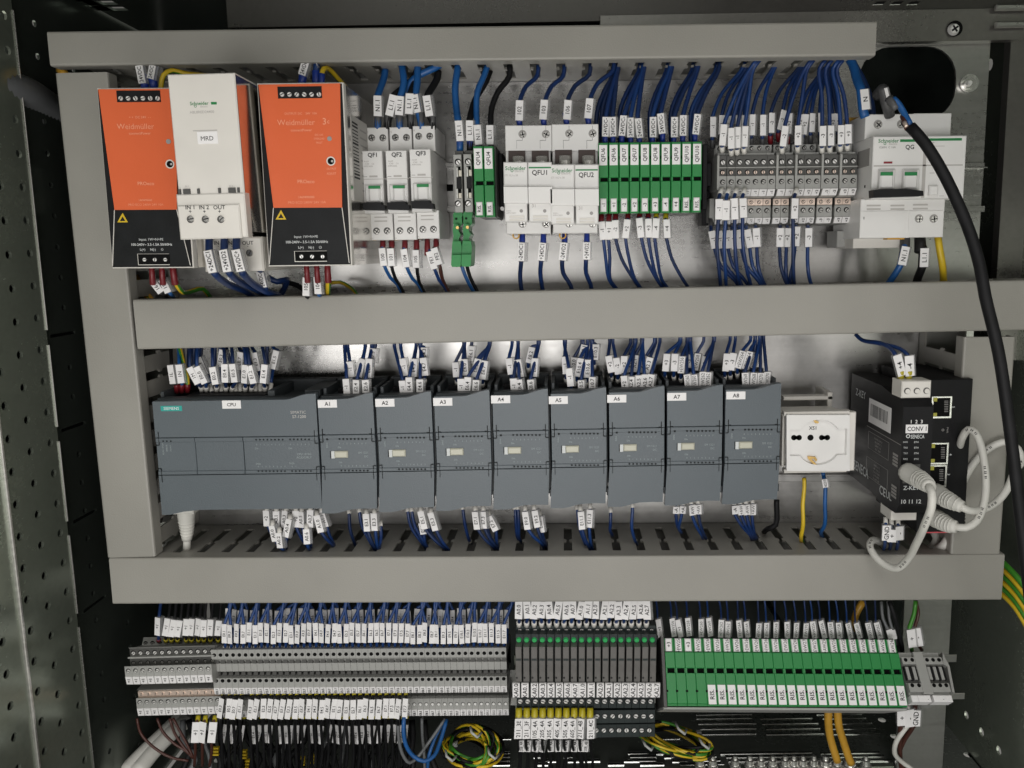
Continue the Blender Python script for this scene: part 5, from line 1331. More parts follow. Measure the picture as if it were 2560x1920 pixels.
# power supply leads at the bottom
for i, (crop, P, mk, col, c2, cn, tx) in enumerate((
    (cC, (495, 640), (515, 735, 570, 805), 'cable_black', None, 'black', '16'), (cC, (565, 640), (575, 715, 620, 805), 'blue', None, 'light blue', '15'), (cC, (640, 640), None, 'yellow', 'yg_green', 'striped', None),
    (cC, (1565, 625), (1568, 700, 1568, 828), 'cable_black', None, 'black', '105'), (cC, (1635, 625), (1640, 695, 1650, 815), 'blue', None, 'light blue', '104'), (cC, (1710, 625), None, 'yellow', 'yg_green', 'striped', None))):
    if mk: pre = [(P[0], P[1]-14, .095), (P[0]+4, P[1]+42, .094)]; post = [(mk[2]+30, mk[3]+40, .06), (mk[2]+40, mk[3]+110, .05)]
    elif i == 2: pre = [(P[0], P[1]-14, .095), (P[0]+8, P[1]+40, .094), (665, 745, .09), (700, 795, .08)]; post = [(745, 805, .06), (850, 780, .045), (900, 840, .04)]
    else: pre = [(P[0], P[1]-14, .095), (P[0]+3, P[1]+50, .094), (1715, 740, .09)]; post = [(1715, 815, .075), (1740, 870, .06)]
    wire(crop, col, mk, pre, post, tx, '%s lead with red ferrule under the %s power supply' % (cn, ('left', 'right')[i//3]), d=.088, r=.0019 if not mk else .0016, col2=c2, fer='fer_red', feren='pre', ferlen=.014, hw=.0026, name='power_lead')
wire(cC, 'yellow', None, [(1730, 740, .03), (1800, 735, .03)], [(1860, 765, .035), (1900, 800, .045), (1930, 850, .05)], None, 'yellow and green lead bending down behind the right power supply', r=.0016, col2='yg_green', name='earth_lead')
for i, dx in enumerate((0, 28)):
    wire(cC, 'amber', None, [(365+dx, 690, .03), (390+dx, 740, .035)], [(430+dx, 800, .045), (470+dx, 850, .05), (500+dx, 890, .05)], None, 'amber lead beside the left duct above the middle duct, %s of two' % ('left', 'right')[i], r=.0017, name='lead', col2='yg_green' if i == 0 else None)
# thick blue leads of the white module
for i, (x0, mk, post, tx) in enumerate(((893, (893, 515, 930, 668), [(1020, 745, .10), (1130, 790, .07), (1240, 860, .05)], '+24DC1'), (998, (998, 510, 1030, 662), [(1110, 735, .10), (1230, 790, .07), (1330, 870, .05)], '+24VD2'), (1082, (1082, 510, 1120, 660), [(1190, 740, .10), (1290, 800, .08), (1380, 835, .06), (1400, 880, .05)], '24VDC+'))):
    wire(cC, 'blue_dark', mk, [(x0, 425, .115), (x0, 450, .118)], post, tx, 'thick dark blue lead marked %s under the white module, %s of three' % (tx, ('left', 'middle', 'right')[i]), d=.125, r=.0026, hw=.0029, name='power_lead')
wire(cC, 'blue_dark', (1252, 660, 1278, 770), [(1240, 640, .10)], [(1300, 830, .06), (1330, 880, .05)], '24VDC-', 'dark blue lead marked 24VDC- hanging below the module rear terminals', d=.085, r=.0024, hw=.0028, name='power_lead')
wire(cC, 'cable_grey', (1050, 690, 1085, 750), [(1040, 650, .09)], [(1180, 790, .05), (1290, 870, .05)], 'VDC-', 'grey sleeved lead behind the three thick blue leads', d=.075, r=.0022, hw=.0028, name='power_lead')
wire(cC, 'blue_dark', None, [(1300, 700, .06), (1360, 730, .06)], [(1430, 715, .05), (1400, 800, .045), (1350, 870, .05)], None, 'dark blue lead looping left of the right power supply base', r=.0024, name='power_lead')
wire(cC, 'cable_black', None, [(1390, 730, .03), (1470, 745, .03)], [(1540, 780, .035), (1600, 860, .04)], None, 'black lead running right behind the marked 105 lead', r=.0022, name='power_lead')

# breaker leads, top (cD) -------------------------------------------------
S = [((1375, 200), (1312, 385, 1315, 580), 'blue', 'N1.1', 1315), ((1500, 310), (1468, 378, 1425, 575), 'cable_black', 'L1.1', 1410), ((1545, 95), (1532, 390, 1522, 570), 'blue', 'N1.1', 1522), ((1680, 215), (1628, 365, 1620, 560), 'cable_black', 'L1.1', 1625), ((1695, 95), (1675, 375, 1705, 545), 'blue', 'N1.1', 1725), ((1880, 215), (1785, 385, 1815, 580), 'cable_black', 'L1.1', 1835)]
for i, (ex, mk, c, tx, bx) in enumerate(S):
    cn = 'light blue' if c == 'blue' else 'black'
    pre = [(ex[0]+10, ex[1]-70, .05), (ex[0], ex[1], .052)]
    if i == 1: pre = [(1720, 60, .05), (1650, 215, .052), (1540, 320, .056)]
    if i in (2, 4): pre = [(ex[0]+(0 if i == 2 else 10), 40, .05), (ex[0], 95, .055), (ex[0]+(18 if i == 2 else -5), 260, .060)]
    wire(cD, c, mk, pre, [(bx, 640), (bx, 700)], tx, '%s lead marked %s, %s from the left over the three breakers' % (cn, tx, ORD[i]), d=.064, r=.0027, fer='fer_grey', ferlen=.0135, ferr=.0032, hw=.0030, name='breaker_lead', group='leads over the three breakers')
wire(cD, 'blue', None, [(1960, 60, .05), (1850, 115, .055), (1700, 190, .055)], [(1630, 250, .055), (1590, 330, .056), (1570, 450, .056)], None, 'light blue lead crossing diagonally above the breakers', r=.0027, name='breaker_lead')
# breaker leads, bottom (cE)
S = [(322, (318, 1262, 335, 1408), (462, 1590), 'blue', '100'), (397, (385, 1265, 395, 1410), (480, 1595), 'cable_black', '101'), (505, (498, 1270, 522, 1420), (640, 1595), 'blue', '104'), (602, (602, 1278, 605, 1425), (655, 1595), 'cable_black', '105'), (692, (708, 1290, 752, 1435), (850, 1605), 'blue_dark', 'FE1'), (765, (745, 1262, 790, 1400), (862, 1600), 'brown', 'FE2')]
for i, (x, mk, ex, c, tx) in enumerate(S):
    cn = {'blue': 'light blue', 'cable_black': 'black', 'blue_dark': 'dark blue', 'brown': 'brown'}[c]
    wire(cE, c, mk, [(x, 1190, .062), (x, 1255, .064)], [((mk[2]+ex[0])/2-12, (mk[3]*.45+ex[1]*.55), .06), (ex[0]-22, ex[1]-30, .055), (ex[0]+18, ex[1]+45, .052)], tx, '%s wire marked %s, %s from left under the three breakers' % (cn, tx, ORD[i]), d=.066, r=.0014, fer='fer_red', feren='pre', ferlen=.013, ferr=.0026, hw=.0026)
wire(cE, 'brown', None, [(755, 1190, .05), (770, 1300, .055)], [(800, 1420, .058), (825, 1540, .055), (880, 1650, .05)], None, 'thin brown wire beside the sleeved pair under breaker QF3', r=.0012)
# leads onto the fuse terminals (cE and cF)
S = [(cF, [(130, 20, .045), (122, 85, .048), (105, 220, .052), (112, 350, .056)], (125, 452, 138, 592), (138, 660), 'blue', 'N1.1', 'fer_blue', .0027), (cF, [(345, 100, .04), (318, 175, .043), (245, 300, .048)], (205, 450, 208, 590), (206, 660), 'cable_black', 'L1.1', 'fer_blue', .0025),
     (cF, [(330, 60, .05), (305, 135, .052), (258, 250, .056), (252, 400, .06)], (256, 480, 268, 617), (268, 660), 'blue', 'N1.1', 'fer_grey', .0024), (cF, [(480, 60, .05), (480, 140, .05), (400, 250, .054), (355, 370, .058)], (350, 482, 352, 615), (340, 660), 'cable_black', 'L1.1', 'fer_grey', .0023)]
for i, (c, pre, mk, en, col, tx, fe, r) in enumerate(S):
    wire(c, col, mk, pre, [en], tx, '%s lead marked %s, %s of four above the QFU4 terminals' % ('light blue' if col == 'blue' else 'black', tx, ORD[i]), d=.064, r=r, fer=fe, ferlen=.012, ferr=r*1.15, hw=.0028, name='fuse_lead')
wire(cE, 'blue', None, [(975, 1330, .06), (975, 1400, .062)], [(1010, 1500, .06), (1060, 1600, .055), (1090, 1650, .05)], None, 'light blue wire leaving the hanging green levers', r=.0015)
wire(cE, 'cable_black', None, [(1015, 1330, .05), (1018, 1400, .052)], [(1045, 1500, .052), (1095, 1600, .05), (1120, 1650, .05)], None, 'black wire leaving the hanging green levers', r=.0015)
# white fuse holder wires (cF)
for i, (mk, ex, tx) in enumerate((((552, 310, 548, 450), (672, 132), '102'), ((727, 307, 716, 443), (852, 132), '103'), ((882, 308, 873, 443), (1032, 122), '106'), ((1038, 297, 1024, 435), (1195, 95), '107'))):
    wire(cF, 'blue_dark', mk, [(ex[0]+8, ex[1]-70, .05), (ex[0], ex[1]+6, .05), (ex[0]*.35+mk[0]*.65, ex[1]*.55+mk[1]*.45, .056)], [(mk[2]+6, 500)], tx, 'wire marked %s, %s of four entering the white fuse holders from above' % (tx, ORD[i]), d=.066, r=.0018, fer='fer_blue', ferlen=.012, ferr=.0026, hw=.0029)
for i, (x, mk, ex, tx) in enumerate(((570, (568, 1290, 562, 1418), (560, 1610), '-24DC1'), (716, (712, 1292, 700, 1415), (705, 1605), '+24DC1'), (863, (858, 1290, 845, 1412), (905, 1605), '-24VD2'), (1016, (1012, 1288, 1010, 1408), (1040, 1590), '+24VD2'))):
    wire(cF, 'blue_dark', mk, [(x, 1222, .064), (x-2, 1285, .066)], [(mk[2]*.75+ex[0]*.25-8, 1500, .06), (ex[0], ex[1]-15, .055), (ex[0]+12, ex[1]+50, .05)], tx, 'dark blue wire marked %s, %s of four under the white fuse holders' % (tx, ORD[i]), d=.067, r=.0018, fer='fer_blue', feren='pre', ferlen=.0125, ferr=.0027, hw=.0029)
# green terminals, above (cG)
S = [(150, 425, 146, 560, '24VDC-', 225, 0), (197, 425, 200, 560, '24VDC+', 230, 0), (275, 415, 262, 555, '24VDC-', 400, 0), (320, 430, 322, 565, '24VDC+', 400, 0), (368, 435, 382, 570, '24VDC-', 410, 0), (473, 425, 473, 565, '24VDC+', 585, 0), (530, 400, 543, 540, '24VDC-', 600, 0), (622, 425, 620, 565, '24VDC+', 765, 0), (685, 413, 682, 555, '24VDC-', 780, 0), (782, 405, 766, 545, '24VDC+', 925, 0)]
for i, (x0, y0, x1, y1, tx, ex, _) in enumerate(S):
    wire(cG, 'blue_dark', (x0, y0, x1, y1), [(ex+16, 40, .046), (ex, 108, .048), (ex*.42+x0*.58+4, 250, .055)], [(x1, y1+40), (x1, y1+70)], tx, 'dark blue wire marked %s, %s from left above the upper green terminals' % (tx, ORD[i]), d=.064, r=.0019, fer='fer_blue', ferlen=.012, ferr=.0024, hw=.0026, group='wires above the upper green terminals')
for i, (x, ex) in enumerate(((88, 215), (122, 228), (178, 236), (245, 380), (455, 570), (600, 745), (735, 910), (758, 915), (510, 592), (290, 392))):
    wire(cG, 'blue_dark', None, [(ex+12, 50, .040), (ex-4, 112, .042), (ex*.35+x*.65, 260, .045)], [(x, 400, .048), (x+4, 600, .05), (x+4, 640, .05)], None, 'unmarked dark blue wire, %s of ten behind the marked wires above the green terminals' % ORD[i], r=.0019, group='unmarked wires behind the marked ones above the green terminals')
S = [(120, 1145, 134, 1270, '-1', 205), (172, 1145, 170, 1270, '+1', 215), (217, 1135, 219, 1262, '-2', 375), (302, 1130, 287, 1260, '+2', 385), (382, 1120, 396, 1255, '-3', 535), (443, 1125, 445, 1255, '+3', 540), (498, 1122, 489, 1258, '-4', 570), (564, 1130, 570, 1258, '+4', 715)]
for i, (x0, y0, x1, y1, tx, ex) in enumerate(S):
    wire(cG, 'blue_dark', (x0, y0, x1, y1), [(x0+2, 1085, .062), (x0, 1120, .064)], [(x1*.72+ex*.28-4, 1400, .062), (ex-35, 1540, .056), (ex+20, 1620, .05)], tx, 'dark blue wire marked %s, %s from the left under the upper green terminals' % (tx, ORD[i]), d=.066, r=.0014, fer='fer_red' if i < 6 else 'fer_yellow', feren='pre', ferlen=.008, ferr=.0024, hw=.0026, group='wires under the upper green terminals')
# double deck terminals, rear row above (cI)
S = [(208, 870, 205, 1120, '-1', 560, 290), (325, 850, 315, 1090, '-1', 600, 290), (425, 860, 420, 1090, '-1', 640, 290), (520, 850, 515, 1090, '-1', 680, 290), (610, 850, 600, 1090, '-1', 700, 290), (705, 840, 695, 1100, '-1', 960, 260), (838, 845, 835, 1105, '-1', 985, 260), (940, 820, 935, 1070, '-2', 1290, 250), (1092, 785, 1035, 1030, '-2', 1310, 250), (1168, 825, 1150, 1080, '+2', 1330, 250), (1300, 840, 1290, 1040, '+2', 1620, 250), (1378, 838, 1345, 1090, '+2', 1640, 250), (1450, 825, 1438, 1060, '-3', 1640, 250), (1556, 820, 1560, 1060, '-3', 1650, 270), (1712, 830, 1716, 1050, '+3', 1660, 270), (1775, 830, 1780, 1050, '+3', 1670, 270)]
for i, (x0, y0, x1, y1, tx, ex, ey) in enumerate(S):
    wire(cI, 'blue_dark', (x0, y0, x1, y1), [(ex+60, ey-110, .040), (ex, ey, .040), (ex*.35+x0*.65-10, (ey+y0)*.5, .044)], [(x1, y1+40, .046), (x1+2, y1+140, .042)], tx, 'wire marked %s, %s from left in the rear rank above the double deck terminals' % (tx, ORD[i]), d=.048, r=.0016, fer='fer_grey' if i not in (7, 8, 9) else 'fer_red', ferlen=.008, hw=.0023, group='rear rank of wires above the double deck terminals')
S = [(352, 965, 327, 1230, '-1', 690), (437, 1010, 442, 1270, '-1', 705), (520, 998, 516, 1260, '-1', 715), (615, 988, 602, 1245, '-1', 730), (1115, 985, 1080, 1240, '-2', 1380), (1281, 980, 1276, 1225, '+2', 1410), (1585, 985, 1582, 1235, '-3', 1560), (1680, 980, 1680, 1230, '-3', 1640), (1815, 975, 1812, 1215, '+3', 1730), (1902, 965, 1903, 1205, '+3', 1780)]
for i, (x0, y0, x1, y1, tx, ex) in enumerate(S):
    wire(cI, 'blue_dark', (x0, y0, x1, y1), [(ex+70, 150, .062), (ex-10, 260, .060), (ex*.4+x0*.6+6, 600, .062)], [(x1, y1+30, .062), (x1+4, y1+75, .060)], tx, 'wire marked %s, %s from left in the front rank above the double deck terminals' % (tx, ORD[i]), d=.064, r=.0016, fer='fer_white', ferlen=.005, hw=.0025, group='front rank of wires above the double deck terminals')
# below (cH)
S = [(268, 990, 265, 1130, '-1', 275), (318, 1000, 315, 1135, '-1', 312), (372, 985, 378, 1130, '-1', 412), (428, 985, 433, 1118, '-1', 492), (787, 985, 781, 1125, '+2', 785)]
for i, (x0, y0, x1, y1, tx, ex) in enumerate(S):
    wire(cH, 'blue_dark', (x0, y0, x1, y1), [(x0+22, 915, .064), (x0+6, 965, .068)], [(x1-10 if i < 2 else x1+2, 1300, .068), (x1*.5+ex*.5, 1480, .062), (ex+8, 1620, .052)], tx, 'dark blue wire marked %s, %s of five passing over the lower deck' % (tx, ORD[i]), d=.070, r=.0015, fer='fer_white', feren='pre', ferlen=.006, hw=.0028, group='wires passing over the lower deck')
S = [(215, 1210, 238, 1330, '-1', 400), (265, 1210, 285, 1330, '-1', 420), (318, 1205, 332, 1330, '-1', 470), (360, 1205, 380, 1335, '-1', 430), (408, 1200, 425, 1330, '-1', 560), (458, 1200, 482, 1325, '-1', 575), (523, 1190, 530, 1320, '-1', 590), (692, 1190, 688, 1320, '+2', 745), (742, 1190, 735, 1320, '+2', 755), (802, 1180, 794, 1315, '+2', 775), (884, 1190, 882, 1320, '-3', 915)]
for i, (x0, y0, x1, y1, tx, ex) in enumerate(S):
    wire(cH, 'blue_dark', (x0, y0, x1, y1), [(x0-4, 1120, .042), (x0, 1175, .046)], [(x1*.68+ex*.32-10, 1450, .054), (ex-15, 1560, .052), (ex+22, 1630, .05)], tx, 'dark blue wire marked %s, %s from left under the double deck terminals' % (tx, ORD[i]), d=.050, r=.0015, fer='fer_grey', feren='pre', ferlen=.008, hw=.0028, group='wires under the double deck terminals')
# main breaker leads (cJ)
wire(cJ, 'blue', (275, 405, 287, 528), [(190, 190, .045), (225, 250, .05), (250, 340, .058)], [(300, 570, .066)], 'N', 'thick light blue lead marked N entering the QG breaker from above', d=.066, r=.0035, fer='fer_yellow', ferlen=.010, ferr=.0026, hw=.0034, name='breaker_lead')
wire(cJ, 'blue_dark', None, [(230, 250, .03), (290, 360, .035)], [(330, 470, .04), (345, 580, .045)], None, 'dark blue lead passing behind the lead marked N', r=.0030, name='breaker_lead')
wire(cJ, 'fer_grey', (408, 398, 428, 480), [(370, 440, .06), (392, 410, .066)], [(450, 560, .066)], None, 'grey sleeved stub with clear sleeve standing over the QG breaker', d=.072, r=.0040, hw=.0012, fer='fer_yellow', ferlen=.006, ferr=.0030, name='breaker_lead')
wire(cJ, 'blue_dark', (540, 1358, 515, 1470), [(545, 1290, .055), (543, 1340, .056)], [(480, 1530, .055), (430, 1600, .05)], 'N1.1', 'blue lead marked N1.1 leaving the QG breaker downwards', d=.058, r=.0026, fer='fer_grey', feren='pre', ferlen=.015, ferr=.0044, hw=.0032, name='breaker_lead')
WIRES[-1].data.materials[0] = MATS['blue']
wire(cJ, 'cable_black', (653, 1368, 648, 1482), [(634, 1290, .058), (636, 1345, .060)], [(625, 1540, .056), (600, 1620, .05)], 'L1.1', 'black lead marked L1.1 leaving the QG breaker downwards', d=.062, r=.0032, fer='fer_black', feren='pre', ferlen=.014, ferr=.0050, hw=.0032, name='breaker_lead')
wire(cJ, 'yellow', None, [(742, 1290, .06), (755, 1380, .062)], [(772, 1480, .06), (780, 1590, .05)], None, 'thick yellow and green lead leaving the QG breaker downwards', r=.0027, col2='yg_green', name='earth_lead')
# the thick loose black cable with its stripped end
def big_cable():
    pts = [W(*cJ(p[:2]), p[2]) for p in ((575, 625, .15), (660, 722, .155), (760, 880, .16), (862, 1085, .165), (945, 1290, .17), (1000, 1480, .175), (1032, 1660, .18))]
    pts += [W(u, v, d) for u, v, d in ((2496, 880, .185), (2528, 1100, .19), (2552, 1300, .19), (2575, 1500, .19), (2600, 1750, .18))]
    b = MB(); org = pts[0]; tube(b, spline(pts, .01), .0037, 'cable_black', 16, origin=org); o = b.build('loose_cable'); o.location = org
    tag(o, 'thick loose black cable with a stripped end hanging across the right side', 'cable')
    b = MB(); q = [W(*cJ(p[:2]), p[2]) for p in ((578, 622, .15), (545, 560, .145), (505, 490, .142), (470, 455, .14))]; tube(b, spline(q), .0021, 'blue', 9, origin=org); b.build('stripped_core', o)
    b = MB(); q = [W(*cJ(p[:2]), p[2]) for p in ((560, 640, .15), (545, 600, .147), (530, 560, .143))]; tube(b, spline(q), .0021, 'brown', 9, origin=org); b.build('stripped_core', o)
    b = MB(); q = [W(*cJ(p[:2]), p[2]) for p in ((552, 628, .152), (545, 612, .151), (540, 600, .149))]; tube(b, spline(q), .0013, 'copper', 7, origin=org); b.build('copper_strands', o)
    b = MB(); q = [W(*cJ(p[:2]), p[2]) for p in ((492, 520, .141), (462, 480, .14), (445, 455, .138))]; tube(b, spline(q), .0030, 'fer_grey', 9, origin=org); b.build('core_sleeve', o)
big_cable()

# ---------------------------------------------------------------- controller row, above
def fan(crop, items, exits, where, group, d=.055, fer='fer_white', r=.0014, hw=.0027, dex=.05, ferlen=.006, post=45, extra=0):
    for i, (x0, y0, x1, y1, tx, e, dd) in enumerate(items):
        ex, ey = exits[e]; jx = random.uniform(-10, 10)
        wire(crop, 'blue_dark', (x0, y0, x1, y1), [(ex+jx, ey-70, dex), (ex+jx, ey, dex), (ex*.45+x0*.55+jx*.4, ey*.45+y0*.55, (dex+dd)/2)], [(x1+random.uniform(-3, 3), y1+post, dd-.002), (x1+2, y1+post*2.2, dd-.006)], tx,
             'dark blue wire marked %s, %s from left %s' % (tx, ORD[i], where), d=dd, r=r, fer=fer, ferlen=ferlen, hw=hw, group=group)
# CPU
S = [(410, 330, 445, 548, '1L', 'cable_black', 470), (500, 325, 532, 540, '1N', 'blue', 530)]
for x0, y0, x1, y1, tx, c, fx in S:
    wire(cK, c, (x0, y0, x1, y1), [(x0-10, 80, .05), (x0-5, 200, .055)], [(fx, 585, .060), (fx, 650, .058)], tx, '%s wire marked %s with red ferrule above the CPU module' % ('black' if c[0] == 'c' else 'light blue', tx), d=.062, r=.0014, fer='fer_red', ferlen=.008, ferr=.0024, hw=.0026)
wire(cK, 'yg_green', None, [(490, 80, .05), (520, 200, .055), (560, 360, .058)], [(590, 480, .06), (595, 560, .06), (595, 650, .058)], None, 'yellow and green earth wire with red ferrule above the CPU module', r=.0018, col2='yellow', fer='fer_red', ferlen=.008, ferr=.0024, name='earth_wire')
S = [(622, 360, 722, 550, '1M', 760), (705, 352, 802, 545, 'E0.0', 812), (732, 245, 822, 440, 'E0.1', 875), (885, 355, 925, 555, 'E0.2', 930), (1008, 155, 972, 350, 'E0.3', 988), (1025, 320, 1032, 532, 'E0.4', 1038), (1118, 318, 1148, 530, 'E0.5', 1100), (1060, 200, 1100, 300, 'E0.6', 1150), (1215, 182, 1195, 388, 'E0.7', 1205), (1268, 330, 1262, 542, 'E1.0', 1258), (1308, 340, 1362, 545, 'E1.2', 1325), (1300, 230, 1330, 330, 'E1.1', 1380), (1373, 188, 1418, 400, 'E1.3', 1435), (1492, 325, 1470, 540, 'E1.4', 1490), (1630, 165, 1580, 375, 'E1.5', 1547)]
for i, (x0, y0, x1, y1, tx, fx) in enumerate(S):
    front = y1 > 500; dd = .068 if front else .058
    hid = tx in ('E0.6', 'E1.1')
    wire(cK, 'blue_dark', None if hid else (x0, y0, x1, y1), [(x0*.9+80+random.uniform(-20, 20), 60, .05), (x0*.96+30, 150, dd-.006)], [(x1*.35+fx*.65, max(y1+20, 575) if front else y1*.4+590*.6, dd-.006 if not front else dd-.004), (fx, 640, .058)], tx,
         'dark blue wire marked %s, %s from the left above the CPU module' % (tx, ORD[i]), d=dd, r=.0014, fer='fer_white', ferlen=.0072, ferr=.0021, hw=.0025, group='input wires above the CPU module')
for i, x in enumerate((600, 660, 740, 900, 960, 1500)):
    wire(cK, 'blue_dark', None, [(x+20, 60, .045), (x+10, 180, .045)], [(x+20, 400, .048), (x+140 if x < 800 else x+60, 600, .05)], None, 'unmarked dark blue wire behind the CPU input wires, %s of six' % ORD[i], r=.0015, group='unmarked wires behind the CPU input wires')
G1 = 'input wires above the narrow modules'
F_, Bk = .066, .056
fan(cL, [(400, 490, 415, 680, '-1', 0, F_), (435, 290, 457, 470, '-1', 1, Bk), (590, 258, 548, 468, 'E2.5', 2, Bk), (518, 502, 520, 668, 'E2.4', 2, F_), (662, 258, 648, 475, 'E2.7', 3, Bk), (618, 502, 626, 650, 'E2.6', 3, F_), (718, 140, 702, 300, 'E2.3', 4, .05)], [(380, 125), (420, 125), (620, 125), (690, 125), (730, 125)], 'above module A1', G1)
fan(cL, [(1045, 510, 1062, 680, '-1', 0, F_), (1045, 255, 1075, 455, '-1', 1, Bk), (1122, 472, 1133, 672, 'E4.4', 2, F_), (1182, 258, 1175, 465, 'E4.5', 2, Bk), (1245, 495, 1247, 645, 'E4.6', 3, F_), (1276, 248, 1300, 455, 'E4.7', 3, Bk), (1293, 130, 1290, 250, 'E4.3', 3, .05)], [(940, 120), (1020, 120), (1200, 120), (1245, 120)], 'above module A2', G1)
fan(cL, [(1655, 300, 1668, 470, '-1', 0, .05), (1712, 490, 1718, 670, '-1', 0, F_), (1765, 262, 1776, 450, 'E6.0', 0, Bk), (1838, 112, 1820, 285, 'E6.1', 1, .05), (1798, 470, 1785, 665, 'E6.4', 2, F_), (1912, 258, 1855, 465, 'E6.5', 2, Bk), (1893, 503, 1885, 640, 'E6.6', 2, F_), (1995, 280, 1965, 495, 'E6.7', 2, Bk)], [(1755, 105), (1840, 60), (2045, 105)], 'above module A3', G1)
fan(cM, [(308, 235, 335, 405, '-1', 0, Bk), (358, 448, 368, 612, '-1', 1, F_), (402, 248, 438, 435, 'E8.5', 1, Bk), (415, 460, 440, 612, 'E8.4', 1, F_), (550, 115, 512, 282, 'E8.2', 2, .05), (583, 233, 570, 430, 'E8.7', 2, Bk), (538, 460, 550, 590, 'E8.6', 2, F_)], [(340, 92), (400, 92), (625, 92)], 'above module A4', G1)
fan(cM, [(900, 215, 915, 400, '-1', 0, Bk), (945, 340, 966, 532, '-1', 0, F_), (1005, 225, 992, 380, 'E10.0', 1, .05), (1108, 90, 1075, 222, 'E10.1', 1, .05), (1066, 233, 1030, 428, 'E10.4', 2, Bk), (1075, 468, 1080, 600, 'E10.5', 2, F_), (1148, 248, 1135, 440, 'E10.6', 3, Bk), (1226, 85, 1214, 250, 'E10.3', 3, .05), (1195, 433, 1193, 580, 'E10.7', 3, F_)], [(905, 85), (1090, 85), (1140, 85), (1195, 85)], 'above module A5', G1)
fan(cM, [(1362, 208, 1396, 385, '+2', 0, Bk), (1443, 230, 1466, 405, '-2', 1, Bk), (1531, 210, 1524, 390, '+2', 2, Bk), (1532, 420, 1548, 585, '+2', 3, F_), (1592, 200, 1590, 380, 'A2.0', 3, .05), (1610, 428, 1613, 585, 'A2.4', 3, F_), (1655, 200, 1640, 380, 'A2.1', 4, .05), (1683, 415, 1683, 580, 'A2.5', 4, F_), (1770, 210, 1705, 385, 'A2.2', 5, .05), (1748, 405, 1747, 575, 'A2.6', 4, F_), (1810, 225, 1765, 395, 'A2.3', 5, Bk), (1824, 405, 1808, 560, 'A2.7', 6, F_)], [(1375, 75), (1415, 75), (1610, 75), (1650, 75), (1725, 75), (1860, 70), (1920, 65)], 'above module A6', G1)
fan(cN, [(262, 172, 245, 345, '+3', 0, Bk), (345, 172, 335, 345, '-3', 0, Bk), (415, 198, 404, 365, '+EW256', 1, Bk), (490, 180, 482, 310, '-3', 2, .05), (462, 375, 478, 525, '+EW260', 1, F_), (530, 378, 548, 525, '-EW260', 2, F_), (563, 170, 533, 335, '-EW258', 3, .05), (648, 200, 618, 345, '-3', 4, .05), (612, 350, 607, 525, '+EW262', 4, F_), (668, 355, 666, 510, '-EW262', 4, F_)], [(395, 55), (465, 55), (500, 52), (620, 50), (730, 48)], 'above module A7', G1)
fan(cN, [(852, 170, 836, 345, '+3', 0, Bk), (920, 165, 892, 335, '-3', 1, Bk), (1012, 145, 960, 315, '+EW264', 2, Bk), (1080, 150, 1028, 325, '-EW264', 3, Bk), (1130, 190, 1095, 310, '+EW266', 3, .05), (1036, 360, 1042, 515, '+EW268', 3, F_), (1118, 360, 1108, 515, '-EW268', 4, F_), (1188, 362, 1178, 515, '+EW270', 4, F_), (1248, 352, 1240, 500, '-EW270', 5, F_)], [(880, 42), (940, 42), (1100, 42), (1140, 42), (1185, 40), (1230, 38)], 'above module A8', G1)
# converter wires
for i, (mk, tx) in enumerate((((850, 168, 884, 298), '+4'), ((928, 172, 934, 300), '-4'))):
    wire(cO, 'blue_dark', mk, [(600, 40, .055), (640, 75, .06), (760, 95+i*4, .08), (820+i*60, 130, .092)], [(mk[2]+(2 if i == 0 else -6), 362, .098)], tx, 'dark blue wire marked %s, %s of two on top of the slim converter' % (tx, ('left', 'right')[i]), d=.1, r=.0016, fer='fer_yellow', ferlen=.0125, ferr=.0028, hw=.0035)
for i, (mk, tx, cc) in enumerate((((790, 1235, 785, 1330), 'GND', 'blue_dark'), ((826, 1262, 822, 1340), '+', 'blue_dark'), ((868, 1242, 866, 1328), '-', 'blue_dark'))):
    wire(cO, cc, mk, [(mk[0], 1190, .088), (mk[0], 1225, .09)], [(mk[2], 1360, .085), (mk[2]-10, 1395, .07)], tx, 'short wire marked %s, %s of three under the slim converter' % (tx, ORD[i]), d=.092, r=.0014, fer='fer_white', feren='pre', ferlen=.006, hw=.0034)

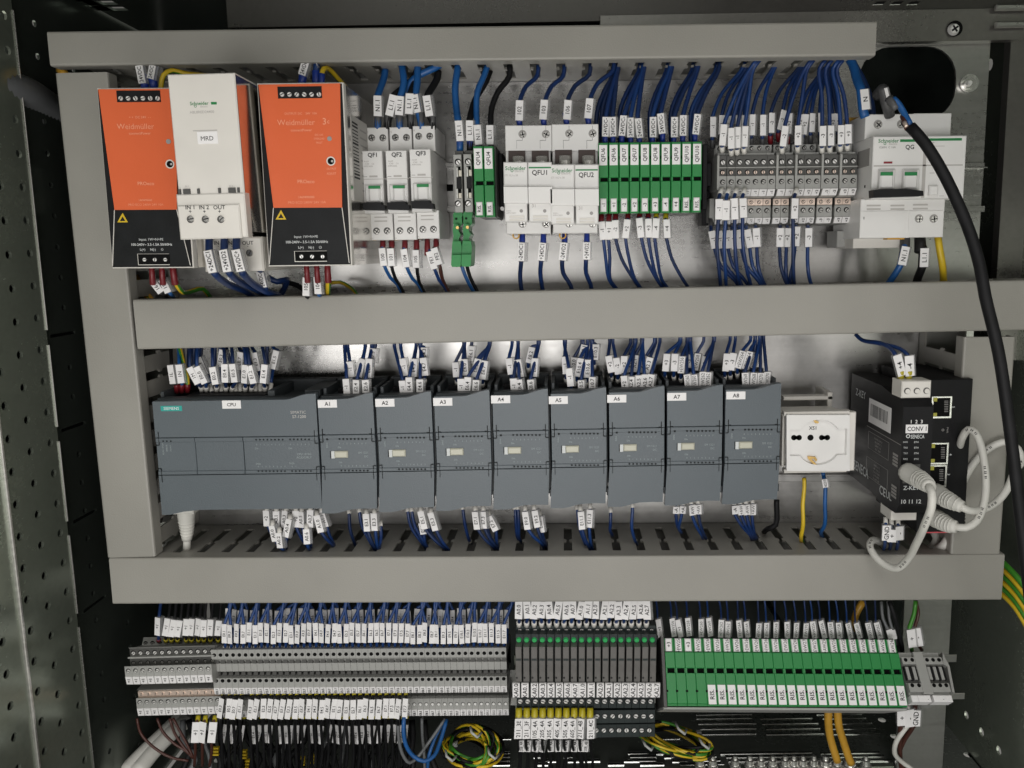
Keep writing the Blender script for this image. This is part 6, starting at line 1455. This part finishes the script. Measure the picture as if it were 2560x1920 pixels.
# ---------------------------------------------------------------- controller row, below
def drop(crop, items, where, group, d=.066, fer='fer_white', hw=.0026):
    for i, (x0, y0, x1, y1, tx, ex, ey, dd) in enumerate(items):
        wire(crop, 'blue_dark', (x0, y0, x1, y1) if tx else None, [(x0-2, y0-30, dd-.002), (x0, y0-6, dd)], [((x1*.55+ex*.45)-4, y1*.5+ey*.5, dd-.001), (ex-6, ey-8, dd-.008), (ex+8, ey+(30 if crop is not cQ else 20), dd-.02)] if tx else [(x1, y1, dd), (ex-8, ey-10, dd-.006), (ex+6, ey+20, dd-.02)], tx,
             ('dark blue wire marked %s' % tx if tx else 'unmarked dark blue wire')+', %s from the left %s' % (ORD[i], where), d=dd, r=.0014, fer=fer, feren='pre', ferlen=.005, hw=hw, group=group)
G2 = 'wires leaving the controller row downwards'
drop(cP, [(905, 315, 912, 425, '+2', 1015, 590, .066), (945, 420, 970, 530, 'A0.0', 1010, 590, .070), (970, 320, 972, 435, 'A0.1', 1020, 590, .064), (992, 470, 1005, 575, 'A0.2', 1030, 600, .072), (1038, 318, 1030, 435, 'A0.3', 1040, 585, .064), (1065, 375, 1040, 500, 'A0.4', 1040, 585, .070), (1105, 318, 1108, 432, '+2', 1190, 580, .064), (1146, 325, 1152, 435, 'A0.5', 1195, 590, .064), (1178, 445, 1185, 548, 'A0.6', 1205, 600, .070), (1205, 312, 1203, 435, 'A0.7', 1215, 585, .066), (1250, 350, 1282, 468, 'A1.0', 1360, 560, .068), (1282, 320, 1318, 430, 'A1.1', 1370, 555, .064)], 'under the CPU module', G2)
drop(cP, [(1472, 335, 1480, 450, None, 1520, 560, .05), (1545, 325, 1560, 420, None, 1655, 595, .064), (1592, 338, 1602, 460, 'E3.1', 1665, 600, .068), (1648, 335, 1655, 455, 'E3.3', 1680, 600, .068), (1690, 420, 1695, 500, None, 1690, 590, .066)], 'under module A1', G2)
drop(cP, [(1878, 320, 1900, 430, None, 2000, 575, .06), (1905, 320, 1925, 420, None, 2015, 575, .064), (1968, 320, 1998, 445, 'E5.1', 2150, 600, .068), (1975, 400, 1990, 480, 'E5.0', 2010, 590, .062), (2038, 330, 2075, 455, 'E5.3', 2165, 600, .068), (2005, 400, 2040, 480, None, 2140, 590, .064)], 'under module A2', G2)
drop(cQ, [(115, 150, 125, 220, None, 150, 300, .055), (178, 155, 190, 245, 'E7.1', 275, 345, .068), (218, 155, 224, 240, 'E7.3', 290, 345, .066), (245, 180, 282, 252, 'E7.2', 295, 340, .062), (235, 230, 245, 270, None, 285, 340, .060)], 'under module A3', G2)
drop(cQ, [(378, 150, 382, 220, None, 395, 290, .055), (392, 150, 396, 220, None, 405, 295, .055), (428, 155, 442, 245, 'E9.0', 515, 325, .068), (473, 150, 488, 235, 'E9.2', 530, 325, .066), (500, 180, 512, 260, 'E9.1', 535, 320, .060)], 'under module A4', G2)
drop(cQ, [(690, 150, 700, 230, None, 740, 335, .060), (706, 155, 713, 245, 'E11.1', 755, 345, .068), (755, 145, 750, 235, 'E11.3', 768, 345, .064)], 'under module A5', G2)
drop(cQ, [(858, 165, 856, 230, None, 862, 260, .055), (968, 140, 964, 240, None, 985, 305, .062)], 'under module A6', G2)
drop(cQ, [(1187, 130, 1186, 166, '-A', 1200, 240, .06), (1220, 128, 1216, 165, '+A', 1206, 245, .06), (1262, 122, 1267, 174, 'AW', 1315, 275, .064), (1297, 120, 1298, 168, '+AW', 1330, 275, .064)], 'under module A7', G2)
drop(cQ, [(1478, 125, 1480, 168, '-A', 1560, 280, .064), (1508, 122, 1512, 172, '+AW', 1570, 280, .064), (1538, 120, 1540, 172, '-AW', 1578, 280, .064), (1570, 118, 1568, 172, '+AW', 1586, 275, .062)], 'under module A8', G2)
wire(cQ, 'cable_black', None, [(1692, 100, .05), (1692, 130, .05)], [(1688, 225, .048), (1650, 245, .045), (1630, 260, .03)], None, 'black lead dropping beside module A8 into the duct slot', r=.0024, name='lead')
wire(cQ, 'yellow', None, [(1830, -10, .06), (1832, 30, .06), (1824, 120, .062)], [(1826, 220, .062), (1815, 290, .055), (1825, 320, .04)], None, 'yellow and green earth wire under the white socket', r=.0018, col2='yg_green', name='earth_wire')
wire(cQ, 'blue', (1930, -8, 1937, 34), [(1925, -40, .055), (1928, -20, .055)], [(1935, 120, .058), (1935, 220, .055), (1915, 262, .045), (1925, 290, .03)], 'N0203', 'light blue wire under the white socket', d=.058, r=.0017, hw=.0022)
# network plug hanging under the CPU
def plug(crop, pts, label, name='network_plug', col='cable_white', rr=(.0068, .0040), cable=None, tag_=True):
    P = [W(*crop(p[:2]), p[2]) for p in pts]; org = P[0]
    b = MB(); tube(b, spline(P, .003), rr[0], col, 12, origin=org, taper=lambda t: rr[0]+(rr[1]-rr[0])*max(0, (t-.25)/.75)); o = b.build(name); o.location = org
    if label: tag(o, label, 'network cable')
    b = MB(); S = spline(P, .0008); n = len(S)
    for k in range(5):
        i = int(n*(.45+.09*k)); i = min(i, n-2); t = i/(n-1); r = rr[0]+(rr[1]-rr[0])*max(0, (t-.25)/.75)
        tube(b, [S[i], S[i].lerp(S[i+1], .9)], r+.0004, col, 12, origin=org)
    b.build('strain_relief', o)
    return o, org
o, org = plug(cP, [(345, 290, .070), (348, 370, .068), (352, 440, .066), (352, 520, .064)], 'pale grey network plug and cable hanging from the CPU module corner', 'network_cable')
b = MB(); tube(b, spline([W(*cP((352, 500)), .064), W(*cP((352, 560)), .062), W(*cP((350, 620)), .055), W(*cP((350, 660)), .045)]), .0030, 'cable_white', 12, origin=org); b.build('cable_jacket', o)
b = MB(); a = W(*cP((345, 300)), .070)-org; b.boxm(a.x-.0085, a.z-.004, a.x+.0085, a.z+.008, a.y*-1-.006 if False else -.006, .006, 'cable_white', .001); q = b.build('plug_body', o); q.matrix_local = plane((0, 0, 0), (1, 0, 0), (0, 0, 1))

def netcable(label, plugpts, path, r=.0028, tail=None):
    o, org = plug(cO, plugpts, label, 'network_cable', rr=(.0072, .0046))
    P = [W(*cO(p[:2]), p[2]) for p in path]
    b = MB(); tube(b, spline(P, .005), r, 'cable_white', 14, origin=org); b.build('cable_jacket', o)
    S = spline(P, .0012); n = len(S); b = MB()
    for k0 in range(int(n*.15), n-14, max(18, n//4)):      # printed legend along the jacket
        for k in range(9):
            i = k0+k; p = S[i]; d = (S[i+1]-S[i]).normalized(); nn = (CAMP-p).normalized(); nn = (nn-d*nn.dot(d)).normalized(); x = d.cross(nn)
            c = p+nn*(r+.00012)-org; h = .0008
            if k % 3 != 2: b.add([c-x*h-d*.0003, c+x*h-d*.0003, c+x*h+d*.0003, c-x*h+d*.0003], [(0, 1, 2, 3)], 'ink')
    b.build('jacket_print', o)
    # ribbed boot and square head
    h0, h1 = W(*cO(plugpts[0][:2]), plugpts[0][2]), W(*cO(plugpts[1][:2]), plugpts[1][2])
    return o
netcable('pale grey network cable plugged into the slim converter and looping down over the lower duct', [(925, 905, .122), (985, 940, .135), (1040, 975, .15), (1065, 1000, .158)],
    [(1055, 990, .156), (1080, 1040, .165), (1078, 1120, .165), (1035, 1240, .155), (985, 1350, .135), (930, 1450, .118), (860, 1510, .108), (790, 1490, .100), (720, 1430, .092), (690, 1370, .085), (705, 1335, .078), (760, 1350, .065), (800, 1395, .055), (815, 1440, .045)])
netcable('pale grey network cable with its plug pointing right from the middle switch port', [(1100, 1030, .098), (1160, 1070, .11), (1220, 1100, .12), (1270, 1125, .125)],
    [(1255, 1118, .124), (1310, 1145, .125), (1400, 1140, .12), (1490, 1090, .115), (1560, 1000, .11), (1600, 900, .105), (1640, 840, .1), (1620, 760, .095), (1550, 715, .09), (1450, 750, .088), (1360, 830, .086), (1290, 940, .085), (1250, 1030, .084), (1235, 1080, .07)])
netcable('pale grey network cable of the lowest plug making the tall loop over the right duct', [(1095, 1190, .10), (1140, 1215, .11), (1190, 1240, .118), (1235, 1250, .122)],
    [(1220, 1248, .121), (1290, 1255, .125), (1360, 1215, .125), (1405, 1110, .12), (1420, 980, .115), (1408, 840, .112), (1385, 730, .108), (1350, 655, .104), (1310, 638, .1), (1275, 680, .095), (1255, 740, .086), (1230, 800, .07)])
wire(cO, 'cable_white', None, [(1195, 1270, .06), (1185, 1320, .07)], [(1150, 1370, .07), (1100, 1400, .06), (1070, 1440, .05)], None, 'pale grey cable curving into the duct beneath the network switch', r=.0036, name='network_cable', cat='network cable')
wire(cO, 'cable_white', None, [(1090, 1280, .05), (1110, 1320, .055)], [(1095, 1365, .055), (1050, 1400, .05)], None, 'second pale cable bend just left beneath the network switch', r=.0034, name='network_cable', cat='network cable')

# ---------------------------------------------------------------- bottom row, above
S = [(445, 232, 440, 400), (535, 240, 508, 405), (592, 252, 560, 412), (648, 258, 618, 412), (712, 245, 700, 402), (764, 243, 750, 402), (828, 243, 815, 402), (872, 255, 866, 412), (938, 250, 928, 402), (1015, 260, 1000, 402)]
for i, m in enumerate(S):
    wire(cR, 'cable_black' if i else 'blue_dark', m, [(m[0]+20, 60, .04), (m[0]+12, 130, .042)], [(m[2], 425, .046), (m[2], 470, .040)], '+1', 'wire marked +1, %s from the left above the stepped terminals, lower left' % ORD[i], d=.048, r=.0013, fer='fer_red' if i == 0 else 'fer_yellow', ferlen=.006, ferr=.0020, hw=.0025, name='signal_wire', cat='signal wire', group='wires above the stepped terminals at lower left')
GA = 'front rank of wires above the long terminal row'; GB = 'rear rank of wires above the long terminal row'
ev2 = [e[:-1]+str(int(e[-1])-1) for e in ev]
rj = random.Random(3)
a0, a1 = (cR((1068, 0))[0], cS((1812, 0))[0])
for i in range(NG):
    x = (a0+(a1-a0)*i/(NG-1)); j = rj.uniform(-6, 6)*.265; up = rj.uniform(-14, 14)*.265; tilt = rj.uniform(-9, 9)*.265
    xx = x+(1410-x)*.006
    y0 = 1557+up; y1 = 1605+up*.7
    grp = round((x+8)/32)*32+rj.uniform(-4, 4)
    wire(P0, 'blue_dark', (x+tilt+j*.3, y0, x+j*.3, y1), [(grp+6, 1480, .05), (grp, 1515, .05)], [(x, 1611, .052), (x, 1622, .047)], ev[i], 'wire marked %s, %s from left in the front rank above the long grey row' % (ev[i], ORD[i]), d=.055, r=.0013, fer='fer_white', ferlen=.0040, ferr=.0021, hw=.00215, sleeve=False, name='signal_wire', cat='signal wire', group=GA)
    WIRES[-1].data.materials[0] = MATS['blue_row']
    if i % 1 == 0:
        tilt2 = rj.uniform(-14, 14)*.265; u2 = rj.uniform(-12, 12)*.265
        wire(P0, 'blue_dark', (x+7+tilt2, 1521+u2, x+7, 1566+u2), [(grp+9, 1480, .035), (grp+6+tilt2, 1505, .036)], [(x+7, 1590, .034), (x+7, 1612, .030)], ev2[i], 'wire marked %s, %s from left in the rear rank above the long grey row' % (ev2[i], ORD[i]), d=.038, r=.0013, hw=.0020, sleeve=False, name='signal_wire', cat='signal wire', group=GB)
        WIRES[-1].data.materials[0] = MATS['blue_row']
# below: front rank with yellow ferrules
lx = [cR((x, 0))[0] for x in (1045, 1110, 1165, 1222, 1318, 1375, 1437, 1503, 1560, 1617, 1680, 1740, 1802, 1865)]+[cS((x, 0))[0] for x in (38, 98, 158, 215, 273, 335, 393, 452, 514, 573, 637, 698, 760, 822, 882)]
lt = ['E0.3', 'E0.5', 'E0.7', 'E1.1']+[e for e in ev[6:] if e <= 'E7.7' and len(e) == 4 and e[1] in '1234567']
lt = lt[:len(lx)]
for i, (x, tx) in enumerate(zip(lx, lt)):
    k = (1410-x)/900*5.0; j = rj.uniform(-2, 2)
    wire(P0, 'cable_black', (x+k*.2+rj.uniform(-1.5, 1.5), 1745+j, x-k*1.1+rj.uniform(-2.5, 2.5), 1794+j), [(x+1, 1725, .050), (x+1, 1741, .054)], [(x-k, 1815, .05), (x-k+3, 1880, .04), (x-k+rj.uniform(-10, 10), 1960, .02)], tx, 'black wire marked %s, %s from left in the front rank below the long row' % (tx, ORD[i]), d=.058, r=.0013, fer='fer_yellow', feren='pre', ferlen=.0045, ferr=.0019, hw=.00235, sleeve=False, name='signal_wire', cat='signal wire', group='front rank of wires below the long terminal row')
    x2 = x+rj.uniform(-3, 5); t2 = rj.uniform(-9, 7)-k*.8
    wire(P0, 'cable_black', (x2+4, 1810+j, x2+4+t2, 1855+j), [(x2+4, 1780, .032), (x2+4, 1802, .034)], [(x2+t2*1.5, 1880, .03), (x2+rj.uniform(-15, 15), 1960, .02)], tx[:-1]+str(int(tx[-1])-1), 'black wire marked %s, %s from the left in the lowest rank' % (tx[:-1]+str(int(tx[-1])-1), ORD[i]), d=.036, r=.0013, fer='fer_yellow', feren='pre', ferlen=.0055, ferr=.0021, hw=rj.choice((.0011, .0016, .0022)), sleeve=False, name='signal_wire', cat='signal wire', group='lowest rank of wires below the long terminal row')
for i, (x0, x1) in enumerate(((802, 786), (872, 852), (962, 940))):
    wire(cR, 'brown', (x0, 1215, x1, 1408), [(x0+12, 1165, .048), (x0+8, 1205, .05)], [(x1, 1500, .045), (x1+(-10, 0, -20)[i], 1640, .03)], '+1', 'brown wire marked +1, %s of three below the stepped terminals' % ORD[i], d=.052, r=.0013, fer='fer_yellow', feren='pre', ferlen=.0065, ferr=.0024, hw=.0033, sleeve=False, group='brown wires below the stepped terminals')
for i, P in enumerate((((235, 1190), (270, 1330), (400, 1470), (560, 1560), (720, 1590)), ((425, 1190), (480, 1320), (590, 1430), (700, 1500), (760, 1560)), ((545, 1190), (590, 1330), (660, 1440), (740, 1540)), ((575, 1190), (650, 1330), (720, 1460), (770, 1570)))):
    wire(cR, 'brown', None, [(p[0], p[1], .03) for p in P[:2]], [(p[0], p[1], .03) for p in P[2:]], None, 'brown wire curving right under the stepped terminals, %s of four' % ORD[i], r=.0012, group='brown wires curving under the stepped terminals')
for i, (x, off) in enumerate(((150, 0), (330, 40))):
    wire(cR, 'cable_white', None, [(640+i*60, 1190+i*20, -.04), (520+i*60, 1310, -.02)], [(330+i*70, 1490, .0), (120+i*110, 1700, .02)], None, 'wide pale conduit slanting down at lower left, %s of two' % ('left', 'right')[i], r=.0075, name='conduit', cat='conduit')
# relay wires
rx = [(218, 215), (288, 302), (370, 355), (435, 425), (492, 508), (600, 572), (662, 655), (718, 722), (808, 775), (875, 862), (938, 935), (1030, 1005), (1092, 1075), (1150, 1150), (1240, 1210), (1300, 1280), (1358, 1358), (1418, 1428)]
for i, (xt, xb) in enumerate(rx):
    tx = rn[i].replace('K', ''); y0 = 70+(10 if i % 5 == 3 else 0); y1 = 240+random.uniform(-8, 12); fx = 218+i*70.5
    wire(cT, 'blue_dark', (xt, y0, xb, y1), [(xt+6, -40, .06), (xt, 20, .062)], [(fx, 272, .066), (fx, 322, .060)], tx, 'wire marked %s, %s from the left above the slim relays' % (tx, ORD[i]), d=.068, r=.0014, fer='fer_white', ferlen=.0075, ferr=.0026, hw=.0031, name='signal_wire', cat='signal wire', group='wires above the slim relays')
bx = [(215, 205), (288, 283), (368, 360), (437, 437), (508, 498), (585, 578), (655, 643), (725, 722), (800, 790), (890, 888)]; bt = ['211_3E', '211_3F', '105_4A', '205_4A', '305_4A', '405_4A', '505_4A', '605_4A', '211_4B', '211_4C']
for i, ((xt, xb), tx) in enumerate(zip(bx, bt)):
    fx = 215+i*74.6
    wire(cT, 'cable_black', (xt, 1182, xb, 1370), [(fx, 1092, .066), (fx, 1168, .068)], [(xb, 1450, .055), (xb+20, 1560, .04), (xb+random.uniform(-30, 40), 1720, .02)], tx, 'black wire marked %s, %s from the left under the slim relays' % (tx, ORD[i]), d=.070, r=.0013, fer='fer_yellow', feren='pre', ferlen=.0095, ferr=.0034, hw=.0033, name='signal_wire', cat='signal wire', group='front wires under the slim relays')
    b2 = ['208_4A', '208_5A', '103_4A', '203_4A', '303_4A', '403_4A', '503_4A', '603_4A', '209_4A', '208_4B'][i]
    x2 = [232, 300, 375, 432, 510, 580, 655, 738, 790, 845][i]
    wire(cT, 'cable_black', (x2+6, 1385, x2+random.uniform(-15, 12), 1492), [(x2+10, 1300, .045), (x2+6, 1370, .046)], [(x2, 1560, .04), (x2+random.uniform(-40, 40), 1720, .02)], b2, 'black wire marked %s, %s from left in the rear rank under the relays' % (b2, ORD[i]), d=.048, r=.0013, hw=.0026, name='signal_wire', cat='signal wire', group='rear wires under the slim relays')
# wires above the bottom green row
gx = [(165, 190, '+3', 250, 425), (295, 318, '+EW256', 243, 415), (350, 382, '+3', 255, 420), (445, 462, '+EW258', 238, 410), (570, 572, '+EW260', 248, 418), (640, 660, '-EW260', 238, 412), (765, 757, '+EW262', 255, 422), (828, 824, '-EW262', 270, 424), (925, 940, '+EW264', 260, 424), (993, 1010, '-EW264', 272, 424), (1118, 1110, '+EW266', 288, 428), (1188, 1185, '-EW266', 284, 426), (1275, 1273, '+EW268', 276, 428), (1378, 1382, '-EW268', 274, 430), (1468, 1460, '+EW270', 284, 430), (1560, 1550, '-EW270', 288, 430), (1622, 1645, '+AW256', 270, 430), (1695, 1735, '-AW256', 265, 432), (1788, 1805, '+AW258', 278, 432), (1865, 1880, '-AW258', 282, 432)]
gx = [(cU((a, c))+cU((b_, d_)), t) for a, b_, t, c, d_ in gx]+[(cV((a, c))+cV((b_, d_)), t) for a, b_, t, c, d_ in ((232, 260, '+AW260', 402, 535), (305, 340, '-AW260', 402, 535), (408, 440, '+AW262', 398, 535), (482, 520, '-AW262', 395, 535))]
for i, (m, tx) in enumerate(gx):
    wire(P0, 'blue_dark', m, [(m[0]-4+random.uniform(-6, 2), 1480, .03), (m[0]-1, m[1]-25, .036)], [(m[2]+1, m[3]+8, .038), (m[2]+2, m[3]+22, .036)], tx, 'thin wire marked %s, %s from left above the bottom green row' % (tx, ORD[i]), d=.042, r=.0008, hw=.0023, name='signal_wire', cat='signal wire', group='wires above the bottom green row')
for i, (a, b_) in enumerate(((585, 605), (625, 645))):
    wire(cV, 'cable_grey', (a, 455, b_, 535), [(530 if i == 0 else 590, 225, .04), (545 if i == 0 else 600, 370, .042)], [(b_+5, 560, .042), (b_+8, 590, .04)], None, 'grey wire ending above the right end of the green row, %s of two' % ('left', 'right')[i], d=.044, r=.0014, hw=.0026)
wire(cV, 'cable_black', None, [(600, 215, .05), (640, 330, .052)], [(670, 450, .05), (705, 600, .045), (710, 650, .04)], None, 'black wire dropping onto the first grey spring terminal', r=.0022)
wire(cV, 'yg_green', (772, 452, 790, 605), [(825, 215, .05), (815, 320, .05), (785, 410, .05)], [(795, 650, .045)], '+', 'green and yellow wire above the spring terminals', d=.05, r=.0018, hw=.0036, col2='yellow')
wire(cV, 'brown', (822, 442, 850, 598), [(830, 215, .045), (850, 330, .045), (825, 420, .047)], [(880, 640, .045)], '-', 'dark brown wire above the spring terminals', d=.048, r=.0015, hw=.0036)
for i, (m, tx, c) in enumerate((((695, 1140, 697, 1278), '+', 'brown'), ((758, 1140, 758, 1290), '-', 'cable_white'), ((820, 1145, 812, 1282), 'GND', 'brown'))):
    post = [[(695, 1330, .06), (690, 1450, .05), (700, 1640, .04), (740, 1760, .03)], [(735, 1320, .062), (660, 1430, .06), (645, 1530, .055), (700, 1600, .05), (800, 1670, .05)], [(790, 1320, .055), (720, 1430, .045), (680, 1560, .042), (740, 1680, .04)]][i]
    wire(cV, c, m, [(m[0]+2, 1100, .058), (m[0], 1130, .06)], post, tx, '%s wire marked %s hanging below the spring terminals' % ('white' if i == 1 else 'brown', tx), d=.062, r=.0021, hw=.0040)
# amber earth leads going down to the bolts
for i, (P) in enumerate((((150, 1120), (160, 1280), (200, 1420), (245, 1560), (270, 1620)), ((75, 1130), (72, 1260), (90, 1400), (125, 1520), (150, 1600)))):
    wire(cV, 'amber', None, [(p[0], p[1], .02+.0*k) for k, p in enumerate(P[:2])], [(p[0], p[1], .015) for p in P[2:]], None, 'amber and green earth lead running down to the earth bar, %s of two' % ('right', 'left')[i], r=.0036, name='earth_lead', col2='yg_green' if i else None)
wire(cV, 'amber', None, [(375, 215, .02), (320, 310, .02)], [(300, 370, .02), (290, 470, .02)], None, 'amber lead behind the bottom green row markers', r=.003, name='earth_lead')
# grey and light blue loops below the long row (cS)
wire(cS, 'blue', None, [(868, 1180, .06), (862, 1300, .062), (885, 1440, .062), (960, 1550, .06)], [(1060, 1595, .06), (1150, 1545, .055), (1205, 1420, .045), (1270, 1200, .03)], None, 'light blue wire in a wide U loop below the long terminal row', r=.0018)
wire(cS, 'cable_grey', None, [(812, 1200, .05), (815, 1350, .052), (850, 1520, .052)], [(920, 1610, .05), (1000, 1550, .045), (1120, 1390, .04), (1255, 1195, .03)], None, 'grey wire in a U loop beside the light blue loop', r=.0015)
wire(cS, 'cable_grey', None, [(1035, 1190, .03), (1040, 1350, .03)], [(1055, 1500, .03), (1065, 1700, .03)], None, 'grey wire hanging straight through the light blue loop', r=.0014)
wire(cS, 'blue', None, [(1250, 1200, .02), (1150, 1400, .03)], [(1105, 1530, .035), (1085, 1700, .03)], None, 'light blue wire running down out of the picture inside the loop', r=.0016)
# bundles of coiled yellow and green wire
def coil(crop, cx, cy, rx_, ry, n, label, d=.02, tilt=0):
    org = W(*crop((cx, cy)), d); t = None
    for k in range(n):
        b = MB(); pts = []; ph = random.uniform(0, 6.28); sx_, sy_ = 1+random.uniform(-.34, .14), 1+random.uniform(-.42, .20)
        ox, oy = random.uniform(-.14, .14)*rx_, random.uniform(-.18, .18)*ry; tl = tilt+random.uniform(-.3, .3); w1, w2 = random.uniform(0, 6), random.uniform(0, 6)
        for q in range(31):
            a = ph+2*math.pi*q/30*1.05; m_ = 1+.05*math.sin(2*a+w1)+.035*math.sin(3*a+w2); x = math.cos(a)*rx_*sx_*m_; y = math.sin(a)*ry*sy_*m_
            pts.append(W(*crop((cx+ox+x*math.cos(tl)-y*math.sin(tl), cy+oy+x*math.sin(tl)+y*math.cos(tl))), d+.020*math.sin(a+w1*.2)+.004*math.sin(3*a+w2)))
        c, c2 = (('yellow', 'yg_green'), ('cable_black', None), ('yellow', 'yg_green'), ('yg_green', 'yellow'), ('cable_black', None))[k % 5]
        tube(b, pts, .0014, c, 8, c2, origin=org, twist=.14)
        o = b.build('wire_coil' if t is None else 'coil_turn', t)
        if t is None: t = o; o.location = org; tag(o, label, 'wire coil')
    for a in (2.7, .3, 4.9):
        b = MB(); x, y = math.cos(a)*rx_*.9, math.sin(a)*ry*.9; p = W(*crop((cx+x, cy+y)), d+.022)-org
        tube(b, [p+Vector((-.005, .004, .003)), p+Vector((-.003, -.003, .002)), p+Vector((.002, -.004, -.002)), p+Vector((.005, .004, -.003))], .0012, 'nylon', 8)
        b.boxm(p.x-.0022, p.z-.0022, p.x+.0022, p.z+.0022, -.002, .002, 'nylon', .0004); b.build('cable_tie', t)
coil(cS, 1500, 1480, 240, 175, 20, 'coil of yellow, green and black wire left of the relay wires', .0)
coil(cU, 340, 1400, 320, 120, 16, 'coil of yellow, green and black wire under the bottom green row', .0, .3)
# black cable bundles in the gutter
rb = random.Random(11)
for i in range(26):
    u = 460+i*24+rb.uniform(-12, 12); v = 1870+rb.uniform(-8, 15)
    c = rb.choice(('cable_black', 'cable_black', 'cable_black', 'cable_grey', 'cable_black'))
    P = [(u+rb.uniform(-15, 15), 1800, -.01), (u, 1850, .0), (u+rb.uniform(-40, 40), 1900, .01), (u+rb.uniform(-70, 70), 1990, .02)]
    wire(P0, c, None, P[:2], P[2:], None, '%s cable hanging in the dark gutter, %s from the left' % ('grey' if c == 'cable_grey' else 'black', ORD[i]), r=rb.uniform(.0015, .003), name='cable', cat='cable', group='black cables hanging in the gutter')
for i, (u, v) in enumerate(((530, 1880), (600, 1888), (612, 1912), (745, 1905), (770, 1900))):
    f = Frame(P0, (u, v), .012); b = MB(f)
    for k in range(3): b.box(u, v-10+k*8, u+16, v-6+k*8, -2, 1, 'yellow', .2)
    b.box(u-2, v-12, u+18, v+14, -3, -2, 'cable_black')
    o = b.build('striped_sleeve'); o.matrix_world = Matrix.Translation(f.o) @ f.M; tag(o, 'yellow and black striped sleeve in the gutter, %s from the left' % ORD[i], 'sleeve')
# earth bundle at the right edge
for i in range(6):
    y = 1385+i*16
    wire(P0, 'yellow' if i % 2 else 'yg_green', None, [(2470, y-10, .02), (2500, y+15, .05)], [(2540, y+55, .07), (2600, y+130+i*6, .09)], None, 'thick striped lead at the right end of the lower duct, %s from top' % ORD[i], r=.0026, col2='yg_green' if i % 2 else 'yellow', name='earth_lead', group='earth leads at the right edge')
# grey flexible conduit at the left edge
P = [(-60, 205, .09), (40, 225, .06), (100, 255, .03), (150, 300, .0), (210, 380, -.03)]
pts = [W(u, v, d) for u, v, d in P]; b = MB(); S_ = spline(pts, .0016)
tube(b, S_, .0125, 'cable_grey', 14, origin=pts[0], taper=lambda t: .0125+(.0006 if int(t*len(S_)) % 2 else -.0006)); o = b.build('flexible_conduit'); o.location = pts[0]
tag(o, 'grey ribbed flexible conduit entering from the left edge', 'conduit')
wire(P0, 'amber', None, [(150, 176, .04), (158, 180, .045)], [(165, 190, .045), (170, 215, .04)], None, 'short amber lead poking out between the top and left ducts', r=.003, name='lead')
